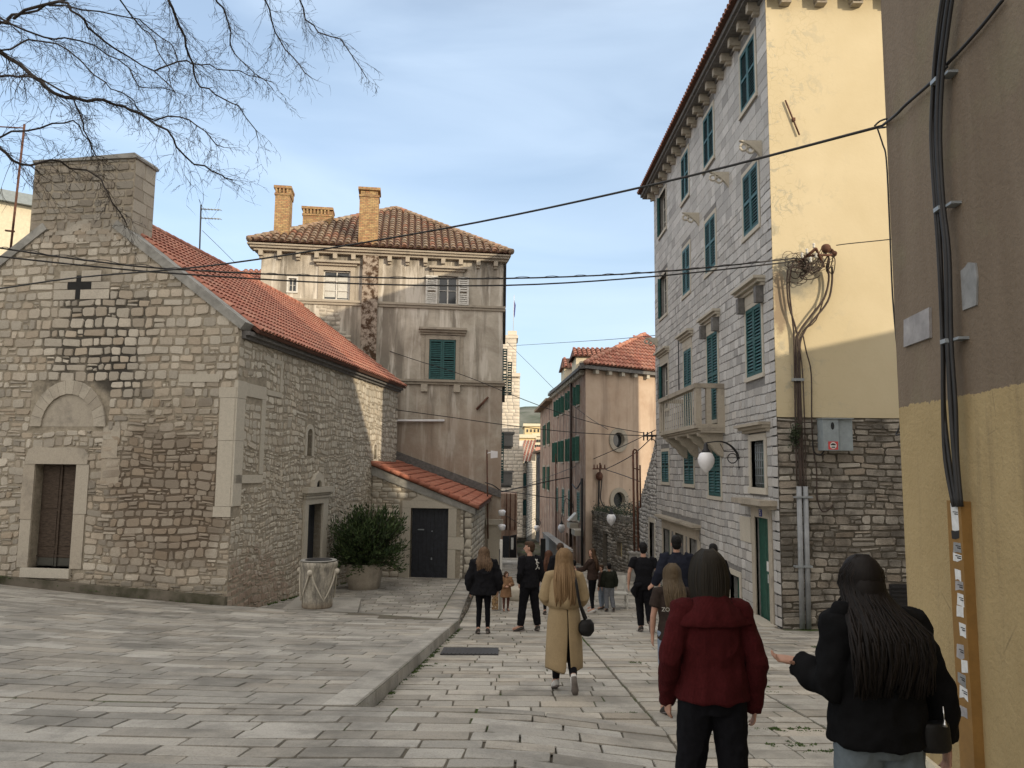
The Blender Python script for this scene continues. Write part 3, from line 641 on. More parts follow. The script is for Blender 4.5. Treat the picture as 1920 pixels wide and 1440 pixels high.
stones(bel, FB.p, 0, BD, 5.2, BZ, (.24, .34), (.3, .5), 2, hh=(.004, .012), joint=.02, jit=.01, cut=.08, inset=.006, flatf=True, tint=lambda a, b, r: (r.random(), r.random()*.6, 0), rnd=rf)
bf = bel.build('bell_gable', ['chapel_front_mortar', 'chapel_front_stone', 'old_trim_stone'], chapel)
mb = MB(); P = [(B0-.03, BZ), (B1+.05, BZ), (B1+.06, BZ+.05), (B1+.0, BZ+.13), (B1-.6, BZ+.11), (B0+1.2, BZ+.07), (B0-.02, BZ+.06)]; FF.prism(mb, P, -BD-.05, .06); mb.build('cap_slab', 'coping_grey', bf)
mb = MB(); rl = math.hypot(HW, PK-EZ); bs = Vector((-cw.x*HW, -cw.y*HW, PK-EZ)).normalized(); rt = random.Random(31)
def roofpt(s_, k, up_=0):
    q = FS.p(s_, EZ, .27)+Vector((0, 0, -.2)); return q+bs*k
n_ = Vector((cu.x, cu.y, 0)).cross(bs); n_ = n_ if n_.z > 0 else -n_
P0 = FS.p(.36, EZ-.18, .28)+n_*.1
RL = rl+.34
mb.hexa([P0-n_*.1, P0+Vector((cu.x, cu.y, 0))*13.1-n_*.1, P0+Vector((cu.x, cu.y, 0))*13.1+bs*RL-n_*.1, P0+bs*RL-n_*.1, P0-n_*.02, P0+Vector((cu.x, cu.y, 0))*13.1-n_*.02, P0+Vector((cu.x, cu.y, 0))*13.1+bs*RL-n_*.02, P0+bs*RL-n_*.02], 1)
tiles(mb, P0-n_*.02, (cu.x, cu.y, 0), bs, 13.1, RL, .19, .34, .085, mi=0, rnd=rt)
bs2 = Vector((cw.x*HW, cw.y*HW, PK-EZ)).normalized(); Q0 = FF.p(-2*HW-.28, EZ-.18, -.36); n2 = bs2.cross(Vector((cu.x, cu.y, 0))); n2 = n2 if n2.z > 0 else -n2
u3 = Vector((cu.x, cu.y, 0))
mb.hexa([Q0, Q0+u3*13.1, Q0+u3*13.1+bs2*RL, Q0+bs2*RL]+[p+n2*.08 for p in (Q0, Q0+u3*13.1, Q0+u3*13.1+bs2*RL, Q0+bs2*RL)], 1)
top = P0+bs*RL+n_*.02
for i in range(34):
    a = top+u3*(i*.385); mb.tube([a, a+u3*.42], [.11, .095], 10, 0, (rt.random(), 0, 0))
mb.build('roof', ['red_tile', 'roof_bed'], chapel)
mb = MB(); FS.box(mb, .1, LEN+.1, EZ-.26, EZ-.16, -.1, .2); FS.box(mb, .1, LEN+.1, EZ-.34, EZ-.26, -.1, .1); mb.build('eaves_cornice', 'lead_grey', chapel)
mb = MB(); q = [FS.p(LEN, -4.4), FF.p(-2*HW, 0), ]
G0 = Fr(FS.p(LEN, 0).xy, cw, True); G0.prism(mb, [(-2*HW, -4.4), (0, -4.4), (0, EZ), (-HW, PK), (-2*HW, EZ)], -.2, 0)
GL = Fr(FF.p(-2*HW, 0).xy, cu, True); GL.box(mb, 0, LEN, -4, EZ, -.2, 0); mb.build('rear_wall', 'chapel_side_mortar', chapel)
# ================================================================ SHUTTERS AND WINDOWS (shared builders)
def shutter_leaf(mb, fr, s0, s1, z0, z1, h, mi=0, slat=.085, rail=.07, th=.04, mid=True):
    fr.box(mb, s0, s0+rail, z0, z1, h, h+th, mi); fr.box(mb, s1-rail, s1, z0, z1, h, h+th, mi)
    rl_ = [(z0, z0+rail*1.3), (z1-rail*1.3, z1)]
    zm = z0+(z1-z0)*.52
    if mid: rl_.append((zm-rail*.5, zm+rail*.5))
    for a, b in rl_: fr.box(mb, s0+rail, s1-rail, a, b, h, h+th, mi)
    z = z0+rail*1.3+.02
    while z < z1-rail*1.3-slat*.5:
        if not (mid and zm-rail*.5-slat*.8 < z < zm+rail*.5):
            P = [fr.p(s0+rail, z, h+th*.9), fr.p(s1-rail, z, h+th*.9), fr.p(s1-rail, z+slat*.62, h+.004), fr.p(s0+rail, z+slat*.62, h+.004)]
            Q = [p+Vector((0, 0, .012)) for p in P]; 
            if fr.flip: P = [P[1], P[0], P[3], P[2]]; Q = [Q[1], Q[0], Q[3], Q[2]]
            mb.hexa(P+Q, mi)
        z += slat
def shutter_pair(fr, s0, s1, z0, z1, h, par, mat='green_paint', **k):
    m_ = (s0+s1)/2
    for a, b in ((s0, m_-.006), (m_+.006, s1)):
        mb = MB(); shutter_leaf(mb, fr, a, b, z0, z1, h, **k); mb.build('shutter', mat, par)
def frame_box(mb, fr, s0, s1, z0, z1, w_, h0, h1, sill=True, tt=(.7, .2, 0)):
    fr.box(mb, s0-w_, s0, z0, z1, h0, h1, 0, tt); fr.box(mb, s1, s1+w_, z0, z1, h0, h1, 0, tt); fr.box(mb, s0-w_, s1+w_, z1, z1+w_, h0, h1, 0, (.8, .3, 0))
    if sill: fr.box(mb, s0-w_*1.05, s1+w_*1.05, z0-w_*.95, z0, h0, h1+.03, 0, (.85, .2, 0))
def cornice(fr, s0, s1, z, par, mat='dressed_stone', d=.26, t=.09, steps=3, name='cornice'):
    mb = MB()
    for i in range(steps): fr.box(mb, s0-.06*i/2, s1+.06*i/2, z+i*t, z+(i+1)*t-.001*(i < steps-1), -.04, d*(i+1)/steps, 0, (.5, .3, 0))
    return mb.build(name, mat, par)
def glazing(mb, fr, s0, s1, z0, z1, h, nx=2, nz=2, t=.035, mi=0):
    fr.box(mb, s0, s0+t*1.4, z0, z1, h, h+.03, mi); fr.box(mb, s1-t*1.4, s1, z0, z1, h, h+.03, mi); fr.box(mb, s0+t*1.4, s1-t*1.4, z0, z0+t*1.4, h, h+.03, mi); fr.box(mb, s0+t*1.4, s1-t*1.4, z1-t*1.4, z1, h, h+.03, mi)
    for i in range(1, nx): x = s0+(s1-s0)*i/nx; fr.box(mb, x-t*.7, x+t*.7, z0+t*1.4, z1-t*1.4, h, h+.028, mi)
    for i in range(1, nz): z = z0+(z1-z0)*i/nz; fr.box(mb, s0+t*1.4, s1-t*1.4, z-t*.3, z+t*.3, h, h+.02, mi)
def pane(fr, s0, s1, z0, z1, h, par, mat='window_glass', name='pane'):
    mb = MB(); fr.box(mb, s0, s1, z0, z1, h-.02, h); return mb.build(name, mat, par)
# ================================================================ STONE HOUSE ON THE RIGHT
RO = (6.2, 17.45); house = thing('stone_house', 'tall pale stone house with green shutters, a balcony and a yellow side wall', 'house', (9, 24, -3.5))
RF = Fr(RO, (0, 1), True); RS = Fr(RO, (1, 0)); RL_ = 13.95; RZ = 11.55
cols = [(.84, 2.02), (4.7, 5.86), (7.86, 8.92), (11.55, 12.86)]
wins = []
for (z0, z1) in ((9.4, 11.02), (6.03, 7.66), (2.36, 4.10)):
    for i, (a, b) in enumerate(cols): wins.append((a, b, (2.0 if z0 < 3 and i in (1, 2) else z0) if not (z0 < 3 and i in (1, 2)) else 1.5, z1))
low = [(4.62, 5.92, -.73, .74), (7.75, 9.08, -.44, .78), (11.58, 12.86, -.44, .73)]
grille = (.86, 1.86, -.39, .75); rdoor = (.70, 1.68, -3.62, -1.1); cellar = (3.02, 3.92, -3.6, -2.76)
shop = [(7.4, 8.5, -4.3, -2.2), (11.5, 12.7, -4.6, -2.2), (9.3, 10.6, -4.5, -2.2)]
holesR = wins+low+[grille, rdoor, cellar]+shop
mb = MB(); panel(mb, RF, 0, RL_, -5.2, RZ, holesR, .3)
rh = random.Random(77)
fr_ = [(a-.13, b+.13, c-.14, d+.14) for a, b, c, d in wins+low]+[(grille[0]-.16, grille[1]+.16, grille[2]-.18, grille[3]+.2), (.45, 1.95, -3.62, -.85), (2.85, 4.1, -3.8, -2.6), (7.0, 12.95, -4.9, -1.72)]
def tintR(cx, cz, r): return (min(1, max(0, r.gauss(.5, .22)+(.12 if cz > 2 else 0))), r.random()*(1 if cz < 2 else .7), 0)
stones(mb, RF.p, 0, RL_, -4.9, 1.4, (.2, .27), (.2, .42), 1, fr_, hh=(.006, .018), joint=.022, jit=.012, cut=.12, inset=.008, flatf=True, tint=tintR, rnd=rh, wav=.008)
stones(mb, RF.p, 0, RL_, 1.4, 7.0, (.2, .27), (.2, .44), 1, fr_, hh=(.005, .014), joint=.018, jit=.009, cut=.1, inset=.006, flatf=True, tint=tintR, rnd=rh, wav=.006)
stones(mb, RF.p, 0, RL_, 7.0, RZ, (.26, .36), (.3, .62), 1, fr_, hh=(.003, .006), joint=.012, jit=.004, cut=.04, inset=.003, flatf=True, tint=tintR, rnd=rh)
mb.build('wall', ['house_mortar', 'house_stone'], house)['label'] = 'pale coursed limestone street facade'
# side wall: yellow render above, rough stone below
mb = MB(); RS.box(mb, 0, 13, 1.24, 11.6, -.3, .0); mb.build('wall', 'yellow_render', house)['label'] = 'yellow rendered side wall with flaking paint'
mb = MB(); RS.box(mb, 0, 13, -4.2, 1.24, -.3, -.03, 0)
stones(mb, RS.p, 0.0, 13, -3.7, 1.22, (.12, .2), (.2, .52), 1, hh=(-.012, .014), joint=.034, jit=.018, cut=.2, inset=.011, rotj=.06, sm=False, tint=lambda a, b, r: (min(1, max(0, r.gauss(.45 if a > 1.0 else .62, .25))), r.random(), 0), rnd=rh, wav=.012, split=.12)
mb.build('wall', ['rough_mortar', 'rough_stone'], house)['label'] = 'rough stone foot of the side wall'
mb = MB(); RS.box(mb, .32, 13, -5, 11.5, -13.9, -.32); mb.build('house_body', 'house_mortar', house)
# eaves
def one(name, m_, par, boxes):
    q = MB()
    for (f_, *bb) in boxes: f_.box(q, *bb, 0, (.5, .2, 0))
    return q.build(name, m_, par)
s = -.38
while s < RL_+.2:
    one('eaves_bracket', 'old_trim_stone', house, [(RF, s, s+.17, RZ-.22, RZ, -.05, .30), (RF, s+.02, s+.15, RZ-.31, RZ-.221, -.05, .17)]); s += .78
s = .3
while s < 9:
    one('eaves_bracket', 'old_trim_stone', house, [(RS, s, s+.28, RZ-.28, RZ-.0, -.05, .3), (RS, s+.02, s+.26, RZ-.36, RZ-.281, -.05, .2)]); s += .86
mb = MB(); RF.box(mb, -.35, RL_+.5, RZ+.0, RZ+.07, -.3, .40, 0, (.5, .2, 0)); RF.box(mb, -.38, RL_+.52, RZ+.07, RZ+.2, -.3, .48, 0, (.4, .2, 0)); RS.box(mb, -.3, 13, RZ+.0, RZ+.1, -.3, .42, 0, (.5, .2, 0)); RS.box(mb, -.3, 13, RZ+.1, RZ+.2, -.3, .5, 0, (.5, .2, 0)); 
RF.box(mb, -.35, RL_+.5, RZ-.1, RZ-.001, -.02, .06, 0, (.3, .2, 0))
mb.build('eaves_cornice', 'lead_grey', house)
mb = MB(); p = [RF.p(-.5, RZ+.2, .6), RF.p(RL_+.5, RZ+.2, .6), Vector((19, 31.9, RZ+.2)), Vector((19, 16.95, RZ+.2)), Vector((12.5, 21, RZ+2.6)), Vector((12.5, 28, RZ+2.6))]
mb.add(p, [(0, 4, 5, 1), (0, 3, 4), (1, 5, 2), (3, 2, 5, 4), (0, 1, 2, 3)], 0)
tiles(mb, p[0]+Vector((0, 0, .02)), (0, 1, 0), Vector((6.3, 0, 2.4)), 15, 1.4, .2, .36, .09, mi=1)
mb.build('roof', ['roof_bed', 'red_tile'], house)
mb = MB(); mb.box(9.6, 10.4, 27.4, 28.6, RZ+1, RZ+3.4); mb.box(9.5, 10.5, 27.3, 28.7, RZ+3.15, RZ+3.32); mb.build('chimney', 'red_tile', house)
for k, (a, b, c, d) in enumerate(wins+low):
    mb = MB(); frame_box(mb, RF, a, b, c, d, .11, -.05, .022); wnd = mb.build('window', 'dressed_stone', house)
    if (a, b) == cols[3] and c > 1:
        pane(RF, a, b, c, d, -.2, wnd); m2 = MB(); glazing(m2, RF, a, b, c, d, -.19, 2, 3); m2.build('frame', 'white_paint', wnd)
        m2 = MB(); RF.box(m2, b-.05, b-.01, c, d, .0, .1); m2.build('shutter', 'green_paint', wnd)
    else: 
        pane(RF, a, b, c, d, -.25, wnd, 'door_inside')
        shutter_pair(RF, a+.01, b-.01, c+.01, d-.01, -.02, wnd)
    if c < 3 and c > 1:
        cn = cornice(RF, a-.3, b+.3, d+.35, wnd, d=.3 if k == 8 else .24, t=.075)
        m2 = MB(); RF.box(m2, a-.11, b+.11, d+.11, d+.35, -.05, .03, 0, (.8, .3, 0)); m2.build('lintel', 'dressed_stone', wnd)
        for x in ((a-.2, b+.02) if k in (8, 9) else ()):
            m2 = MB(); RF.prism(m2, [(x, d-.05), (x+.16, d-.05), (x+.18, d+.35), (x-.02, d+.35)], .02, .2); m2.build('bracket', 'lead_grey', wnd)
# small stone brackets with two holes, for drying poles
def hole_bracket(s_, z_, n):
    mb = MB(); P = [(.0, .32), (.0, -.22)]
    # outline in plane perpendicular to wall: (h, z)
    def pt(h, z, t): return RF.p(s_+t, z_+z, h)
    out = [(0, .16), (.52, .16), (.54, .1), (.5, .02)]
    mb.hexa([pt(0, .0, -.05), pt(0, .0, .05), pt(.3, .06, .05), pt(.3, .06, -.05), pt(0, .18, -.05), pt(0, .18, .05), pt(.54, .18, .05), pt(.54, .18, -.05)], 0, (.6, .1, 0))
    mb.hexa([pt(0, -.26, -.05), pt(0, -.26, .05), pt(.1, -.12, .05), pt(.1, -.12, -.05), pt(0, .0, -.05), pt(0, .0, .05), pt(.3, .06, .05), pt(.3, .06, -.05)], 0, (.5, .1, 0))
    for c in ((.44, .02), (.27, -.04)):
        L = []
        for k in range(13): a = 2*math.pi*k/12; L.append(pt(c[0]+.085*math.cos(a), c[1]+.085*math.sin(a), 0))
        mb.tube(L, .032, 6, 0, (.8, .1, 0))
    mb.build('pole_bracket', 'dressed_stone', house)
for s_, z_ in ((3.3, 8.15), (2.2, 8.0), (6.6, 8.1), (10.2, 8.05), (0.55, 7.85), (13.6, 8.1)): 
    if s_ in (3.3, 6.6, .55): hole_bracket(s_, z_, 2)
hole_bracket(13.5, 5.2, 2)
# shop openings, common stone lintel with ledge
mb = MB(); RF.box(mb, 7.2, 12.9, -2.2, -1.78, -.05, .03, 0, (.6, .8, 0))
for a, b in ((7.05, 7.4), (8.5, 8.75), (9.05, 9.3), (10.6, 10.85), (11.25, 11.5), (12.7, 12.95)): RF.box(mb, a, b, -4.8, -2.2, -.05, .025, 0, (.6, .4, 0))
sf = mb.build('shopfront', 'old_trim_stone', house)
mb = MB(); RF.box(mb, 6.95, 13.05, -1.78, -1.70, -.05, .3, 0, (.4, .3, 0)); RF.box(mb, 7.05, 12.95, -1.86, -1.78, -.05, .18, 0, (.4, .3, 0)); mb.build('ledge', 'old_trim_stone', sf)
for k, (a, b, c, d) in enumerate(shop):
    if k < 2: 
        mb = MB(); RF.box(mb, a, b, c, d, -.28, -.2); o = mb.build('door', 'grey_wall' if k == 0 else 'dark_green_door', sf)
        m2 = MB(); shutter_leaf(m2, RF, a, a+(b-a)*.5, c, d, -.16); o2 = m2.build('door_leaf', 'green_paint', sf)
    else: pane(RF, a, b, c, d, -.28, sf, 'door_inside', 'doorway')
mb = MB(); RF.box(mb, 7.45, 7.95, -3.1, -2.55, -.15, -.13); mb.build('notice', 'paper', sf)
# front door with hood and step
mb = MB(); RF.box(mb, .46, .70, -3.62, -1.1, -.05, .03, 0, (.6, .6, 0)); RF.box(mb, 1.68, 1.93, -3.62, -1.1, -.05, .03, 0, (.6, .6, 0)); RF.box(mb, .46, 1.93, -1.1, -.86, -.05, .03, 0, (.7, .5, 0))
dsr = mb.build('door_surround', 'old_trim_stone', house)
mb = MB(); RF.box(mb, .15, 2.25, -.86, -.78, -.05, .18, 0, (.3, .3, 0)); RF.box(mb, .08, 2.32, -.78, -.66, -.05, .4, 0, (.2, .3, 0)); mb.build('hood', 'old_trim_stone', dsr)
o = plank_door(RF, .7, 1.68, -3.6, -1.1, -.09, 'dark_green_door', house, 2, 'dark green front door')
m2 = MB(); RF.box(m2, 1.02, 1.16, -2.35, -2.12, -.085, -.075); RF.box(m2, 1.06, 1.1, -2.62, -2.42, -.085, -.075); m2.build('notice', 'paper', o)
mb = MB(); RF.box(mb, .3, 2.1, -3.9, -3.46, -.02, .34, 0, (.8, .2, 0)); mb.build('doorstep', 'dressed_stone', dsr)
mb = MB(); RF.box(mb, 1.08, 1.28, -1.07, -.9, .03, .045); np_ = mb.build('number_plate', 'sign_blue', dsr)
# the digit 5 as raised white strokes
mb = MB(); q = lambda s0, s1, z0, z1: RF.box(mb, 1.18-s1, 1.18-s0, z0, z1, .045, .049)
cx0 = 0
for (s0, s1, z0, z1) in ((-.035, .035, -.925+.012, -.937+.012+.004), ): pass
for (a, b, c, d) in ((-.035, .035, .055, .07), (-.035, -.02, .0, .07), (-.035, .035, 0, .015), (.02, .035, -.055, .015), (-.035, .035, -.055, -.04)):
    RF.box(mb, 1.18-b, 1.18-a, -.985+c, -.985+d, .045, .049)
mb.build('digit', 'paper', np_)
# grilled window
mb = MB(); a, b, c, d = grille; frame_box(mb, RF, a, b, c, d, .16, -.1, .03); wnd = mb.build('window', 'dressed_stone', house); wnd['label'] = 'barred window above the front door'
pane(RF, a, b, c, d, -.27, wnd, 'green_grey_paint', 'shutter')
mb = MB()
for i in range(7): x = a+.07+i*(b-a-.14)/6; mb.tube([RF.p(x, c, -.08), RF.p(x, d, -.08)], .011, 5)
for i in range(6): z = c+.1+i*(d-c-.2)/5; mb.tube([RF.p(a, z, -.08), RF.p(b, z, -.08)], .011, 5)
mb.build('grille', 'galvanised', wnd)
cornice(RF, a-.42, b+.42, d+.2, wnd, 'old_trim_stone', .3, .07)
mb = MB(); a, b, c, d = cellar; frame_box(mb, RF, a, b, c, d, .14, -.1, .03, False); wnd = mb.build('window', 'dressed_stone', house); wnd['label'] = 'small cellar window near the ground'
pane(RF, a, b, c, d, -.2, wnd, 'dark_green_door', 'shutter')
mb = MB(); RF.box(mb, 1.98, 2.85, -1.78, -1.15, 0, .03, 0, (.7, .2, 0)); mb.build('stone_plaque', 'dressed_stone', house)
# balcony
mb = MB(); s0, s1, bd = 4.08, 9.3, .82
z = 1.3
for i, (e, t) in enumerate(((.84, .07), (.92, .06), (1.0, .1))): RF.box(mb, s0+.16-e*.16, s1-.16+e*.16, z-.23+.07*i+(.0 if i < 2 else -.01), z-.23+.07*i+t, -.05, bd*e, 0, (.5, .3, 0))
bal = mb.build('balcony', 'old_trim_stone', house)
for x in (4.4, 5.6, 7.2, 8.7):
    P = [(0, 1.07), (.72, 1.07), (.7, .98), (.58, .93), (.5, .8), (.36, .73), (.26, .57), (.12, .44), (0, .4)]
    m2 = MB(); v1 = [RF.p(x-.09, zz, h) for h, zz in P]+[RF.p(x+.09, zz, h) for h, zz in P]; n = len(P)
    m2.add(v1, [tuple(range(n)), tuple(range(2*n-1, n-1, -1))]+[(i, n+i, n+(i+1) % n, (i+1) % n) for i in range(n)], 0, (.5, .3, 0)); m2.build('console', 'old_trim_stone', bal)
T_ = 2.46; B_ = 1.29
mb = MB(); RF.box(mb, s0, s1, T_-.13, T_, bd-.18, bd+.03, 0, (.1, .3, 0)); RF.box(mb, s0-.001, s0+.17, T_-.13, T_-.001, -.02, bd-.18, 0, (.1, .3, 0)); RF.box(mb, s1-.17, s1, T_-.13, T_, -.02, bd-.18, 0, (.3, .3, 0))
for x in (s0+.02, s1-.25): RF.box(mb, x, x+.24, B_, T_-.13, bd-.16, bd-.0, 0, (.6, .2, 0))
RF.box(mb, s0+.02, s0+.16, B_, T_-.13, .0, .2, 0, (.6, .2, 0)); RF.box(mb, s0+.02, s0+.16, B_, T_-.13, .38, .52, 0, (.6, .2, 0))
mb.build('parapet', 'old_trim_stone', bal)
x = s0+.42
while x < s1-.3:
    mb = MB(); RF.box(mb, x-.026, x+.026, B_, T_-.13, bd-.08, bd-.063, 0, (.7, .2, 0)); mb.build('baluster', 'dressed_stone', bal); x += .28
mb = MB()
for s_, zt_ in ((6.6, 4.1), (9.9, 3.7)): mb = MB(); mb.tube([RF.p(s_, 2.46, bd-.1), RF.p(s_, zt_, bd-.1)], .018, 5); mb.build('clothes_pole', 'black_iron', bal)
# rusty iron bar and small fittings on the yellow side
mb = MB(); a = RS.meet(1471, 190); b = RS.meet(1497, 255); mb.tube([RS.p(*a, .05), RS.p(*b, .06)], .022, 6); RS.box(mb, .55, .62, 8.28, 8.36, -.01, .06); mb.build('tie_bar', 'rust_iron', house)
# ================================================================ YELLOW HOUSE AT THE RIGHT EDGE
yu = Vector((.0877, 1)).normalized(); YO = Vector((3.2, 6.2))
near_house = thing('yellow_house', 'big house at the right edge, brown render above and yellow paint below', 'house', (5, 4, -2.2))
RY = Fr(YO, yu, True)
mb = MB(); YB = Fr(YO, (1, 0))
prof = [(0, -3.2), (24, -3.2), (24, 10), (15.8, 7.3), (13.2, 6.7), (12.0, 8.7), (9.5, 10.4), (7.0, 14.0), (0, 14.0)]  # unseen roofline beyond the seen wall, shaped to throw the shade edges
back = YO-yu*22
P = [YB.p(a, z) for a, z in prof]; Q = [Vector((back.x+a, back.y, z)) for a, z in prof]; n = len(P)
P2 = [YB.p(a, z, -.001) for a, z in prof]
mb.add(P+Q, [tuple(range(n)), tuple(range(2*n-1, n-1, -1))]+[(i, n+i, n+(i+1) % n, (i+1) % n) for i in range(n)], 0)
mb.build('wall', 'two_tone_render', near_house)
mb = MB(); RY.box(mb, -8, 0, -2.62, -2.1, 0, .035, 0); o = mb.build('plinth', 'cream_wall', near_house)
mb = MB()
a, z = RY.meet(1699, 595); b, z2 = RY.meet(1747, 648)
RY.prism(mb, [(RY.meet(1699, 651)[0], RY.meet(1699, 651)[1]), (RY.meet(1748, 633)[0], RY.meet(1748, 633)[1]), (RY.meet(1747, 576)[0], RY.meet(1747, 576)[1]), (RY.meet(1699, 600)[0], RY.meet(1699, 600)[1])], 0, .02)
tag(mb.build('name_plate', 'plate_stone'), 'worn blank stone plate on the brown wall beside the cables', 'plaque')
mb = MB(); pts = [RY.meet(*p) for p in ((1808, 582), (1834, 572), (1835, 520), (1832, 493), (1818, 492), (1813, 500), (1804, 508))]; RY.prism(mb, pts, 0, .012)
tag(mb.build('wall_patch', 'paper_patch' if 'paper_patch' in MAT else 'mastic_grey'), 'grey rectangular patch of bare mortar on the brown wall', 'patch')
# cable bundle with clips, then a duct full of stickers
def rw(px, py, h): f_ = Fr(YO+RY.n*h, yu, True); s_, z_ = f_.meet(px, py); return f_.p(s_, z_, 0)
cb = thing('cable_bundle', 'thick bundle of black cables clipped to the wall at the right edge', 'cables', rw(1790, 940, 0))
paths = [[(1775, -30), (1762, 60), (1752, 150), (1750, 260), (1758, 380), (1764, 480), (1769, 640), (1770, 760), (1780, 860), (1794, 950)],
         [(1783, -30), (1770, 60), (1760, 150), (1757, 260), (1764, 380), (1774, 480), (1777, 640), (1783, 760), (1790, 860), (1798, 950)],
         [(1790, -30), (1777, 60), (1767, 150), (1763, 260), (1769, 380), (1780, 480), (1784, 640), (1792, 760), (1795, 860), (1803, 950)],
         [(1771, -30), (1758, 60), (1750, 150), (1746, 260), (1753, 380), (1760, 480), (1767, 640), (1768, 760), (1772, 860), (1788, 950)]]
def smooth_path(pts, k=4):
    out = []
    for i in range(len(pts)-1):
        p0 = pts[max(i-1, 0)]; p1 = pts[i]; p2 = pts[i+1]; p3 = pts[min(i+2, len(pts)-1)]
        for j in range(k):
            t = j/k; out.append(.5*((2*p1)+(-p0+p2)*t+(2*p0-5*p1+4*p2-p3)*t*t+(-p0+3*p1-3*p2+p3)*t**3))
    return out+[pts[-1]]
for k, pt in enumerate(paths):
    mb = MB(); mb.tube(smooth_path([rw(x, y, .075+.012*(k % 2)) for x, y in pt]), .0135 if k != 1 else .017, 8); mb.build('cable', 'cable_black', cb)
for (x, y) in ((1757, 152), (1763, 392), (1776, 640)):
    mb = MB(); c = rw(x, y, .075); f_ = Fr(YO+RY.n*.08, yu, True); s_, z_ = f_.meet(x, y); w5 = .034*(1 if y < 500 else 1.0)
    RY.box(mb, s_-w5-.005, s_+w5+.005, z_-.014, z_+.014, .055, .11); RY.box(mb, s_-w5-.1, s_-w5, z_-.006, z_+.012, .0, .07); mb.build('clip', 'galvanised', cb)
mb = MB()
f_ = Fr(YO+RY.n*.065, yu, True); L = [f_.meet(1775, 938), f_.meet(1801, 940)]; s1, s0 = L[0][0], L[1][0]; zt_ = L[0][1]
RY.box(mb, s0, s1, -2.7, zt_, 0.0, .065)
duct = mb.build('cable_duct', 'brown_duct'); tag(duct, 'brown metal cable duct covered with torn stickers', 'duct')
rs = random.Random(12); sw = s1-s0
for i, (y0, y1, m_) in enumerate(((943, 993, 'paper'), (995, 1008, 'cable_black'), (1016, 1033, 'mastic_grey'), (1036, 1049, 'paper'), (1066, 1086, 'paper'), (1088, 1106, 'plate_stone'), (1110, 1132, 'paper'), (1134, 1152, 'paper'), (1164, 1188, 'paper'), (1206, 1230, 'plate_stone'), (1232, 1252, 'paper'), (1258, 1278, 'mastic_grey'), (1280, 1302, 'paper'), (1318, 1336, 'plate_stone'))):
    za = zt_-(y0-938)/1440*2.12*1.75*.62; zb = zt_-(y1-938)/1440*2.12*1.75*.62
    za = zt_-(y0-938)*.00355; zb = zt_-(y1-938)*.00355
    a0 = s0+sw*rs.uniform(.1, .3); a1 = a0+sw*rs.uniform(.4, .62); mb = MB(); j = lambda: rs.uniform(-.012, .012)
    RY.prism(mb, [(a0, zb+j()), ((a0+a1)/2, zb+j()), (a1+j(), zb+j()), (a1+j()*.5, za), (a0+j()*.5, za+j())], .065, .0665); stk_ = mb.build('sticker', m_, duct)
    if i % 3 != 1:
        mb = MB(); zz = za+(zb-za)*.3; RY.box(mb, a0+.005, a0+(a1-a0)*.7, zz-.006, zz, .0665, .0672); RY.box(mb, a0+.005, a0+(a1-a0)*.5, zz-.02, zz-.012, .0665, .0672); mb.build('print', 'cable_black', stk_)
# small loose cables on the corner
def pxpath(L, n=5, dy=None): return smooth_path([at(*p) for p in L], n)
def cable(name, L, r, label, mat='cable_black', group='cables strung over the square', n=5, seg=6):
    mb = MB(); mb.tube(pxpath(L, n), r, seg); return tag(mb.build(name, mat), label, 'cable', group)
c2 = MB(); c2.tube(smooth_path([rw(1715+60, 125, .06), rw(1740, 160, .05), rw(1700, 195, .05), rw(1680, 215, .06), at(1655, 235, 6.25)]), .012, 6)
c2.tube(smooth_path([rw(1880, 0, .03), rw(1840, 50, .03), rw(1800, 95, .03), rw(1768, 128, .04)]), .012, 6)
c2.tube(smooth_path([at(1640, 236, 6.3), at(1652, 226, 6.22), at(1672, 222, 6.15), at(1668, 236, 6.2), at(1648, 240, 6.3)]), .008, 5)
c2.tube(smooth_path([at(1645, 240, 6.3), at(1655, 270, 6.3), at(1662, 300, 6.28), at(1668, 420, 6.27), at(1674, 560, 6.27), at(1686, 700, 6.27), at(1688, 790, 6.27), at(1680, 815, 6.3), at(1692, 812, 6.2)]), .007, 5)
tag(c2.build('corner_cable', 'cable_black'), 'thin black cable looped round the corner of the brown wall', 'cable')
# ================================================================ MIDDLE HOUSE
BO = at(939.5, 880, 33.8); bu = Vector((1, .13)).normalized(); RB = Fr((BO.x, BO.y), bu)
mid_house = thing('rendered_house', 'stained beige three-storey house with three brick chimneys behind the chapel', 'house', (BO.x-5, BO.y+3, -4.7))
BS0 = -10.5; BZ1 = 9.2
w1 = (-7.87, -6.74, 7.2, 8.5); w2 = (-2.9, -2.05, 7.2, 8.47); w3 = (-3.24, -2.07, 3.86, 5.62); w0 = (-9.33, -9.0, 7.5, 8.08)
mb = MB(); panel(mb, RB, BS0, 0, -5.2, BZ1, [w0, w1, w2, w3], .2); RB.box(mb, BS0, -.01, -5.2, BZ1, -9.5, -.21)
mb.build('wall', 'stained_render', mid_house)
mb = MB(); RB.box(mb, -9.5, -7.0, 5.4, 7.0, -.01, .004, 0)
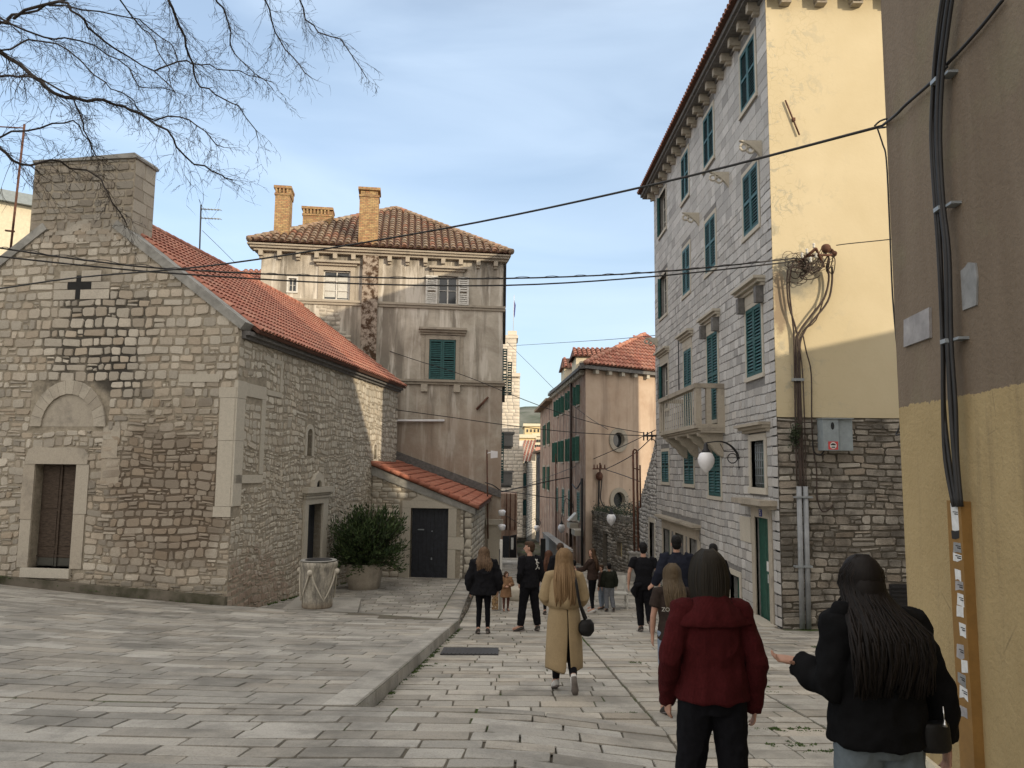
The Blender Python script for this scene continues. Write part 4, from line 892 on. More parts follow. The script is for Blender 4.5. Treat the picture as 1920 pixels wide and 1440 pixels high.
# exposed stones where render fell
mb = MB(); rb = random.Random(3)
stones(mb, RB.p, -8.4, -6.6, 5.2, 6.95, (.14, .22), (.2, .4), 0, clip=lambda z: (-8.3+(6.9-z)*.35+.2*math.sin(z*5), -6.5-(z-5.3)*.55+.15*math.sin(z*7)), hh=(.005, .02), joint=.03, rnd=rb)
mb.build('bare_stones', 'chapel_side_stone', mid_house)
mb = MB(); 
for (z, d) in ((6.98, .07), (7.09, .12), (3.62, .1), (3.73, .17)): RB.box(mb, BS0-.02, .1, z, z+.1, -.05, d, 0, (.2, .3, 0))
for s_ in (-3.42, -2.0): RB.box(mb, s_-.14, s_+.14, 3.3, 3.62, -.02, .13, 0, (.9, .1, 0))
mb.build('string_course', 'old_trim_stone', mid_house)
mb = MB(); RB.box(mb, BS0-.45, .22, 9.3, 9.4, -.4, .36, 0, (.2, .2, 0)); RB.box(mb, BS0-.3, .15, BZ1, 9.3, -.3, .24, 0, (.3, .2, 0)); RB.box(mb, BS0-.55, .28, 9.4, 9.47, -.5, .44, 0, (.1, .2, 0))
mb.build('eaves_cornice', 'old_trim_stone', mid_house)
s_ = BS0-.1
while s_ < .1:
    if not -6.5 < s_ < -5.5: one('eaves_bracket', 'old_trim_stone', mid_house, [(RB, s_, s_+.18, 8.98, BZ1, -.02, .26), (RB, s_+.02, s_+.16, 8.88, 8.979, -.02, .14)])
    s_ += .78
mb = MB(); RB.box(mb, -6.2, -5.52, -4, BZ1, -.02, .22); mb.build('flue', 'flue_render', mid_house)['label'] = 'flue rising up the front, render flaking off'
# pyramid roof
e0 = RB.p(BS0-.5, 9.53, .5); e1 = RB.p(.32, 9.53, .5); e2 = RB.p(.32, 9.53, -9.6); e3 = RB.p(BS0-.5, 9.53, -9.6); pk = at(743, 392, 38.6)
mb = MB(); mb.add([e0, e1, e2, e3, pk], [(0, 1, 4), (1, 2, 4), (2, 3, 4), (3, 0, 4), (3, 2, 1, 0)], 1)
a_ = (e1-e0); la = a_.length; an = a_.normalized(); foot = e0+an*((pk-e0).dot(an)); bvec = pk-foot; lb = bvec.length; pa = (pk-e0).dot(an)
tiles(mb, e0+Vector((0, 0, .02)), an, bvec, la, lb, .30, .40, .125, keep=lambda a, b: (b/lb)*pa-.12 < a < la-(b/lb)*(la-pa)+.12, rnd=random.Random(9), seg=6)
for q in (e0, e1):
    d = (pk-q); k = int(d.length/.4)
    for i in range(k): a = q+d*(i/k)+Vector((0, 0, .06)); mb.tube([a, q+d*((i+1.1)/k)+Vector((0, 0, .04))], [.14, .12], 8, 0, (rb.random(), 0, 0))
mb.build('roof', ['old_tile', 'roof_bed'], mid_house)
def chimney(s0, s1, z0, z1, h0, h1, dent=True):
    mb = MB(); RB.box(mb, s0, s1, z0, z1-.36, h0, h1); e = .07
    RB.box(mb, s0-e, s1+e, z1-.12, z1, h0-e, h1+e); RB.box(mb, s0-e*.5, s1+e*.5, z1-.42, z1-.34, h0-e*.5, h1+e*.5)
    RB.box(mb, s0+.04, s1-.04, z1-.34, z1-.12, h0+.04, h1-.04)
    x = s0
    while dent and x < s1-.05: RB.box(mb, x, x+.08, z1-.34, z1-.12, h1-.04, h1+e*.7); x += .16
    y = h0
    while dent and y < h1-.05: RB.box(mb, s1-.04, s1+e*.7, z1-.34, z1-.12, y, y+.08); y += .16
    mb.build('chimney', 'old_brick', mid_house)
chimney(-10.12, -9.5, 9.5, 12.32, -1.3, -.4); chimney(-9.15, -7.85, 9.6, 12.05, -3.0, -2.2); chimney(-6.42, -5.6, 9.46, 12.22, -.5, .3, False)
# windows of the middle house
wn_ = MB(); frame_box(wn_, RB, *w0, .07, -.1, .02); o = wn_.build('window', 'white_paint', mid_house); o['label'] = 'small four-pane window at the top left'; pane(RB, *w0, -.12, o); m2 = MB(); glazing(m2, RB, *w0, -.1, 2, 2, .025); m2.build('frame', 'white_paint', o)
for (w_, lab) in ((w1, 'tall white window with drawn curtains'), (w2, 'white window with grey louvred shutters open')):
    m2 = MB(); frame_box(m2, RB, w_[0]-.02, w_[1]+.02, w_[2], w_[3], .2, -.1, .05, False, (.4, .4, 0)); RB.box(m2, w_[0]-.3, w_[1]+.3, w_[3]+.2, w_[3]+.3, -.05, .16, 0, (.3, .2, 0)); RB.box(m2, w_[0]-.42, w_[1]+.42, w_[3]+.3, w_[3]+.4, -.05, .28, 0, (.3, .2, 0))
    o = m2.build('window', 'old_trim_stone', mid_house); o['label'] = lab
    pane(RB, *w_, -.16, o); m3 = MB(); glazing(m3, RB, *w_, -.12, 2, 3 if w_ is w1 else 2, .04); m3.build('frame', 'white_paint', o)
    m3 = MB(); RB.box(m3, w_[0]+.06, (w_[0]+w_[1])/2-.04 if w_ is w1 else w_[0]+.07, w_[2]+.15, w_[3]-.25, -.155, -.145)
    if w_ is w1: RB.box(m3, (w_[0]+w_[1])/2+.04, w_[1]-.06, w_[2]+.12, w_[3]-.25, -.155, -.145)
    m3.build('curtain', 'curtain', o)
    if w_ is w2:
        for a, b in ((w_[0]-.55, w_[0]-.03), (w_[1]+.03, w_[1]+.5)):
            m3 = MB(); shutter_leaf(m3, RB, a, b, w_[2]-.05, w_[3]-.02, .08, slat=.09, rail=.08); m3.build('shutter', 'white_paint', o)
m2 = MB(); frame_box(m2, RB, *w3, .17, -.1, .05, False, (.4, .4, 0)); 
o = m2.build('window', 'old_trim_stone', mid_house); o['label'] = 'window closed by green louvred shutters'; pane(RB, *w3, -.18, o, 'door_inside')
shutter_pair(RB, w3[0]+.01, w3[1]-.01, w3[2], w3[3]-.01, -.02, o, slat=.08)
cornice(RB, w3[0]-.4, w3[1]+.4, w3[3]+.2, o, 'old_trim_stone', .3, .1)
for a in (w3[0]-.35, w3[1]+.18): one('jamb', 'old_trim_stone', o, [(RB, a, a+.16, 3.83, w3[3]+.2, -.05, .03)])
# corner pier, fittings on the middle house
mb = MB(); RB.box(mb, -.55, .03, -5.2, -2.4, -.05, .12, 0, (.6, .7, 0)); RB.box(mb, -.65, .1, -2.4, -2.18, -.05, .22, 0, (.6, .3, 0)); mb.build('corner_pier', 'dressed_stone', mid_house)
mb = MB(); q = [RB.meet(915, 745), RB.meet(893, 768)]; mb.tube([RB.p(*q[0], .1), RB.p(*q[1], .1)], .05, 6); tag(mb.build('wall_strut', 'rust_iron'), 'short slanting rusty bar fixed high on the beige house', 'bar')
mb = MB(); a = RB.meet(733, 790); b = RB.meet(833, 789); mb.tube([RB.p(-5.6, a[1], .1), RB.p(b[0], b[1], .1)], .07, 6, flat=.8); tag(mb.build('tube_light', 'opal_glass'), 'long white tube fixed level across the beige house', 'tube')
fl = thing('floodlight', 'white floodlight on a thin dark pole by the corner of the beige house', 'floodlight', at(913, 1000, 32.4))
mb = MB(); mb.tube([at(913, 843, 32.4), at(915, 1010, 32.4)], .03, 6); mb.build('pole', 'rust_iron', fl)
mb = MB(); mb.tube([at(913, 850, 32.4), at(920, 848, 32.4)], .025, 6); c = at(926, 852, 32.3); mb.hexa([c+Vector((-.13, -.1, -.17)), c+Vector((.16, -.06, -.13)), c+Vector((.16, .05, -.13)), c+Vector((-.13, .03, -.17)), c+Vector((-.13, -.1, .16)), c+Vector((.16, -.06, .13)), c+Vector((.16, .05, .13)), c+Vector((-.13, .03, .16))]); mb.build('lamp_head', 'opal_glass', fl)
# street side of the middle house: shutters standing open, oriels
for k, (x0, x1, y0, y1, Y) in enumerate(((942, 951, 654, 741, 35.2), (951, 960, 679, 741, 36.4), (936.5, 945, 812, 905, 34.4))):
    p0 = at(x0, y1, Y); p1 = at(x1, y0, Y); mb = MB(); f_ = Fr((p0.x, Y), (1, 0)); shutter_leaf(mb, f_, max(0, -.02), p1.x-p0.x, p0.z, p1.z, 0, slat=.12, rail=.04); mb.build('shutter', 'green_paint', mid_house)
mb = MB()
for z in (9.1, 7.0, 3.7): mb.box(BO.x-.3, BO.x+.13, 33.95, 43, z, z+.12)
mb.box(BO.x-.5, BO.x-.02, 33.9, 45, -5.5, 9.2); mb.build('street_wall', 'lead_grey', mid_house)
for (x0, x1, y0, y1, Y, n_) in ((940, 962, 813, 836, 41, 1), (938, 961, 886, 910, 41.5, 2)):
    p0 = at(x0, y1, Y); p1 = at(x1, y0, Y); mb = MB(); mb.box(p0.x, p1.x, Y, Y+1.6, p0.z, p1.z); mb.box(p0.x, p1.x+.08, Y-.05, Y+1.7, p1.z, p1.z+.1); mb.box(p0.x, p1.x-.06, Y+.1, Y+1.5, p0.z-.12, p0.z-.0); mb.build('oriel', 'grey_wall', mid_house)
# ================================================================ LEAN-TO BY THE CHAPEL
AO = (CO[0]+cu.x*10.3, CO[1]+cu.y*10.3); RA = Fr(AO, (.98868, -.15))
lean = thing('lean_to', 'low stone lean-to with a black double door under a sloping red tile roof', 'lean-to', (-3, 29.5, -4))
ad = (1.52, 2.92, -4.3, -1.45)
top_ = lambda s_: .12-(s_)*.41
mb = MB(); panel(mb, RA, 0.02, 3.76, -5, -1.42, [ad], .3); P = [(.02, -1.42), (3.76, -1.42), (.02, .05)]
mb.add([RA.p(*p) for p in P], [(0, 1, 2)], 0)
ra = random.Random(55)
blkA = [ad, (1.1, 3.35, -4.3, -1.1)]
stones(mb, RA.p, .02, 3.5, -4.4, .05, (.12, .24), (.15, .42), 1, blkA, clip=lambda z: (.02, 3.5 if z < -1.5 else (.08-z)/.41), hh=(.01, .03), joint=.026, jit=.02, cut=.2, tint=tintS, rnd=ra, wav=.01, split=.15)
stones(mb, RA.p, 3.5, 3.77, -4.4, -1.5, (.28, .4), (.26, .27), 2, hh=(.015, .025), joint=.014, cut=.06, rnd=ra, tint=lambda a, b, r: (r.uniform(.4, 1), r.random()*.4, 0))
mb.build('wall', ['chapel_side_mortar', 'chapel_side_stone', 'dressed_stone'], lean)
mb = MB()
for (a, b, c, d) in ((1.12, 1.52, -4.3, -3.2), (1.05, 1.52, -3.2, -2.2), (1.2, 1.52, -2.2, -1.45), (2.92, 3.2, -4.3, -2.9), (2.92, 3.5, -2.9, -2.45), (2.92, 3.22, -2.45, -1.45), (1.2, 3.3, -1.45, -1.18)): RA.box(mb, a, b, c+.006, d-.006, -.3, .035, 0, (ra.uniform(.3, .9), ra.random()*.4, 0))
RA.prism(mb, [(1.5, -1.18), (3.0, -1.18), (2.6, -1.02), (2.0, -.9)], -.1, .03, 0, (.7, .2, 0)); RA.box(mb, 1.4, 3.1, -4.3, -4.02+.1, .0, .2, 0, (.7, .2, 0))
mb.build('door_surround', 'dressed_stone', lean)
o = plank_door(RA, 1.52, 2.92, -4.0, -1.45, -.18, 'navy_wood', lean, 10, 'black plank double door', .02)
mb = MB(); RA.box(mb, 2.26, 2.3, -3.3, -3.22, -.18, -.14); RA.box(mb, 2.26, 2.3, -2.3, -2.26, -.18, -.15); RA.box(mb, 1.75, 1.98, -2.25, -2.21, -.18, -.15); mb.build('handle', 'galvanised', o)
mb = MB()
FAr = Fr(RA.p(3.76, 0).xy, Vector((.06, 1))); FAr.box(mb, 0, 5.9, -5.2, -1.5, -.3, 0, 0); stones(mb, FAr.p, 0, 5.9, -5, -1.5, (.14, .24), (.2, .45), 1, rnd=ra, tint=tintS, hh=(.01, .03)); mb.build('side_wall', ['rough_mortar', 'chapel_side_stone'], lean)
mb = MB(); c_a = RA.meet(698, 873); c_b = RA.meet(892, 953); RA.prism(mb, [(c_a[0], c_a[1]-.34), (c_b[0], c_b[1]-.22), (c_b[0], c_b[1]), (c_a[0], c_a[1])], -.25, .07); mb.build('coping', 'coping_grey', lean)
mb = MB(); r0 = RA.p(*RA.meet(698, 868), .1); r1 = RA.p(*RA.meet(899, 951), .1); q0 = RB.p(*RB.meet(722, 871), .03); q1 = RB.p(*RB.meet(921, 934), .03)
a_ = q1-r1; b_ = r0-r1
mb.add([r0, r1, q1, q0]+[p-Vector((0, 0, .1)) for p in (r0, r1, q1, q0)], [(0, 1, 2, 3), (0, 4, 5, 1), (1, 5, 6, 2), (7, 6, 5, 4), (3, 7, 4, 0)], 1)
tiles(mb, r1+Vector((0, 0, .02)), a_, b_, a_.length, b_.length, .22, .36, .1, rnd=ra)
for i in range(11): p = r1+(r0-r1)*(i/11); mb.tube([p+Vector((0, 0, .02)), r1+(r0-r1)*((i+1.15)/11)+Vector((0, 0, .0))], [.085, .075], 8, 0, (ra.random(), 0, 0))
mb.build('roof', ['orange_tile', 'roof_bed'], lean)
mb = MB(); RB.prism(mb, [(-5.6, .7), (0.0, -1.25), (0.0, -.95), (-5.6, 1.1)], -.02, .1); mb.build('flashing', 'lead_grey', lean)
# ================================================================ WELL HEAD, PLANTER, OLEANDER
wc = at(598, 1137, 19.2); WX, WY = wc.x, 19.0; WZ = zt(0, WY)+.16
mb = MB(); p = [ray(522, 1148), ray(668, 1150), ray(676, 1120), ray(560, 1118)]; p = [q*(-(WZ-.0)/-q.z) for q in p]; p = [q*(WZ/q.z) if abs(q.z) > 1e-6 else q for q in [ray(522, 1146), ray(670, 1148), ray(677, 1121), ray(560, 1118)]]
lo = [Vector((q.x, q.y, WZ-.4)) for q in p]; mb.hexa(lo+p, 0, (.5, .3, 0)); tag(mb.build('well_step', 'plaza_stone'), 'low square stone step carrying the well head', 'step')
well = thing('stone_well', 'carved grey stone well head standing on a low step by the chapel', 'well head', (WX, WY, WZ))
mb = MB()
def octw(t, z): k = min(1, max(0, (z-.3)/.8)); sq = 1/max(abs(math.cos(t-.6)), abs(math.sin(t-.6))); sq = min(sq, 1.16); return 1*(1-k)+sq*k*.98+.02*k
prof = [(.34, 0), (.36, .03), (.36, .2), (.37, .5), (.385, .8), (.395, .95), (.41, .98), (.41, 1.06), (.395, 1.08), (.33, 1.1), (.31, .7)]
mb.lathe((0, 0, 0), prof[:9], 40, 0, (.5, .3, 0), octw)
mb.build('body', 'well_stone' if 'well_stone' in MAT else 'dressed_stone', well, True)
mb = MB(); mb.lathe((0, 0, 1.1), [(.43, 0), (.43, .012), (.34, .014), (.32, -.0)], 32, 0, (.2, .2, 0), octw); mb.build('rim', 'coping_grey', well, True)
mb = MB(); mb.lathe((0, 0, 1.117), [(.32, 0), (.31, .006)], 24, 0); mb.build('lid', 'black_iron', well, True)
for t0 in (.6-1.57*.5-.0, .6+math.pi*1.25, .6+math.pi*.75, .6+math.pi*.25, .6-math.pi*.25):
    a = t0; mb = MB(); c = Vector((math.cos(a), math.sin(a), 0)); mb.ball(c*.475+Vector((0, 0, .86)), .07, .07, .07, 10, 6, 0, (.6, .2, 0))
    for sg in (-1, 1):
        L = [];
        for k in range(9): q = k/8; aa = a+sg*(.06+.75*q*q); rr = .45*octw(aa, .3+.55*(1-q))-.02+.01; L.append(Vector((math.cos(aa), math.sin(aa), 0))*(rr*.93)+Vector((0, 0, .9-.02*q-.0+(-.7*q**1.3))))
        mb.tube(L, [.028*(1-.6*k/8) for k in range(9)], 6, 0, (.7, .2, 0))
    mb.build('corner_scroll', 'dressed_stone', well, True)
pc = at(683, 1098, 24.6); PZ = zt(0, pc.y)
mb = MB(); mb.lathe((pc.x, pc.y, PZ-.02), [(.40, 0), (.45, .05), (.49, .3), (.525, .7), (.51, .8), (.44, .8), (.42, .7)], 28, 0, (.7, .7, 0), lambda t, z: min(1.12, 1/max(abs(math.cos(t)), abs(math.sin(t)))))
tag(mb.build('planter', 'old_trim_stone'), 'rounded square stone planter beside the lean-to door', 'planter')
ole = thing('oleander_bush', 'dense dark green oleander bush growing in the stone planter', 'shrub', (pc.x, pc.y, PZ+.7))
ro_ = random.Random(44); mb = MB(); st = MB()
for i in range(420):
    a = ro_.uniform(0, 6.28); el = ro_.uniform(.35, 1.5) if i > 60 else ro_.uniform(-.15, .5); L = ro_.uniform(1.3, 1.72)*(1.0 if el > .6 else .74)
    d = Vector((math.cos(a)*math.cos(el)*.78+.07, math.sin(a)*math.cos(el)*.8, math.sin(el)*1.1)); b0 = Vector((math.cos(a)*.2, math.sin(a)*.2, .0))
    if d.x > 0 and .2 < el < .9: L *= 1.1
    P = [b0, b0+d*L*.5+Vector((0, 0, .1)), b0+d*L+Vector((ro_.gauss(0, .08), ro_.gauss(0, .08), -.05))]
    st.tube(P, [.014, .009, .004], 4, 0, (.5, 0, 0), False)
    for k in range(34):
        t = ro_.uniform(.12, 1.04); q = P[0].lerp(P[1], t*2) if t < .5 else P[1].lerp(P[2], t*2-1)
        q = q+Vector((ro_.gauss(0, .05), ro_.gauss(0, .05), ro_.gauss(0, .05)))
        v = (d+Vector((ro_.uniform(-1, 1), ro_.uniform(-1, 1), ro_.uniform(-.5, 1)))*.8).normalized(); s = v.orthogonal().normalized(); s = (s*math.cos(ro_.random()*6)+v.cross(s)*math.sin(ro_.random()*6)).normalized()*.02; ln = ro_.uniform(.1, .2)
        mb.add([q, q+v*ln*.45+s, q+v*ln, q+v*ln*.45-s], [(0, 1, 2, 3)], 0, (ro_.random()**1.5, 0, 0))
mb.build('foliage', 'oleander_leaf', ole, True); st.build('stem', 'bark', ole, True)
# ================================================================ PINK HOUSE
OC = ray(1098, 880)*42; cuf = Vector((1, .64)).normalized(); cus = Vector((-.052, 1)).normalized(); RCf = Fr((OC.x, OC.y), cuf); RCs = Fr((OC.x, OC.y), cus, True)
pink = thing('pink_house', 'tall pink house down the street with two round windows and a red hipped roof', 'house', (OC.x+3, OC.y+5, -5.3))
def round_hole(mb, fr, c, r, mat_i=0):
    pass
mb = MB(); H1 = (1.88, 2.78, 1.22, 2.12); H2 = (1.9, 2.8, -2.1, -1.2)
panel(mb, RCf, 0, 9, -6, 5.5, [H1, H2], .25)
mb.build('wall', 'pink_render', pink)
for (a, b, c, d), lab in ((H1, 'upper round window'), (H2, 'lower round window')):
    cx, cz = (a+b)/2, (c+d)/2; r_ = .43; mb = MB(); n = 20
    for i in range(n):
        a0, a1 = 2*math.pi*i/n, 2*math.pi*(i+1)/n; RCf.prism(mb, [(cx+q*math.cos(t), cz+q*math.sin(t)) for q, t in ((r_, a0), (.68, a0), (.68, a1), (r_, a1))], -.2, .07, 0, (.6, .5, 0))
    o = mb.build('window', 'old_trim_stone', pink); o['label'] = lab; pane(RCf, a, b, c, d, -.2, o, 'window_glass')
mb = MB(); sw_ = []
for s_ in (2.1, 5.7, 9.1, 11.95): sw_.append((s_+.05, s_+1.15, 3.75, 4.85))
for s_ in (2.3, 5.5, 9.2, 12.75): sw_.append((s_+.05, s_+1.2, .5, 1.9))
for s_ in (1.95, 5.65, 8.75, 12.2): sw_.append((s_, s_+1.2, -2.9, -1.3))
sd_ = [(.7, 1.7, -5.6, -3.7), (3.6, 4.6, -5.6, -3.9), (7, 8, -5.6, -4)]
panel(mb, RCs, 0, 16, -6.5, 5.5, sw_+sd_, .2); mb.build('wall', 'pink_worn_render', pink)['label'] = 'worn pinkish street side'
for q in sw_:
    m2 = MB(); frame_box(m2, RCs, *q, .1, -.1, .03, True, (.3, .6, 0)); o = m2.build('window', 'old_trim_stone', pink); pane(RCs, *q, -.15, o, 'door_inside')
    if q[2] > -2: 
        for a, b in ((q[0]-.12, q[0]-.06), (q[1]+.06, q[1]+.12)):
            m3 = MB(); RCs.box(m3, a, b, q[2], q[3], .02, .24); m3.build('shutter', 'green_grey_paint', o)
    else: shutter_pair(RCs, q[0], q[1], q[2], q[3], -.03, o, 'green_grey_paint', slat=.16, mid=False)
for q in sd_: pane(RCs, *q, -.18, pink, 'navy_wood', 'door')
mb = MB()
RCf.box(mb, -.3, 9, 5.5, 5.68, -.3, .35); RCf.box(mb, -.2, 9, 5.681, 5.86, -.3, .22); RCs.box(mb, -.3, 16, 5.5, 5.68, -.3, .35)
mb.build('eaves_cornice', 'lead_grey', pink)
for i in range(9): one('eaves_bracket', 'dressed_stone', pink, [(RCf, .5+i*.95, .72+i*.95, 5.28, 5.5, -.02, .28)])
for i in range(22): one('eaves_bracket', 'dressed_stone', pink, [(RCs, .4+i*.7, .6+i*.7, 5.25, 5.5, -.02, .26)])
mb = MB(); bp = [RCf.p(.5, 0, -.3), RCf.p(8.7, 0, -.3), RCf.p(8.7, 0, -.3)+Vector((0, 10, 0)), RCs.p(15.7, 0, -.3)+Vector((2, 0, 0)), RCs.p(15.7, 0, -.3), RCs.p(.5, 0, -.3)]
mb.add([(q.x, q.y, -6.5) for q in bp]+[(q.x, q.y, 5.4) for q in bp], [tuple(range(5, -1, -1)), tuple(range(6, 12))]+[(i, (i+1) % 6, 6+(i+1) % 6, 6+i) for i in range(6)], 0); mb.build('house_body', 'pink_render', pink)
apx = at(1209, 628, OC.y+6.5); c0 = RCf.p(-.35, 5.72, .4); c1 = RCf.p(9, 5.72, .4); c2_ = RCs.p(16, 5.72, .4); apx2 = apx+Vector((cus.x*8, cus.y*8, 0))
mb = MB(); mb.add([c0, c1, c2_, apx, apx2, Vector((c1.x, c1.y+14, 5.7))], [(0, 1, 3), (0, 3, 4, 2), (1, 5, 4, 3)], 1)
a_ = c1-c0; an = a_.normalized(); la = a_.length; pa = (apx-c0).dot(an); foot = c0+an*pa; bv = apx-foot; lb = bv.length
tiles(mb, c0+Vector((0, 0, .03)), an, bv, la, lb, .28, .4, .12, keep=lambda a, b: (b/lb)*pa-.1 < a < la-(b/lb)*(la-pa)+.1, rnd=random.Random(2))
d = apx-c0
for i in range(18): mb.tube([c0+d*(i/18)+Vector((0, 0, .08)), c0+d*((i+1.1)/18)+Vector((0, 0, .06))], [.14, .12], 7, 0, (.5+.5*(i % 2), 0, 0))
mb.build('roof', ['red_tile', 'roof_bed'], pink)
for (x0, x1, yb, yt, Y, rx0, rx1, ry, lab) in ((1080, 1125, 695, 668, 48, 1073, 1150, 654, 'long dormer'), (1058, 1076, 715, 689, 53, 1053, 1076, 672, 'narrow dormer')):
    p0 = at(x0, yb, Y); p1 = at(x1, yt, Y); mb = MB(); mb.box(p0.x, p1.x, Y, Y+3, p0.z-1, p1.z); dm = mb.build('dormer', 'cream_wall', pink); dm['label'] = lab
    q0 = at(rx0, yt, Y-.2); q1 = at(rx1, ry, Y+1.2); mb = MB()
    mb.add([q0, Vector((q1.x, Y-.2, q0.z)), q1, Vector((q0.x+.15, Y+1.2, q1.z)), Vector((q0.x, Y+2.8, q0.z)), Vector((q1.x, Y+2.8, q0.z))], [(0, 1, 2, 3), (4, 3, 2, 5), (0, 3, 4)], 1)
    L = q1.x-q0.x; tiles(mb, q0+Vector((.08, 0, .02)), (1, 0, 0), Vector((0, 1.4, q1.z-q0.z)), L-.08, math.hypot(1.4, q1.z-q0.z), .3, .4, .12, rnd=random.Random(4)); mb.build('roof', ['red_tile', 'roof_bed'], dm)
mb = MB()
for s_ in (4.9,): mb.tube([RCs.p(s_, 5.4, .12), RCs.p(s_, -4.6, .12)], .09, 8)
mb.build('downpipe', 'cable_brown', pink)
for s_, z_ in ((.7, -3.6), (2.6, -3.35)):
    mb = MB(); RCs.box(mb, s_-.1, s_+1.3, z_, z_+.3, 0, .5); mb.build('door_hood', 'dressed_stone', pink)
# ================================================================ HOUSES FURTHER DOWN
def house_box(name, label, px0, px1, ytop, Y0, Y1, mat, depthx=None, zb=-9, group=None, cat='house', xr=None):
    p0 = at(px0, ytop, Y0); p1 = at(px1, ytop, Y0); t = thing(name, label, cat, ((p0.x+p1.x)/2, Y0+1, zs(Y0)), group)
    mb = MB(); mb.box(p0.x, p1.x, Y0, Y1, zb, p0.z); mb.build('wall', mat, t); return t, p0, p1
# D: behind the pink house
d0 = at(1036, 752, 58.5); t = thing('street_house', 'narrow pinkish house just past the pink house with open green shutters', 'house', (d0.x+2, 60, -6.2))
RD = Fr((d0.x, 58.5), (-.030, 1), True); mb = MB(); qs = [(2.2, 3.3, 2.0, 3.7), (6.2, 7.3, 2.0, 3.7), (2.2, 3.3, -1.6, .2), (6.2, 7.3, -1.6, .2)]
panel(mb, RD, 0, 12, -8, d0.z, qs, .2); mb.box(d0.x+.35, d0.x+3.4, 58.5, 70, -8, d0.z-.02); mb.build('wall', 'pink_worn_render', t)
mb = MB(); RD.box(mb, -.3, 12.3, d0.z, d0.z+.2, -3.5, .55); RD.box(mb, -.3, 12.3, d0.z+.2, d0.z+.5, -3.3, .1); mb.build('roof', 'old_tile', t)
for q in qs:
    m2 = MB(); frame_box(m2, RD, *q, .15, -.1, .05, True, (.5, .5, 0)); o = m2.build('window', 'old_trim_stone', t); pane(RD, *q, -.15, o, 'door_inside')
    for a in (q[0]-.2, q[1]+.1): m3 = MB(); RD.box(m3, a, a+.08, q[2], q[3], .03, .14); m3.build('shutter', 'green_grey_paint', o)
# the grey row beyond on the right
t = thing('street_house', 'grey house in shade closing the right side of the street', 'house', (3.5, 74, -7))
r0 = at(1022, 810, 71); RE = Fr((r0.x, 71), (-.04, 1), True); qs = [(a, a+1.1, z, z+1.7) for a in (1.5, 4.2, 7) for z in (-.5, -3.4)]
mb = MB(); panel(mb, RE, 0, 10, -8.5, 1.6, qs, .2); mb.box(r0.x+.3, r0.x+3, 71, 81, -8.5, 1.5); mb.build('wall', 'grey_wall', t)
for q in qs: pane(RE, *q, -.15, t, 'door_inside', 'window')
mb = MB(); RE.box(mb, -.2, 10.2, 1.6, 1.8, -3, .4); mb.build('roof', 'old_tile', t)
# tower-like sunlit stone house behind the middle house
T = thing('stone_tower', 'sunlit pale stone tower rising behind the beige house', 'tower', (.6, 75, -7))
def seg(px0, px1, y0, y1, Y, mat, name, mi=None, coursed=True, dep=3, rr_=random.Random(5)):
    a = at(px0, y0, Y); b = at(px1, y1, Y); mb = MB(); mb.box(a.x, b.x, Y, Y+dep, b.z, a.z, 0)
    if coursed: stones(mb, Fr((a.x, Y-.001), (1, 0)).p, 0, b.x-a.x, b.z, a.z, (.3, .36), (.45, .7), 1, hh=(.004, .012), joint=.02, jit=.004, cut=.05, rnd=rr_)
    return mb.build(name, ['house_mortar', mat] if coursed else [mat, mat], T)
seg(930, 968, 632, 705, 76, 'pale_stone', 'wall'); seg(930, 972, 705, 1010, 75.5, 'pale_stone', 'wall'); seg(926, 971.5, 628, 634, 75.9, 'pale_stone', 'cornice', coursed=False, dep=3.3); seg(928, 975.5, 699, 706, 75.2, 'pale_stone', 'cornice', coursed=False, dep=3.5)
seg(952, 969, 620, 628, 76.3, 'pale_stone', 'cap', coursed=False, dep=2.0)
seg(940, 980, 836, 1008, 74.5, 'pale_stone', 'wall', dep=2)
fp = thing('flagpole', 'thin flagpole with a small drooping flag on the stone tower', 'flagpole', at(962, 620, 77))
mb = MB(); mb.tube([at(962, 622, 77), at(964, 553, 77)], .03, 5); mb.build('pole', 'white_paint', fp)
mb = MB(); a, b, c, d = at(963.5, 560, 77), at(967, 572, 77), at(965, 596, 77), at(963, 590, 77); mb.add([a, b, c, d]+[p+Vector((0, .02, 0)) for p in (a, b, c, d)], [(0, 1, 2, 3), (7, 6, 5, 4), (0, 4, 5, 1), (1, 5, 6, 2), (2, 6, 7, 3)]); mb.build('flag', 'sign_blue', fp)
# pinkish shaded front under the oriels with dark gate
t, p0, p1 = house_box('shaded_house', 'narrow pinkish shaded house front with iron downpipes behind the gate', 930, 970, 925, 51.6, 56, 'pink_worn_render')
mb = MB()
for px in (950, 957, 966): a = at(px, 925, 51.5); mb.tube([a, Vector((a.x, 51.5, -4))], .04, 5)
mb.build('downpipe', 'rust_iron', t)
g_ = thing('iron_gate', 'dark closed gate with a white notice at the end of the side lane', 'gate', (at(955, 1043, 50).x, 50, -5.6))
a = at(942, 1043, 50); b = at(955, 1005, 50); mb = MB(); mb.box(a.x, b.x, 50, 50.1, -5.8, b.z); mb.build('gate_leaf', 'navy_wood', g_)
c = at(969, 1005, 50.0); mb = MB(); mb.hexa([(b.x+.01, 50, -5.8), (c.x, 50.9, -5.8), (c.x, 51, -5.8), (b.x+.01, 50.1, -5.8), (b.x+.01, 50, b.z), (c.x, 50.9, b.z+.02), (c.x, 51, b.z+.02), (b.x+.01, 50.1, b.z)]); mb.build('gate_leaf', 'navy_wood', g_)
q0 = at(958, 1030, 50.1); q1 = at(963, 1008, 50.1); mb = MB(); mb.box(q0.x, q1.x, 50.02, 50.08, q0.z, q1.z); mb.build('notice', 'paper', g_)
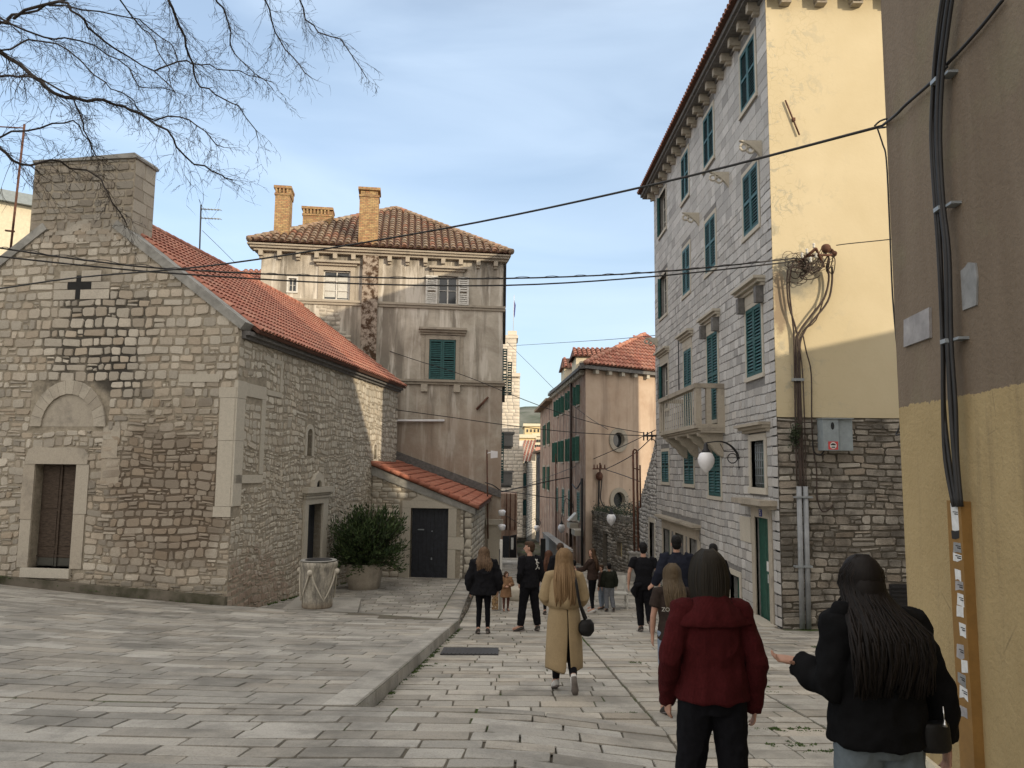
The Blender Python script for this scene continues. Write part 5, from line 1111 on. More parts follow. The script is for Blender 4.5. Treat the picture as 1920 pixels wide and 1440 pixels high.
# G: stone house with ribbed red roof and green shutters
a = at(972, 868, 80); b = at(987, 868, 80); t = thing('stone_cottage', 'sunlit stone house with a ribbed red roof and two green-shuttered windows', 'house', (a.x+1, 81, -7.3))
mb = MB(); mb.box(a.x-.4, b.x, 80, 86, -9, a.z); RG = Fr((a.x-.4, 79.999), (1, 0)); stones(mb, RG.p, 0, b.x-a.x+.4, -7, a.z, (.2, .3), (.3, .5), 1, rnd=random.Random(6))
RG2 = Fr((b.x, 80), Vector((.16, 1))); RG2.prism(mb, [(0, -8), (8, -8), (8, a.z+1.5), (4.2, a.z+2.1), (0, a.z)], -.2, 0, 0); stones(mb, RG2.p, 0, 8, -7, a.z+.3, (.2, .3), (.3, .5), 1, rnd=random.Random(6))
mb.build('wall', ['rough_mortar', 'pale_stone'], t)
mb = MB(); e0_ = at(970, 866, 79.7); e1_ = at(990, 866, 79.7); e2_ = at(1001, 826, 84.5); e3_ = at(974, 826, 84.5)
mb.add([e0_, e1_, e2_, e3_], [(0, 1, 2, 3)], 1); bvv = e3_-e0_; tiles(mb, e0_+Vector((0, 0, .02)), (1, 0, 0), e2_-e1_, e1_.x-e0_.x+.3, (e2_-e1_).length, .3, .5, .12, rnd=random.Random(1))
mb.build('roof', ['red_tile', 'pale_stone'], t)
for (y0, y1) in ((888, 913), (938, 965)):
    p = at(974, y1, 79.95); q = at(986, y0, 79.95); mb = MB(); f_ = Fr((p.x, 79.95), (1, 0)); f_.box(mb, -.05, q.x-p.x+.05, p.z-.06, q.z+.06, -.02, .02); o = mb.build('window', 'window_glass', t)
    m2 = MB(); f_.box(m2, (q.x-p.x)*.52, q.x-p.x+.05, p.z, q.z, .03, .08); m2.build('shutter', 'green_paint', o)
# H: row behind on the left side, sunlit tops
for i, (px0, px1, yt, Y, m_, lab) in enumerate(((985, 1004, 862, 88, 'pale_stone', 'pale stone house with small windows beyond the ribbed red roof'), (1003, 1016, 852, 97, 'cream_wall', 'cream house with a small red roof further down the street'))):
    t, p0, p1 = house_box('far_house', lab, px0, px1, yt, Y, Y+7, m_)
    if i == 1:
        mb = MB(); a = at(1002, 852, Y-.3); b = at(1017, 838, Y+2); mb.add([a, Vector((b.x, a.y, a.z)), Vector((b.x-.3, b.y, b.z)), Vector((a.x+.3, b.y, b.z)), Vector((a.x, b.y+2, a.z)), Vector((b.x, b.y+2, a.z))], [(0, 1, 2, 3), (4, 3, 2, 5), (0, 3, 4), (1, 5, 2), (0, 4, 5, 1)]); mb.build('roof', 'red_tile', t)
    for r_ in range(4):
        for cc in range(2):
            px = px0+(px1-px0)*(.3+.4*cc); y = yt+14+r_*30; q0 = at(px-1.3, y+12, Y-.02); q1 = at(px+1.3, y, Y-.02); mb = MB(); mb.box(q0.x, q1.x, Y-.05, Y, q0.z, q1.z); mb.build('window', 'window_glass', t)
for i, (px0, px1, yt, yb, Y, m_, lab) in enumerate(((984, 1014, 799, 830, 150, 'yellow_wall', 'distant flat-roofed yellow block catching the sun'), (1001, 1018, 818, 850, 130, 'cream_wall', 'distant cream block with rows of windows'), (972, 1002, 821, 860, 110, 'yellow_wall', 'distant low yellow house behind the ribbed red roof'))):
    t, p0, p1 = house_box('distant_block', lab, px0, px1, yt, Y, Y+12, m_, zb=-9, cat='building')
    for r_ in range(3 if i < 2 else 0):
        for cc in range(4):
            px = px0+(px1-px0)*(.12+.23*cc); y = yt+6+r_*10; q0 = at(px, y+5, Y); q1 = at(px+2.6, y, Y); mb = MB(); mb.box(q0.x, q1.x, Y-.15, Y, q0.z, q1.z); mb.build('window', 'window_glass', t)
    mb = MB(); mb.box(p0.x-.3, p1.x+.3, Y-.3, Y+12.3, p0.z, p0.z+.5); mb.build('parapet', 'cream_wall', t)
# distant hill
mb = MB(); vs = []; NX = 60; NY = 10
for j in range(NY+1):
    for i in range(NX+1):
        x = -700+1400*i/NX; y = 650+j*60; h = math.sin(math.pi*min(1, j/NY*1.15))*(82-.03*abs(x-20)+9*math.sin(x*.012)+5*mnoise.noise(Vector((x*.01, y*.01, 0)))+2*mnoise.noise(Vector((x*.06, y*.05, 3)))); vs.append((x, y, -12+max(0, h)))
mb.add(vs, [(j*(NX+1)+i, j*(NX+1)+i+1, (j+1)*(NX+1)+i+1, (j+1)*(NX+1)+i) for j in range(NY) for i in range(NX)], 0, smooth=True); struct(mb.build('hill', 'karst_scrub'))
# ================================================================ RIGHT SIDE: GARDEN WALL, RUIN, PARAPET
gw = thing('garden_wall', 'rough stone wall with a sloping top joining the end of the stone house', 'wall', (6.2, 33, -4.6))
RW_ = Fr((6.2, 31.42), (0, 1), True); gd = (.5, 1.6, -5.2, -2.15)
mb = MB(); panel(mb, RW_, 0, 4.2, -5.4, -2.0, [gd], .3)
slope = [(0, -2.0), (4.2, -2.0), (4.2, -1.5), (3.3, -1.05), (1.8, .0), (.6, .85), (0, 1.5)]
mb.add([RW_.p(*p) for p in slope][::-1], [tuple(range(7))], 0); RW_.prism(mb, [(0, -5.4), (4.2, -5.4)]+slope[2:], -.6, -.35, 0)
rw_ = random.Random(9)
def csl(z):
    if z < -1.5: return (0, 4.2)
    return (0, max(.1, 3.75-(z+1.2)*1.5))
stones(mb, RW_.p, 0, 4.2, -5.2, 1.4, (.12, .22), (.14, .34), 1, [gd], clip=csl, hh=(.01, .035), joint=.03, jit=.03, cut=.25, rnd=rw_, split=.3, wav=.02, tint=tintS)
mb.build('wall', ['house_mortar', 'house_stone'], gw)
mb = MB(); frame_box(mb, RW_, .5, 1.6, -5.2, -2.15, .18, -.1, .03, False); mb.build('door_surround', 'dressed_stone', gw); pane(RW_, .5, 1.6, -5.2, -2.15, -.28, gw, 'grey_wall', 'door')
ru = thing('ruined_wall', 'low ruined stone wall with plants on top beside the pink house', 'wall', (5.6, 38, -4.9))
RU = Fr((6.15, 35.4), Vector((-1.3, 6.4)), True); ud = [(4.3, 5.0, -4.9, -3.25), (2.2, 2.9, -4.2, -3.5)]
mb = MB(); panel(mb, RU, 0, 6.8, -5.6, -2.35, ud, .25); stones(mb, RU.p, 0, 6.8, -5.5, -2.3, (.12, .22), (.15, .4), 1, ud, hh=(.01, .05), joint=.03, jit=.03, cut=.25, rnd=rw_, split=.3, wav=.03)
RU.box(mb, 0, 6.8, -2.36, -2.2, -.6, .04, 1, (.3, .3, 0)); RU.box(mb, 0.1, 6.7, -5.5, -2.4, -3, -.3, 0); mb.build('wall', ['rough_mortar', 'rough_stone'], ru)
for q, m_ in zip(ud, ('door_inside', 'yellow_wall')): pane(RU, *q, -.2, ru, m_, 'window')
mb = MB(); rp_ = random.Random(15)
for i in range(1500):
    s_ = rp_.uniform(0, 6.6); h = abs(rp_.gauss(0, .25))+.05; q = RU.p(s_, -2.2+h*(.6 if s_ > 3 else 1.3)-(.7*rp_.random()**2 if rp_.random() < .4 else 0), rp_.uniform(-.3, .12)); v = Vector((rp_.uniform(-1, 1), rp_.uniform(-1, 1), rp_.uniform(-.3, 1))).normalized()*.1; s = v.orthogonal().normalized()*.03
    mb.add([q, q+v*.5+s, q+v, q+v*.5-s], [(0, 1, 2, 3)], 0, (rp_.random()**2, 0, 0))
pl = mb.build('climbing_plant', 'dark_leaf'); tag(pl, 'dark climbing plant trailing over the ruined wall', 'plant')
pw = MB(); pw.hexa([(2.5, 32, -5), (2.8, 32, -5), (2.95, 52, -7), (2.65, 52, -7), (2.5, 32, -3.35), (2.8, 32, -3.35), (2.95, 52, -4.25), (2.65, 52, -4.25)]); pw.hexa([(2.44, 32, -3.35), (2.86, 32, -3.35), (3.0, 52, -4.25), (2.6, 52, -4.25), (2.44, 32, -3.25), (2.86, 32, -3.25), (3.0, 52, -4.15), (2.6, 52, -4.15)])
tag(pw.build('parapet_wall', 'grey_wall'), 'grey rendered parapet wall running down beside the steps', 'wall')
pp = MB(); a = at(1018, 1012, 44); pp.box(a.x-.14, a.x+.14, 43.8, 44, -5.6, a.z); pp.box(a.x-.14, a.x+.14, 43.79, 44.01, a.z, a.z+.08); tag(pp.build('dark_post', 'cable_black'), 'dark upright post at the head of the grey parapet', 'post')
# tall iron posts beside the garden wall
ir = thing('pole_rack', 'tall rusty iron frame of two posts beside the garden wall', 'frame', at(1193, 1036, 32.6))
mb = MB(); Y = 32.6; A = at(1187, 848, Y); B = at(1194, 846, Y); A2 = at(1189.5, 1038, Y); B2 = at(1197, 1038, Y)
mb.tube([A2, A], .045, 6); mb.build('post', 'rust_iron', ir); mb = MB(); mb.tube([B2, B], .045, 6); mb.build('post', 'rust_iron', ir)
mb = MB()
mb.tube([at(1188.5, 843, Y), A], .04, 6); mb.tube([at(1188.5, 843, Y), at(1192, 843, Y), B], .04, 6)
for y in (878, 1004, 1030): mb.tube([at(1188, y, Y), at(1200, y+3, Y)], .025, 5)
mb.tube([at(1200, 872, Y), at(1201, 952, Y)], .035, 6); mb.tube([at(1196, 950, Y), at(1201, 952, Y)], .03, 6); mb.build('cross_bar', 'rust_iron', ir)
mb = MB(); a = at(1183, 1085, 32.4); b = at(1204, 1038, 32.4); mb.box(a.x, b.x, 32.3, 32.8, zs(32.4), b.z); mb.box(a.x-.04, b.x+.04, 32.25, 32.85, b.z, b.z+.06); tag(mb.build('cabinet', 'concrete'), 'pale grey cabinet at the foot of the iron frame', 'cabinet')
# left edge: pale house and red roof behind the chapel
pale = thing('pale_house', 'pale modern house behind the chapel at the left edge', 'house', (-24, 34, -3))
a = at(-30, 345, 34); b = at(64, 385, 34); mb = MB(); mb.hexa([(a.x-4, 34, -4), (b.x, 34.5, -4), (b.x, 44, -4), (a.x-4, 44, -4), (a.x-4, 34, a.z+.1), (b.x, 34.5, b.z), (b.x, 44, b.z), (a.x-4, 44, a.z+.1)]); mb.build('wall', 'cream_wall', pale)
mb = MB(); mb.hexa([(a.x-4.2, 33.7, a.z+.1), (b.x+.15, 34.2, b.z), (b.x+.15, 44, b.z), (a.x-4.2, 44, a.z+.1), (a.x-4.2, 33.7, a.z+.6), (b.x+.15, 34.2, b.z+.5), (b.x+.15, 44, b.z+.5), (a.x-4.2, 44, a.z+.6)]); mb.build('roof_edge', 'meter_grey', pale)
rr_h = thing('red_roofed_house', 'house whose low red roof shows between the chapel and the beige house', 'house', (-15, 41, -4))
a = at(405, 520, 38); b = at(500, 548, 38); c = at(500, 508, 42); d = at(400, 505, 42); mb = MB(); mb.add([Vector((a.x, 38, b.z)), b, c, Vector((a.x, 42, c.z)), Vector((a.x, 46, b.z)), Vector((b.x, 46, b.z))], [(0, 1, 2, 3), (4, 3, 2, 5), (0, 3, 4), (1, 5, 2)], 0); tiles(mb, Vector((a.x, 38, b.z+.02)), (1, 0, 0), Vector((0, 4, c.z-b.z)), b.x-a.x, math.hypot(4, c.z-b.z), .28, .4, .11); mb.build('roof', 'red_tile', rr_h)
mb = MB(); mb.box(a.x+.3, b.x-.3, 38.4, 45.6, -5, b.z+.1); mb.build('wall', 'grey_wall', rr_h)
# ================================================================ STREET LAMPS
def lamp(label, base, tip, out, sc=1.0):
    """base: mount on the wall, tip: globe centre; out: direction away from the wall"""
    t = thing('street_lamp', label, 'street lamp', base, 'wall lamps with opal globes along the street')
    b = Vector((0, 0, 0)); g_ = Vector(tip)-Vector(base); o = Vector(out).normalized()
    mb = MB(); top = g_+Vector((0, 0, .42*sc))
    up0 = Vector((0, 0, .55*sc))
    for off in (-.05, .05):
        sd_ = Vector((0, 0, 1)).cross(o)*off*sc
        pts = [b+sd_-Vector((0, 0, .12*sc)), b+o*.03*sc+sd_+Vector((0, 0, .2*sc)), b+o*.22*sc+sd_+Vector((0, 0, .45*sc)), b+o*.5*sc+sd_*.6+Vector((0, 0, .56*sc)), top+Vector((0, 0, .04*sc))]
        mb.tube(smooth_path(pts), .016*sc, 6)
    L = [b+o*(.18+.13*math.cos(a))*sc+Vector((0, 0, (.12+.13*math.sin(a))*sc)) for a in [i*.5 for i in range(14)]]; mb.tube(L, .013*sc, 5)
    mb.tube([b+Vector((0, 0, -.18*sc)), b+Vector((0, 0, .5*sc))], .02*sc, 6)
    mb.tube([b+o*.05*sc+Vector((0, 0, .3*sc)), b+o*.4*sc+Vector((0, 0, .3*sc)), b+o*.5*sc+Vector((0, 0, .5*sc))], .011*sc, 5)
    mb.build('bracket', 'black_iron', t, True)
    mb = MB(); mb.lathe(g_, [(.02*sc, .46*sc), (.05*sc, .42*sc), (.06*sc, .32*sc), (.11*sc, .25*sc), (.12*sc, .21*sc)], 14); mb.build('cap', 'black_iron', t, True)
    mb = MB(); mb.lathe(g_, [(.11*sc, .22*sc), (.17*sc, .17*sc), (.215*sc, .06*sc), (.21*sc, -.04*sc), (.165*sc, -.15*sc), (.1*sc, -.23*sc), (.045*sc, -.285*sc), (.015*sc, -.3*sc)], 20); mb.build('globe', 'opal_glass', t, True)
    return t
b = RF.p(*RF.meet(1386, 868)); lamp('opal globe lamp on a scrolled iron arm under the stone balcony', b, at(1324, 864, b.y-.45), (-1, -.05, 0))
b = RW_.p(4.1, -2.1); lamp('opal globe lamp over the low ruined wall beside the iron frame', b, at(1146, 973, b.y), (-1, 0, 0))
b = RCs.p(4.6, -2.35); lamp('opal globe lamp on the street side of the pink house', b, at(1053, 990, b.y), (-1, 0, 0))
b = Vector((2.9, 60, -4.3)); lamp('farthest opal globe lamp down the street', b, at(1007, 990, 60), (-1, 0, 0))
for (x, y) in ((941, 963), (941, 990)):
    mb = MB(); c = at(x, y, 33.3); mb.lathe(c, [(.05, -.1), (.12, -.08), (.17, .1), (.1, .16)], 12); tag(mb.build('wall_light', 'opal_glass'), ('upper' if y < 970 else 'lower')+' of two small white lamps on the corner of the beige house', 'lamp', 'small white lamps on the beige house corner')
# white awning under the lamp on the pink house
mb = MB(); q = RCs.p(3.0, -2.5, 0); mb.hexa([RCs.p(3.0, -2.95, 0), RCs.p(3.0, -2.95, .5), RCs.p(3.9, -2.95, .5), RCs.p(3.9, -2.95, 0), RCs.p(3.0, -2.5, 0), RCs.p(3.0, -2.5, .06), RCs.p(3.9, -2.5, .06), RCs.p(3.9, -2.5, 0)]); tag(mb.build('awning', 'white_paint'), 'small white awning on the pink house beside the globe lamp', 'awning')
# ================================================================ CABLE BRACKETS
eb = thing('cable_bracket', 'rusty bracket with a tangle of cables high on the yellow side wall', 'bracket', RS.p(.9, 5.0, 0))
def rsp(px, py, h): f_ = Fr((RO[0], RO[1]-h), (1, 0)); s_, z_ = f_.meet(px, py); return f_.p(s_, z_, 0)
mb = MB(); mb.tube([rsp(1497, 493, .12), rsp(1530, 466, .6)], .035, 6); mb.tube([rsp(1545, 500, .05), rsp(1530, 466, .62)], .03, 6); mb.tube([rsp(1512, 480, .35), rsp(1560, 478, .35)], .025, 6)
mb.build('arm', 'rust_iron', eb)
mb = MB(); mb.ball(rsp(1549, 466, .3), .12, .1, .11, 8, 6); mb.ball(rsp(1563, 476, .25), .08, .1, .07, 8, 6); mb.ball(rsp(1556, 470, .2), .1, .08, .05, 6, 5); mb.build('junction_box', 'rust_iron', eb)
mb = MB()
for (x, y) in ((1504, 478), (1513, 470), (1526, 460), (1530, 478), (1520, 486)): c = rsp(x, y, .5); mb.lathe(c, [(.02, -.07), (.035, -.04), (.02, -.01), (.035, .02), (.02, .05)], 8)
mb.build('insulator', 'white_paint', eb)
mb = MB(); rc = random.Random(70)
for i in range(34):
    c = rsp(rc.gauss(1500, 12), rc.gauss(500, 9), rc.uniform(.05, .5)); r0 = rc.uniform(.08, .26); e = rc.uniform(.4, 1); ph = rc.uniform(0, 6.28); nrm = rc.uniform(-.6, .6)
    L = [c+Vector((r0*math.cos(ph+a), r0*nrm*math.sin(a), r0*e*math.sin(ph+a))) for a in [k*.45 for k in range(rc.randint(6, 13))]]; mb.tube(L, rc.choice((.006, .009, .012)), 5)
for i in range(16):
    a = rsp(rc.uniform(1490, 1530), rc.uniform(470, 505), .4); b = rsp(rc.uniform(1535, 1568), rc.uniform(465, 500), .25); m_ = (a+b)/2-Vector((0, 0, rc.uniform(.05, .3))); mb.tube(smooth_path([a, m_, b]), rc.choice((.007, .01)), 5)
for i in range(8):
    x = rc.uniform(1550, 1570); mb.tube(smooth_path([rsp(x-10, 472, .3), rsp(x, 480+i, .3), rsp(x-4, 500+i*2, .2), rsp(1552, 505, .15)]), .012, 5)
mb.build('cable', 'cable_brown', eb)
db = thing('cable_drop', 'brown cables dropping down the corner of the yellow side wall into two grey pipes', 'cables', RS.p(.5, -3.4, 0))
for (L, r_) in (([(1552, 500, .2), (1554, 525, .16), (1545, 560, .14), (1522, 590, .12), (1499, 622, .1), (1493, 650, .08), (1497, 800, .07), (1500, 920, .07)], .024), ([(1560, 500, .2), (1560, 530, .16), (1552, 565, .14), (1525, 600, .12), (1508, 622, .1), (1499, 660, .08), (1503, 800, .07), (1508, 920, .07)], .024),
                ([(1477, 505, .2), (1476, 540, .15), (1480, 575, .13), (1492, 615, .1), (1497, 650, .09), (1500, 800, .08), (1503, 920, .08)], .022), ([(1549, 545, .14), (1530, 600, .1), (1500, 630, .09), (1505, 700, .1), (1509, 800, .08), (1512, 925, .07)], .014),
                ([(1484, 500, .2), (1480, 540, .12), (1486, 600, .1), (1489, 640, .08), (1491, 760, .07), (1494, 900, .06)], .02),
                ([(1505, 625, .1), (1512, 660, .09), (1521, 700, .08), (1522, 790, .06), (1526, 850, .05), (1531, 880, .05), (1532, 930, .05), (1540, 957, .05), (1552, 957, .05), (1562, 946, .05)], .016)):
    mb = MB(); mb.tube(smooth_path([rsp(*q) for q in L]), r_, 7); mb.build('cable', 'cable_brown', db)
for (x, y0) in ((1497, 912), (1509, 912)):
    mb = MB(); L = [rsp(x+1, y0, .09), rsp(x+7.5, 1179, .09)]; mb.tube(L, .058, 10); mb.build('pipe', 'grey_pipe', db)
mb = MB()
for y in (932, 1062): a = rsp(1490, y, .09); b = rsp(1522, y, .09); mb.box(a.x, b.x, a.y-.07, 17.44, a.z-.02, a.z+.02)
a = rsp(1486, 712, .08); b = rsp(1506, 712, .08); mb.box(a.x, b.x, a.y-.06, 17.44, a.z-.03, a.z+.03)
mb.build('clamp', 'galvanised', db)
mb = MB(); rv = random.Random(2)
for i in range(240):
    q = rsp(rv.gauss(1491, 5), rv.gauss(815, 10), rv.uniform(.05, .16)); v = Vector((rv.uniform(-1, 1), rv.uniform(-1, 0), rv.uniform(-1, 1))).normalized()*.07; s = v.orthogonal().normalized()*.02; mb.add([q, q+v*.5+s, q+v, q+v*.5-s], [(0, 1, 2, 3)], 0, (rv.random(), 0, 0))
tag(mb.build('ivy_tuft', 'dark_leaf'), 'small dark tuft of plant on the stone beside the cable drop', 'plant')
# street corner bracket on the stone house end and on the pink house
cb2 = thing('cable_bracket', 'iron cable bracket on the far corner of the stone house by the balcony', 'bracket', RF.p(13.7, 1.2, 0))
mb = MB(); a = at(1232, 817, 31.3); b = at(1206, 817, 31.3); mb.tube([a, b], .045, 6)
for x in (1207, 1214, 1222): mb.tube([at(x, 810, 31.3), at(x, 826, 31.3)], .03, 6)
mb.build('arm', 'black_iron', cb2)
mb = MB(); mb.tube(smooth_path([at(1222, 822, 31.3), at(1230, 830, 31.3), at(1231.5, 850, 31.35), at(1231.5, 905, 31.38), at(1232.5, 960, 31.38)]), .02, 5); mb.build('cable', 'cable_black', cb2)
def cfp(px, py, h):
    f_ = Fr((RCf.O.x+RCf.n.x*h, RCf.O.y+RCf.n.y*h), RCf.u); s_, z_ = f_.meet(px, py); return f_.p(s_, z_, 0)
cb3 = thing('cable_bracket', 'cable bracket with insulators low on the front of the pink house', 'bracket', RCf.p(1, 0, 0))
mb = MB(); mb.tube([cfp(1112, 879, .3), cfp(1138, 879, .3)], .04, 6); mb.tube([cfp(1125, 868, .3), cfp(1125, 898, .1)], .04, 6)
for x in (1114, 1120, 1127, 1134): mb.tube([cfp(x, 871, .3), cfp(x, 880, .3)], .035, 6)
mb.ball(cfp(1124, 893, .15), .2, .15, .25, 8, 6); mb.build('arm', 'rust_iron', cb3)
mb = MB(); mb.tube(smooth_path([cfp(1123, 895, .1), cfp(1123, 920, .1), cfp(1122, 950, .1), cfp(1121, 985, .1)]), .05, 6); mb.tube(smooth_path([cfp(1129, 895, .1), cfp(1127, 915, .1), cfp(1126, 935, .1), cfp(1132, 948, .1), cfp(1145, 951, .2)]), .035, 5); mb.build('cable', 'cable_black', cb3)
mb = MB(); P = lambda x, y: RCs.p(*RCs.meet(x, y), .15)
mb.tube([P(1096, 897), P(1097, 1110)], .07, 7); mb.tube(smooth_path([P(1078, 908), P(1086, 916), P(1095, 902), P(1096, 897)]), .04, 6); tag(mb.build('service_pipe', 'cable_black'), 'dark pipe with cables at the corner of the pink house', 'pipe')
mb = MB(); P = lambda x, y: RCs.p(*RCs.meet(x, y), .12); mb.tube([P(1045, 830), P(1046, 1040)], .05, 6); tag(mb.build('rain_pipe', 'rust_iron'), 'thin rusty rainpipe on the far part of the pink house', 'pipe')
# ================================================================ OVERHEAD CABLES
cable('overhead_cable', [(-60, 548, 13), (0, 541, 13), (150, 520, 12.6), (420, 495, 11.8), (830, 429, 10.4), (1225, 346, 8.4), (1655, 236, 6.3)], .013, 'thick cable rising from the left edge to the brown wall', n=6)
cable('overhead_cable', [(-60, 456, 14), (0, 465, 14.2), (160, 488, 14.7), (330, 505, 15.2), (640, 519, 15.8), (950, 522, 16.3), (1230, 510, 16.7), (1495, 484, 17.0)], .017, 'upper of the two twisted cables crossing towards the yellow side wall', n=5)
cable('overhead_cable', [(-60, 474, 14), (0, 481, 14.2), (160, 498, 14.7), (330, 513, 15.2), (640, 531, 15.8), (950, 535, 16.3), (1230, 518, 16.7), (1490, 490, 17.0)], .017, 'lower of the two twisted cables crossing towards the yellow side wall', n=5)
# lashing of the twisted pair
mb = MB(); L1 = pxpath([(0, 462, 14.2), (330, 502, 15.2), (640, 516, 15.8), (950, 519, 16.3), (1230, 508, 16.7), (1490, 482, 17.0)], 30); L1 = [p+Vector((0, .02*math.cos(i*1.1), .022*math.sin(i*1.1)-.02)) for i, p in enumerate(L1)]; mb.tube(L1, .007, 4); tag(mb.build('carrier_wire', 'cable_black'), 'thin wire wound round the upper twisted cable', 'cable', 'cables strung over the square')
cable('overhead_cable', [(655, 632, 33.5), (770, 672, 33), (870, 704, 32.5), (1010, 760, 32), (1120, 795, 31.6), (1208, 812, 31.3)], .016, 'thin cable from the beige house to the bracket by the balcony')
cable('overhead_cable', [(740, 768, 31.5), (850, 783, 31.5), (950, 797, 31.4), (1080, 811, 31.3), (1208, 817, 31.3)], .018, 'cable from the end of the chapel to the bracket by the balcony')
cable('overhead_cable', [(1568, 460, 17.1), (1590, 457, 16.9), (1668, 449, 16.2), (1720, 442, 15.7)], .011, 'short cable from the tangle to behind the brown wall')
cable('overhead_cable', [(964, 648, 60), (1060, 642, 50), (1150, 636, 42), (1228, 629, 31.6)], .016, 'fine wire crossing the sky above the pink house')
cable('overhead_cable', [(950, 641, 60), (1000, 690, 52), (1045, 735, 46), (1100, 780, 42), (1140, 805, 36)], .014, 'fine wire slanting down to the pink house roof')
cable('overhead_cable', [(1135, 880, 40), (1160, 868, 37), (1190, 850, 34), (1225, 818, 31.4)], .02, 'sagging cable between the pink house and the balcony corner')
cable('overhead_cable', [(1137, 881, 40), (1165, 890, 37), (1200, 903, 32.8)], .02, 'cable from the pink house to the iron frame')
cable('overhead_cable', [(941, 922, 34), (985, 912, 40), (1040, 900, 46), (1080, 893, 48)], .03, 'upper cable across the lower street')
cable('overhead_cable', [(941, 921, 34), (985, 926, 40), (1040, 934, 46), (1062, 930, 48)], .022, 'cable sagging across the lower street')
cable('overhead_cable', [(990, 908, 58), (1060, 882, 48), (1160, 840, 38), (1229, 806, 31.5)], .018, 'wire rising from the lower street to the stone house')
cable('overhead_cable', [(938, 960, 34), (980, 985, 42), (1005, 992, 50)], .014, 'low wire drooping to the farthest lamp')
cable('overhead_cable', [(910, 905, 31), (925, 910, 33), (941, 922, 34)], .022, 'short cable end on the corner of the beige house')
# ================================================================ ANTENNAS
an1 = thing('antenna', 'rusty aerial mast at the left edge beside the bell gable', 'antenna', at(16, 480, 22))
mb = MB(); mb.tube([at(14, 520, 22), at(46, 233, 22)], .035, 6); mb.build('mast', 'rust_iron', an1)
mb = MB(); mb.tube([at(-10, 237, 22), at(46, 240, 22)], .02, 5); mb.tube([at(10, 432, 22), at(27, 434, 22)], .03, 5); mb.build('cross_bar', 'rust_iron', an1)
an2 = thing('antenna', 'thin double television aerial rising behind the chapel roof', 'antenna', at(373, 490, 34))
mb = MB(); mb.tube([at(373, 510, 34), at(377, 384, 34)], .035, 5); mb.build('mast', 'black_iron', an2)
for y in (392, 409):
    mb = MB(); mb.tube([at(377, y, 34), at(414, y+1.5, 34)], .022, 4)
    for k in range(6): a = at(382+k*6, y+.3*k, 34); mb.tube([a-Vector((0, .28, .05)), a+Vector((0, .28, .05))], .012, 4)
    mb.build('aerial', 'galvanised', an2)
cable('guy_wire', [(379, 432, 34), (410, 462, 34), (440, 492, 34.2)], .01, 'fine guy wire of the aerial behind the chapel', group=None)
# chimneys / flue above the eaves of the stone house
t = thing('roof_stack', 'red stepped brick stack with metal cowls above the eaves of the stone house', 'chimney', at(1335, 150, 28))
mb = MB()
for (x0, x1, y0, y1) in ((1318, 1330, 135, 158), (1331, 1345, 106, 130), (1323, 1336, 122, 140)): a = at(x0, y1+30, 26); b = at(x1+6, y0, 26); mb.box(a.x, b.x, 26, 26.8, a.z, b.z); mb.box(a.x-.05, b.x, 25.95, 26.85, b.z-.12, b.z-.04)
mb.build('stack', 'red_tile', t)
mb = MB(); a = at(1350, 130, 26.4); b = at(1349, 82, 26.4); mb.tube([a, b], .08, 8); mb.tube([at(1343, 130, 26.4), at(1342.5, 95, 26.4)], .05, 8); mb.lathe(at(1349, 95, 26.4), [(.08, 0), (.14, .05), (.14, .12), (.06, .22)], 10); mb.build('cowl', 'galvanised', t)
# ================================================================ METER BOX
mt = thing('meter_box', 'dented grey metal meter box with a round no-parking style sticker on the stone foot', 'meter box', RS.p(1.3, .5, 0))
a = RS.meet(1534, 845); b = RS.meet(1562, 787); c = RS.meet(1590, 843)
mb = MB(); RS.box(mb, a[0], b[0]-.01, a[1], b[1], -.02, .3); mb.build('door', 'meter_grey', mt)
mb = MB(); RS.box(mb, b[0]+.01, c[0], a[1], b[1]-.0, -.02, .26); mb.build('door', 'meter_grey', mt)
mb = MB(); RS.box(mb, a[0]-.02, c[0]+.01, b[1], b[1]+.02, -.02, .33); mb.build('lid', 'galvanised', mt)
mb = MB(); cx = a[0]+(b[0]-a[0])*.6; w5 = (b[0]-a[0])
P = [(cx+.04*math.cos(t), b[1]-.16+.085*math.sin(t)) for t in [i*math.pi/8 for i in range(16)]]; RS.prism(mb, P, .3, .303); mb.build('dial_window', 'window_glass', mt)
mb = MB(); RS.box(mb, cx-.11, cx+.11, a[1]+.02, a[1]+.2, .3, .303); stk = mb.build('sticker', 'sticker_red', mt)
mb = MB(); P = [(cx+.075*math.cos(t), a[1]+.11+.075*math.sin(t)) for t in [i*math.pi/10 for i in range(20)]]; RS.prism(mb, P, .303, .3045); d1 = mb.build('disc', 'paper', stk)
mb = MB(); RS.box(mb, cx-.055, cx+.055, a[1]+.115, a[1]+.145, .3045, .3055); RS.box(mb, cx-.03, cx+.03, a[1]+.145, a[1]+.16, .3045, .3055); RS.box(mb, cx-.04, cx+.04, a[1]+.06, a[1]+.085, .3045, .3055); mb.build('picture', 'cable_black', stk)
mb = MB(); mb.tube(smooth_path([RS.p(a[0]+.1, a[1], .1), RS.p(a[0]+.0, a[1]-.1, .1), RS.p(a[0]-.12, a[1]-.02, .06), RS.p(a[0]-.14, a[1]+.3, .05)]), .018, 6); mb.build('cable', 'cable_black', mt)
mb = MB(); q0 = RS.meet(1700, 1120); q1 = RS.meet(1667, 1095); RS.box(mb, q1[0], 4.2, q0[1]-.25, q1[1], -.02, .04); 
for i in range(4): RS.box(mb, q1[0]+.03, 4.2, q1[1]-.08-i*.09, q1[1]-.04-i*.09, .04, .06)
tag(mb.build('wall_vent', 'black_iron'), 'black slatted vent at the foot of the stone wall beside the brown house', 'vent')
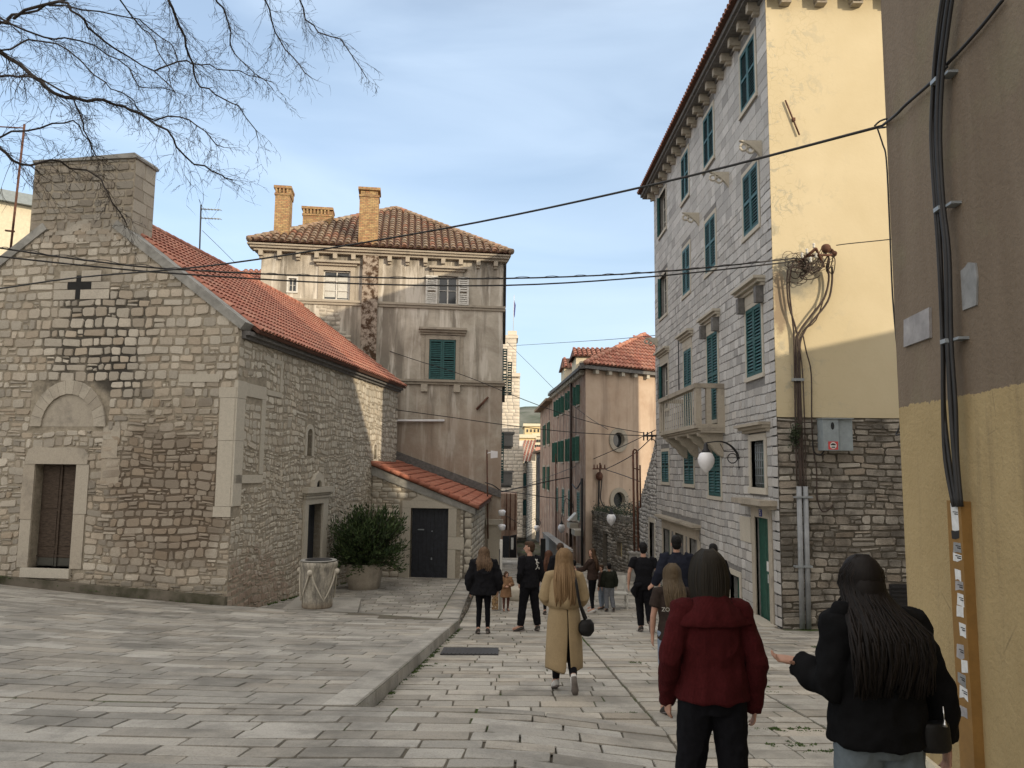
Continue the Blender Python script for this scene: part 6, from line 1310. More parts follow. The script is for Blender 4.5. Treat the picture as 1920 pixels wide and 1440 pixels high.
# ================================================================ BARE TREE
tr = thing('bare_tree', 'leafless tree reaching drooping twigs in from the upper left', 'tree', (-8.2, 8.0, zp(-8, 8)))
bk = MB(); rt_ = random.Random(91)
zb = zp(-8.2, 8)
bk.tube(smooth_path([Vector((-8.2, 8, zb-.1)), Vector((-8.15, 8, zb+1.5)), Vector((-8.3, 8.1, zb+3.2)), Vector((-7.9, 8.2, zb+5)), Vector((-7.6, 8.2, zb+6.6))]), [.24]*4+[.2]*4+[.17]*4+[.14]*4+[.11], 12)
bk.build('trunk', 'bark', tr)
bk = MB()
def twig(p, d, L, r, lvl):
    n = 5 if L > .5 else 3; pts = [p]; q = p.copy(); v = d.normalized()
    for i in range(n):
        v = (v+Vector((rt_.gauss(0, .16), rt_.gauss(0, .16), rt_.gauss(0, .12)-.07))).normalized(); q = q+v*(L/n); pts.append(q)
    bk.tube(pts, [r*(1-.75*i/n) for i in range(n+1)], 3 if r < .006 else 5, 0, (.5, .5, 0), False)
    if lvl > 0:
        for i in range(1, n+1):
            for _ in range(2 if lvl > 1 else 1):
                if rt_.random() < .85:
                    s = (v+Vector((rt_.gauss(0, .6), rt_.gauss(0, .6), rt_.gauss(0, .5)-.1))).normalized(); twig(pts[i], s, L*rt_.uniform(.3, .6), max(.0022, r*.5), lvl-1)
Zt = 2.6667
boughs = [
 (.05, 7.2, [(-140, 150), (0, 250), (130, 350), (240, 430), (330, 490), (470, 490), (620, 530), (740, 590), (830, 660), (920, 770), (1060, 860), (1160, 900)]),
 (.045, 7.8, [(-140, 160), (0, 110), (60, 80), (250, 20), (420, -40)]),
 (.03, 7.5, [(60, 80), (290, 5), (380, 80), (480, 170), (620, 270), (760, 350), (880, 460)]),
 (.03, 8.2, [(780, -160), (840, 0), (900, 130), (950, 280), (980, 400), (1080, 470), (1200, 540), (1290, 690)]),
 (.022, 8.6, [(1000, -120), (1090, 0), (1150, 130), (1160, 240), (1230, 330), (1360, 440)]),
 (.02, 8.0, [(1250, -120), (1330, 0), (1380, 150), (1450, 280), (1560, 390)]),
 (.02, 8.3, [(1400, -120), (1500, 0), (1560, 130), (1700, 210), (1830, 390)]),
 (.022, 7.0, [(-100, 420), (0, 400), (150, 380), (350, 490), (400, 600), (460, 750), (520, 790)]),
 (.02, 7.6, [(-100, 700), (0, 680), (200, 630), (360, 610), (440, 700), (460, 770)]),
 (.028, 7.3, [(-80, 660), (0, 740), (110, 820), (250, 810), (400, 850), (500, 900), (560, 1000), (640, 1130)]),
 (.018, 7.9, [(0, 100), (200, 180), (400, 200), (600, 300), (700, 420), (860, 450)]),
 (.018, 8.4, [(250, 20), (500, 60), (700, 100), (850, 220), (900, 330)]),
 (.016, 8.1, [(560, -60), (640, 60), (740, 160), (820, 300), (860, 420)]),
 (.016, 7.4, [(0, 250), (150, 200), (350, 260), (520, 420), (640, 470), (700, 560)]),
 (.014, 7.7, [(740, 590), (900, 590), (1020, 650), (1110, 740)]),
 (.014, 7.7, [(760, 350), (900, 310), (960, 310), (1100, 340), (1240, 370), (1360, 410)])]
for bi, (r0, Y, L) in enumerate(boughs):
    pts = smooth_path([at(x/Zt, y/Zt, Y+.12*i+.25*math.sin(i*1.3+bi)) for i, (x, y) in enumerate(L)], 3)
    n = len(pts); pts = [p+Vector((rt_.gauss(0, .012), rt_.gauss(0, .02), rt_.gauss(0, .012))) for p in pts]
    r_ = [r0*(1-.85*i/n)*.44+.003 for i in range(n)]
    bk.tube(pts, r_, 6, 0, (.5, .5, 0), False)
    for i in range(2, n):
        dv = (pts[i]-pts[i-1]).normalized()
        for _ in range(3 if rt_.random() < .5 else 2):
            s = (dv*1.1+Vector((rt_.gauss(0, .55), rt_.gauss(0, .5), rt_.gauss(0, .5)-.12))).normalized(); twig(pts[i], s, rt_.uniform(.2, .52)*(1.0 if bi < 3 or i < n*.5 else .6), max(.0024, r_[i]*.25), 2 if rt_.random() < .6 else 1)
# limbs joining the boughs to the trunk
tp = Vector((-7.7, 8.2, zb+6.2))
for (x, y, Y) in ((-140, 150, 7.2), (-140, 160, 7.8), (780, -160, 8.2), (1000, -120, 8.6), (1250, -120, 8.0), (1400, -120, 8.3), (-100, 420, 7), (-100, 700, 7.6), (-80, 660, 7.3), (560, -60, 8.1)):
    e = at(x/Zt, y/Zt, Y); st_ = tp if y < 200 else Vector((-7.95, 8.2, zb+4.6)); m_ = (st_+e)/2+Vector((0, 0, .35 if y > 100 else 1.9)); bk.tube(smooth_path([st_, m_, e]), [.08]*3+[.045]*3+[.03]*2+[.018], 7, 0, (.5, .5, 0), False)
bk.build('branches', 'bark', tr)
# ================================================================ CHAIR, DISPLAY RACK
ch = thing('chair', 'white wooden folding chair by the low wall behind the young people', 'chair', (at(1160, 1150, 22.5).x, 22.5, zs(22.5)))
mb = MB(); cy = 0
mb.box(-.24, .24, -.22, .22, .42, .46); ch_m = 'white_paint'; mb.build('seat', ch_m, ch, True)
for (x, y, h) in ((-.22, -.2, .45), (.22, -.2, .45), (-.22, .2, .45), (.22, .2, .9)):
    mb = MB(); mb.box(x-.02, x+.02, y-.02, y+.02, 0, h if (x, y) != (-.22, .2) else .9); mb.build('leg', ch_m, ch, True)
mb = MB(); mb.box(-.2, .2, .19, .21, .52, .9); mb.build('backrest', ch_m, ch, True)
mb = MB(); mb.box(-.2, .2, -.21, -.19, .12, .15); mb.box(-.23, -.21, -.18, .18, .2, .23); mb.box(.21, .23, -.18, .18, .2, .23); mb.build('stretcher', ch_m, ch, True)
rk_ = thing('display_rack', 'narrow souvenir rack with a white post and patterned cloth by the street edge', 'rack', at(934, 1140, 21.6))
mb = MB(); a = at(939, 1130, 21.9); b = at(938, 1012, 21.9); mb.box(a.x-.05, a.x+.03, 21.85, 21.95, zs(21.9), b.z); mb.build('post', 'white_paint', rk_)
mb = MB(); a = at(922, 1128, 21.6); b = at(935, 1077, 21.6); mb.box(a.x, b.x, 21.5, 21.7, zs(21.6)+.05, b.z); mb.build('cloth', 'patterned_cloth', rk_)
mb = MB(); a = at(935, 1112, 21.6); b = at(937.5, 1030, 21.6); mb.box(a.x, b.x, 21.5, 21.7, a.z, b.z); mb.build('panel', 'cable_black', rk_)
mb = MB(); c = at(968, 1120, 24); mb.lathe((c.x+.05, 24.5, zs(24.5)), [(.28, 0), (.36, .1), (.38, .35), (.34, .4), (.1, .42)], 14); tag(mb.build('stone_tub', 'dressed_stone'), 'low pale stone tub on the street behind the man in black', 'tub')
# ================================================================ PEOPLE
plain('skin_fair', (.40, .23, .165), .55, var=.12, sc=20, spec=.3)
plain('lips', (.35, .12, .1), .5); plain('eye_white', (.6, .58, .55), .3); plain('eye_dark', (.02, .015, .012), .2)
def cloth(name, c, var=.25, sc=30, bd=.004, ro=.9, knit=False):
    g = G(name); n = g.noise(sc, 5, .7); big = g.noise(5, 4, .6)
    col = g.mix(g.ramp(n, [(.3, 0), (.7, 1)]), tuple(x*(1-var) for x in c), tuple(min(1, x*(1+var)) for x in c)); col = g.mix(g.ramp(big, [(.4, .3), (.65, 0)]), col, tuple(x*.6 for x in c))
    h = n
    if knit:
        wv = g.n('ShaderNodeTexWave', wave_type='BANDS', bands_direction='X'); wv.inputs['Scale'].default_value = 45; wv.inputs['Distortion'].default_value = 1.5; g.put(wv.inputs['Vector'], g.P); h = g.math('ADD', n, g.math('MULTIPLY', wv.outputs['Fac'], .6))
    g.out(col, ro, h, bd, .6, spec=.08)
cloth('black_cloth', (.010, .010, .012)); cloth('black_puffer', (.006, .006, .0065), .2, 14, .006); cloth('navy_cloth', (.016, .018, .028))
cloth('red_knit', (.055, .009, .010), .25, 60, .005, .95, True); cloth('black_trouser', (.008, .008, .010)); cloth('grey_trouser', (.13, .155, .17), .12, 40)
cloth('trench_cloth', (.30, .225, .13), .08, 60, .002, .8); cloth('brown_tee', (.035, .026, .022)); cloth('pale_jeans', (.20, .24, .30)); cloth('brown_jacket', (.045, .03, .025)); cloth('brown_puffer', (.24, .14, .08), .25, 8, .01)
cloth('olive_jacket', (.02, .022, .016)); cloth('grey_jeans', (.17, .18, .20)); cloth('rust_trouser', (.10, .045, .035))
plain('white_shoe', (.5, .49, .47), .6); plain('dark_shoe', (.03, .025, .022), .6); plain('print_white', (.45, .44, .40), .8); plain('black_leather', (.008, .0075, .0075), .55, spec=.25); plain('silver', (.6, .6, .6), .3, .9); plain('sole_grey', (.16, .14, .13), .8)
def hairmat(name, a, b):
    g = G(name); t = g.tint(); n = g.noise(1, 5, .6, g.map((60, 60, 5))); g.out(g.mix(n, g.mix(t[0], a, b), tuple(x*.55 for x in a)), .65, n, .003, .6, spec=.2)
hairmat('hair_blond', (.19, .115, .055), (.32, .21, .11)); hairmat('hair_dark', (.007, .0055, .005), (.018, .012, .009)); hairmat('hair_brown', (.06, .033, .018), (.12, .065, .035)); hairmat('hair_black', (.006, .005, .005), (.018, .014, .012)); hairmat('hair_light', (.11, .068, .04), (.20, .13, .08)); hairmat('hair_auburn', (.08, .035, .02), (.14, .065, .04)); hairmat('hair_ash', (.085, .06, .035), (.15, .11, .065)); hairmat('hair_bob', (.017, .014, .010), (.035, .028, .019))
def fuse(mb, name, mat, parent, vox, fold=.0, fs=(9, 9, 5), smooth=3, seed=0, maxz=None):
    me = bpy.data.meshes.new('tmp'); me.from_pydata(mb.v, [], mb.f); o = bpy.data.objects.new('tmp', me); COL.objects.link(o)
    m = o.modifiers.new('r', 'REMESH'); m.mode = 'VOXEL'; m.voxel_size = vox; m.use_smooth_shade = True
    if smooth: k = o.modifiers.new('s', 'SMOOTH'); k.iterations = smooth; k.factor = .6
    dg = bpy.context.evaluated_depsgraph_get(); ev = o.evaluated_get(dg); nm = bpy.data.meshes.new_from_object(ev, depsgraph=dg)
    bpy.data.objects.remove(o); bpy.data.meshes.remove(me)
    if fold:
        sd_ = Vector((seed*3.1, seed*1.7, seed*.9)); ns = [v.normal.copy() for v in nm.vertices]
        for v, nn in zip(nm.vertices, ns):
            q = v.co; a = mnoise.noise(Vector((q.x*fs[0], q.y*fs[1], q.z*fs[2]))+sd_); b = mnoise.noise(Vector((q.x*fs[0]*2.3, q.y*fs[1]*2.3, q.z*fs[2]*2.6))+sd_)
            v.co = q+nn*fold*((1-abs(a)*2.2)*.8+b*.5)
    nm.name = name; nm.materials.clear(); nm.materials.append(MAT[mat])
    for p in nm.polygons: p.use_smooth = True
    ob = bpy.data.objects.new(name, nm); COL.objects.link(ob); ob.parent = parent
    return ob
V = Vector
def hand(mb, w, d, side, palm_n, s=1.0, curl=.5, spread=.12, open_=False):
    """w wrist, d direction of the hand, palm_n palm normal; five fingers of unequal length"""
    d = d.normalized(); n = (palm_n-d*palm_n.dot(d)).normalized(); x = d.cross(n)*side
    mb.tube([w-d*.02*s, w+d*.03*s, w+d*.065*s, w+d*.09*s], [(.028*s, .02*s), (.038*s, .019*s), (.042*s, .017*s), (.036*s, .012*s)], 8, ref=x)
    for i, (o, L) in enumerate(((-.03, .058), (-.011, .072), (.009, .078), (.029, .068))):
        b = w+d*.082*s+x*o*s; dd = (d+x*o*spread*30*.3).normalized(); c = curl*(1+.12*i)
        k1 = b+dd*L*.42*s; d2 = (dd*math.cos(c*.7)+n*math.sin(c*.7)); k2 = k1+d2*L*.34*s; d3 = (dd*math.cos(c*1.4)+n*math.sin(c*1.4)); k3 = k2+d3*L*.3*s
        mb.tube([b-dd*.02*s, b, k1, k2, k3], [.010*s, .0095*s, .0088*s, .008*s, .006*s], 6)
    b = w+d*.025*s+x*.032*s; t1 = (d*.6+x*.75+n*.35).normalized(); k1 = b+t1*.036*s; t2 = (d*.85+x*.35+n*.4).normalized(); mb.tube([b-x*.015*s, b, k1, k1+t2*.035*s], [.014*s, .0125*s, .011*s, .008*s], 6)
def person(label, px, Y, H, yaw=0, top=None, legs=None, shoes='dark_shoe', hair=None, pose=None, vox=.014, look=(0, 0), zoff=None, group=None, face=False, build=1.0, seed=1):
    x = at(px, 1000, Y).x; z0 = (zs(Y) if (x > 1.6 or Y > 7.9) else zp(x, Y))+.016
    if zoff is not None: z0 += zoff
    P = thing('person', label, 'person', (x, Y, z0), group, R(yaw)); s = H/1.75; p = dict(hipx=.09)
    J = {'hipL': V((-.09, 0, .92)), 'hipR': V((.09, 0, .92)), 'kneeL': V((-.10, .03, .5)), 'kneeR': V((.10, .0, .5)), 'ankL': V((-.10, -.02, .09)), 'ankR': V((.10, -.0, .09)),
         'toeL': V((-.02, .17, -.06)), 'toeR': V((.03, .17, -.06)), 'shL': V((-.175*build, 0, 1.42)), 'shR': V((.175*build, 0, 1.42)), 'elL': V((-.235*build, -.02, 1.14)), 'elR': V((.235*build, -.02, 1.14)),
         'wrL': V((-.25*build, .03, .9)), 'wrR': V((.25*build, .03, .9)), 'pelvis': V((0, 0, .95)), 'chest': V((0, 0, 1.25)), 'neck': V((0, .0, 1.46)), 'head': V((0, .02, 1.63)), 'hdL': V((0, .1, -1)), 'hdR': V((0, .1, -1)), 'pnL': V((1, .2, 0)), 'pnR': V((-1, .2, 0))}
    for k, v in (pose or {}).items():
        if not k.startswith('open'): J[k] = V(v)
    J = {k: (v*s if k[:2] not in ('hd', 'pn') else v) for k, v in J.items()}
    hm = Matrix.Rotation(R(look[0]), 3, 'Z') @ Matrix.Rotation(R(look[1]), 3, 'X')
    hc = J['head']
    # body: one continuous surface
    mb = MB()
    mb.tube([J['pelvis']-V((0, 0, .08))*s, J['pelvis'], J['pelvis']+V((0, 0, .12))*s, J['chest'], J['chest']+V((0, 0, .13))*s, J['neck']-V((0, 0, .02))*s], [(.14*s, .10*s), (.155*s, .105*s), (.125*s, .09*s), (.15*s*build, .105*s), (.14*s*build, .09*s), (.06*s, .055*s)], 14, ref=(1, 0, 0))
    mb.tube([J['neck']-V((0, 0, .05))*s, (J['neck']+hc)/2, hc], [.058*s, .052*s, .055*s], 10)
    mb.ball(hc+V((0, 0, .02))*s, .078*s, .096*s, .112*s, 14, 10, M=hm); mb.ball(hc+hm @ V((0, .035, -.05))*s, .055*s, .06*s, .065*s, 12, 8, M=hm)
    mb.tube([hc+hm @ V((0, .09, .02))*s, hc+hm @ V((0, .118, -.022))*s, hc+hm @ V((0, .095, -.03))*s], [.009*s, .015*s, .009*s], 6)
    for sg in (-1, 1): mb.ball(hc+hm @ V((sg*.08, .0, -.005))*s, .01*s, .02*s, .032*s, 8, 6, M=hm)
    for sd in 'LR':
        sg = -1 if sd == 'L' else 1
        mb.tube([J['hip'+sd]+V((0, 0, .03))*s, (J['hip'+sd]+J['knee'+sd])/2, J['knee'+sd], (J['knee'+sd]*.6+J['ank'+sd]*.4), J['ank'+sd]], [.085*s, .07*s, .052*s, .052*s, .035*s], 10)
        mb.tube([J['ank'+sd]-(J['toe'+sd]*.3), J['ank'+sd]+J['toe'+sd]*.4-V((0, 0, .0)), J['ank'+sd]+J['toe'+sd]*.9], [.036*s, .036*s, .026*s], 8)
        mb.tube([J['sh'+sd]-V((sg*.05, 0, 0))*s, J['sh'+sd], (J['sh'+sd]+J['el'+sd])/2, J['el'+sd], (J['el'+sd]*.6+J['wr'+sd]*.4), J['wr'+sd]], [.05*s, .052*s, .044*s, .036*s, .037*s, .025*s], 10)
        hand(mb, J['wr'+sd], J['hd'+sd], sg, J['pn'+sd], s*.98, p.get('curl', .55) if not (pose or {}).get('open'+sd) else .75)
    body = fuse(mb, 'body', 'skin_fair', P, (.0058 if vox <= .0105 else min(vox, .011)) if not face else .008, smooth=1)
    if face:
        for sg in (-1, 1):
            m2 = MB(); m2.ball(hc+hm @ V((sg*.032, .078, .022))*s, .014*s, .01*s, .009*s, 8, 6, M=hm); m2.build('eye', 'eye_white', P, True)
            m2 = MB(); m2.ball(hc+hm @ V((sg*.032, .087, .022))*s, .006*s, .004*s, .006*s, 8, 6, M=hm); m2.build('pupil', 'eye_dark', P, True)
        m2 = MB(); m2.tube([hc+hm @ V((-.024, .083, -.058))*s, hc+hm @ V((0, .092, -.062))*s, hc+hm @ V((.024, .083, -.058))*s], [.004*s, .007*s, .004*s], 6); m2.build('mouth', 'lips', P, True)
    # trousers
    if legs:
        m_, lo = legs[0], legs[1]; lo2 = legs[2] if len(legs) > 2 else lo; mb = MB()
        mb.tube([J['pelvis']+V((0, 0, .10))*s, J['pelvis'], J['pelvis']-V((0, 0, .12))*s], [((.145+lo)*s, (.10+lo)*s), ((.165+lo)*s, (.115+lo)*s), ((.12+lo)*s, (.10+lo)*s)], 14, ref=(1, 0, 0))
        for sd in 'LR':
            a = J['ank'+sd]; k = J['knee'+sd]; h = J['hip'+sd]
            mb.tube([h+V((0, 0, .04))*s, (h+k)/2, k, (k+a)/2, a+(k-a)*.06], [(.092+lo)*s, (.078+lo)*s, (.058+(lo+lo2)/2)*s, (.054+lo2)*s, (.042+lo2)*s], 12)
        fuse(mb, 'trousers', m_, P, vox, .008*s if lo > .012 else .004, (14, 14, 9), 3, seed)
    for sd in 'LR':
        mb = MB(); a = J['ank'+sd]; t = J['toe'+sd]; d = t.normalized(); f = V((0, 0, 1)) if abs(d.z) < .75 else V((0, 1, 0)); r = d.cross(f).normalized(); u_ = r.cross(d)
        mb.tube([a-d*.065*s-u_*.035*s, a-d*.03*s-u_*.028*s, a+d*.06*s-u_*.035*s, a+d*.13*s-u_*.048*s, a+d*.18*s-u_*.055*s], [(.034*s, .036*s), (.042*s, .052*s), (.043*s, .042*s), (.046*s, .03*s), (.03*s, .018*s)], 10, ref=r)
        sh = mb.build('shoe', shoes, P, True)
        mb = MB(); mb.tube([a-d*.075*s-u_*.072*s, a+d*.02*s-u_*.072*s, a+d*.12*s-u_*.074*s, a+d*.195*s-u_*.07*s], [(.034*s, .012*s), (.038*s, .012*s), (.048*s, .012*s), (.026*s, .01*s)], 10, ref=r); mb.build('sole', 'sole_grey' if shoes != 'white_shoe' else 'sole_grey', sh, True)
    # upper garment
    if top:
        m_, lo, hem = top['mat'], top.get('loose', .02), top.get('hem', .93); sl = top.get('sleeve', 'long'); fl = top.get('flare', 0); mb = MB()
        pz = lambda z, y=0: V((J['pelvis'].x*(1-(z-.9)/.4)+J['chest'].x*((z-.9)/.4) if z < 1.3 else J['chest'].x, y, z))*s if False else V((0, 0, z*s))+V((J['chest'].x, J['chest'].y, 0))*min(1, max(0, (z-.95)/.3))
        cb_ = build
        mb.tube([pz(hem), pz(hem+.1), pz(max(1.1, hem+.13)), pz(1.25), pz(1.36), pz(1.43), pz(1.475)], [((.165+lo+fl)*s, (.115+lo+fl)*s), ((.162+lo+fl*.6)*s, (.115+lo+fl*.5)*s), ((.142+lo+top.get('waist', 0))*s, (.105+lo)*s), ((.163*cb_+lo)*s, (.118+lo)*s), ((.165*cb_+lo*.8)*s, (.105+lo*.8)*s), ((.125*cb_+lo*.5)*s, (.08+lo*.4)*s), (.066*s, .062*s)], 16, ref=(1, 0, 0))
        for sd in 'LR':
            sg = -1 if sd == 'L' else 1; a, e, w_ = J['sh'+sd], J['el'+sd], J['wr'+sd]; sw = top.get('sl', lo)
            if sl == 'long': mb.tube([a-V((sg*.06, 0, .0))*s, a+V((0, 0, -.005)), (a+e)/2, e, (e+w_)/2, w_+(w_-e)*top.get('over', -.04)], [(.055+lo*.7)*s, (.057+lo*.8)*s, (.05+sw)*s, (.046+sw)*s, (.042+sw)*s, (.034+top.get('cuff', sw*.8))*s], 12)
            else: mb.tube([a-V((sg*.06, 0, 0))*s, a, a+(e-a)*.62], [(.055+lo*.6)*s, (.058+lo*.7)*s, (.052+sw)*s], 12)
        if top.get('hood'): mb.tube([V((-.1, -.05, 1.45))*s, V((0, -.12, 1.43))*s, V((.1, -.05, 1.45))*s], [.05*s, .065*s, .05*s], 8)
        fuse(mb, top.get('name', 'jacket'), m_, P, vox, top.get('fold', .010)*s, top.get('fs', (8, 8, 7)), 3, seed+5)
        if top.get('collar'):
            mb = MB(); mb.tube([V((0, 0, 1.425))*s, V((0, 0, 1.50))*s], [(.085*s, .08*s), (.075*s, .072*s)], 14, ref=(1, 0, 0)); fuse(mb, 'collar', m_, P, .01, .003)
    # hair
    if hair:
        hmname, hl, hw = hair[0], hair[1], hair[2]; rr = random.Random(seed*7+3); mb = MB()
        if hl <= .02:
            mb.ball(hc+hm @ V((0, -.018, .045))*s, .084*s, .094*s, .095*s, 16, 10, M=hm); mb.ball(hc+hm @ V((0, -.04, -.005))*s, .076*s, .066*s, .085*s, 14, 8, M=hm); mb.ball(hc+hm @ V((0, .03, .085))*s, .07*s, .07*s, .055*s, 12, 8, M=hm)
            fuse(mb, 'hair', hmname, P, .009, .006*s, (40, 40, 40), 1, seed)
        else:
            mb.ball(hc+hm @ V((0, -.015, .038))*s, .09*s, .104*s, .103*s, 16, 12, M=hm); mb.ball(hc+hm @ V((0, -.045, -.03))*s, .09*s, .08*s, .11*s, 14, 8, M=hm)
            n = 420 if vox < .0105 else 120 if vox < .013 else 60; wave = hair[3] if len(hair) > 3 else 0; bo = hair[4] if len(hair) > 4 else .025
            if hl > .3: mb.tube(smooth_path([hc+V((0, -.03, .02))*s, hc+V((0, -.07, -.12))*s, hc+V((0, -.12-bo, -.22))*s, hc+V((0, -.13-bo, -hl*.62))*s, hc+V((0, -.13-bo, -hl*.86))*s], 2), [(.085*s, .06*s), (.09*s, .055*s), (.09*s, .05*s), ((.085+hw*.12)*s, .04*s), ((.08+hw*.3)*s, .035*s), ((.07+hw*.42)*s, .03*s), ((.06+hw*.5)*s, .028*s), ((.05+hw*.45)*s, .02*s), ((.03+hw*.25)*s, .008*s)], 14, 0, (.3, 0, 0), True, ref=(1, 0, 0))
            for i in range(n):
                a = -math.pi/2+rr.uniform(-1.9, 1.9); o = V((math.cos(a), math.sin(a), 0))
                p0 = hc+hm @ V((o.x*.03, -.02+o.y*.03, .135))*s; p1 = hc+hm @ V((o.x*.088, o.y*.10-.005, .06))*s; p2 = hc+hm @ V((o.x*.098, o.y*.108-.01, -.05))*s
                L = hl*s*rr.uniform(.86, 1.03); bx = max(-1, min(1, o.x))*hw*s*rr.uniform(.5, 1); end = hc+V((bx, -(.14+bo)*s-rr.uniform(0, .035)*s if o.y < .3 else .04*s, -L))
                mid = (p2+end)/2+V((o.x*.03*s*(1+wave), -(.03+bo*.9)*s*(o.y < .3), .02)); pts = smooth_path([p0, p1, p2, mid, end], 3)
                if wave: pts = [q+V((math.sin(k*1.3+i)*.016*wave, math.cos(k*1.7+i)*.01*wave, 0))*min(1, k/5) for k, q in enumerate(pts)]
                m_ = len(pts); w0 = (.0085 if vox < .0105 else .018)*s*rr.uniform(.6, 1.2); mb.tube(pts, [(w0*(.5+.5*min(1, k/3))*(1-.7*max(0, k/m_-.6)/.4), w0*.4) for k in range(m_)], 5, 0, (rr.random(), 0, 0), True, ref=(1, 0, 0))
            mb.build('hair', hmname, P, True)
    P['_s'] = s
    del P['_s']
    return P, J, s
# ---- woman in the red sweater
P, J, s = person('woman in a deep red sweater and black trousers with a short dark bob', 1330, 4.5, 1.66, 3, dict(mat='red_knit', loose=.022, hem=.90, flare=.034, sl=.016, name='sweater', waist=.03, fold=.012, cuff=.012, over=.25), ('black_trouser', .02, .035), 'dark_shoe', None,
    dict(kneeL=(-.12, .06, .5), ankL=(-.13, .05, .09), kneeR=(.12, .0, .5), ankR=(.13, -.1, .1), elL=(-.27, -.05, 1.13), wrL=(-.24, .1, .90), elR=(.27, -.03, 1.12), wrR=(.27, .04, .87), head=(0, .05, 1.62)), .010, seed=2)
mb = MB(); hc = J['head']
mb.ball(hc+V((0, -.012, .03)), .102, .108, .112, 18, 12); mb.ball(hc+V((0, -.02, -.05)), .106, .10, .12, 18, 12); mb.tube([hc+V((0, -.03, .0)), hc+V((0, -.045, -.1)), hc+V((0, -.05, -.19))], [(.105, .09), (.105, .09), (.085, .075)], 16, ref=(1, 0, 0))
for i in range(230):
    a = -math.pi/2+random.Random(i).uniform(-2.2, 2.2); q = random.Random(i+500); o = V((math.cos(a), math.sin(a), 0)); k = q.uniform(.97, 1.035)
    pts = smooth_path([hc+V((o.x*.03, -.01+o.y*.03, .142)), hc+V((o.x*.085, -.015+o.y*.09, .09))*1, hc+V((o.x*.107*k, -.02+o.y*.106*k, .0)), hc+V((o.x*.106*k, -.03+o.y*.10*k, -.09)), hc+V((o.x*.088*k, -.045+o.y*.085, -.19+q.uniform(-.0, .03)))], 3)
    mb.tube(pts, [(.006, .003)]*len(pts), 4, 0, (q.random(), 0, 0), True, ref=(1, 0, 0))
mb.build('hair', 'hair_bob', P, True)
mb = MB()
mb.tube([V((0, .0, 1.50))*s, V((0, -.005, 1.47))*s, V((0, -.01, 1.42))*s, V((0, -.01, 1.37))*s, V((0, -.01, 1.335))*s], [(.095*s, .085*s), (.12*s, .10*s), (.175*s, .125*s), (.235*s, .145*s), (.258*s, .148*s)], 28, ref=(1, 0, 0))
fuse(mb, 'shoulder_drape', 'red_knit', P, .010, .007, (10, 10, 8), 2, 8)
# ---- woman in the black jacket gesturing
P, J, s = person('woman in a black jacket with long dark wavy hair, left hand raised palm up', 1632, 3.75, 1.70, 8, dict(mat='black_puffer', loose=.06, hem=.88, flare=.015, sl=.03, name='jacket', waist=.015, fold=.016, cuff=.024), ('grey_trouser', .028, .05), 'dark_shoe', ('hair_dark', .48, .20, .8, .09),
    dict(elL=(-.25, .0, 1.13), wrL=(-.30, .20, 1.21), hdL=(-1, .1, .15), pnL=(.1, -.25, 1), elR=(.30, -.04, 1.13), wrR=(.36, .0, .86), hdR=(.1, .15, -1), kneeL=(-.11, .05, .5), kneeR=(.11, -.03, .5), ankR=(.12, -.12, .1), head=(-.03, .06, 1.62), openL=1), .010, look=(15, 0), seed=3)
mb = MB(); mb.tube([V((-.21, .0, 1.41)), V((-.18, -.02, 1.45)), V((-.12, -.01, 1.47))], [.035, .05, .03], 10); fuse(mb, 'collar', 'black_puffer', P, .01, .008, seed=3)
mb = MB(); mb.tube([V((.22, -.10, .83)), V((.22, -.10, .96))], [(.08, .045), (.07, .04)], 10, ref=(1, 0, 0)); bg_ = fuse(mb, 'shoulder_bag', 'black_leather', P, .012, .003); 
m2 = MB(); m2.tube([V((.19, -.2, 1.06)), V((.19, -.205, .99))], .003, 5); m2.lathe(V((.19, -.206, .975)), [(.003, .03), (.008, .012), (.012, 0)], 8); m2.build('tassel', 'silver', P, True)
for o in (bg_,): pass
# ---- woman in the trench coat
P, J, s = person('woman in a long beige trench coat with very long straight blond hair, walking away', 1058, 9.75, 1.70, 0, dict(mat='trench_cloth', loose=.03, hem=1.02, flare=.01, sl=.035, name='coat', fold=.006, cuff=.02), ('black_trouser', .002, .004), 'white_shoe', ('hair_blond', .56, .13),
    dict(kneeL=(-.08, .1, .5), ankL=(-.09, .14, .09), kneeR=(.09, .04, .5), ankR=(.10, -.26, .22), toeR=(.02, .07, -.19), elL=(-.245, .0, 1.15), wrL=(-.19, .17, 1.06), elR=(.245, -.01, 1.15), wrR=(.21, .16, 1.04), hdL=(.3, 1, -.2), hdR=(-.3, 1, -.2), neck=(0, 0, 1.45)), .011, seed=4)
mb = MB(); n = 40; rings = ((1.10, .155, .125), (1.0, .185, .15), (.85, .205, .175), (.65, .215, .195), (.45, .225, .21), (.27, .23, .22)); vs = []
for (z, rx, ry) in rings:
    gap = .03+max(0, (.72-z))*.55
    for i in range(n+1):
        a = -math.pi/2+.18+gap/2+(2*math.pi-gap)*i/n; w5 = 1+.03*math.sin(a*7+z*3)*(1.1-z)
        vs.append(V((rx*math.cos(a)*w5, ry*math.sin(a)*w5-.0, z-(.02*math.sin(a*3) if z < .3 else 0)))*s)
fs = [(j*(n+1)+i, j*(n+1)+i+1, (j+1)*(n+1)+i+1, (j+1)*(n+1)+i) for j in range(len(rings)-1) for i in range(n)]
mb.add(vs, fs, 0, smooth=True); o = mb.build('coat_skirt', 'trench_cloth', P, True); m_ = o.modifiers.new('t', 'SOLIDIFY'); m_.thickness = .012; m_ = o.modifiers.new('s', 'SUBSURF'); m_.levels = 1; m_.render_levels = 1
mb = MB(); vs = []; n = 30
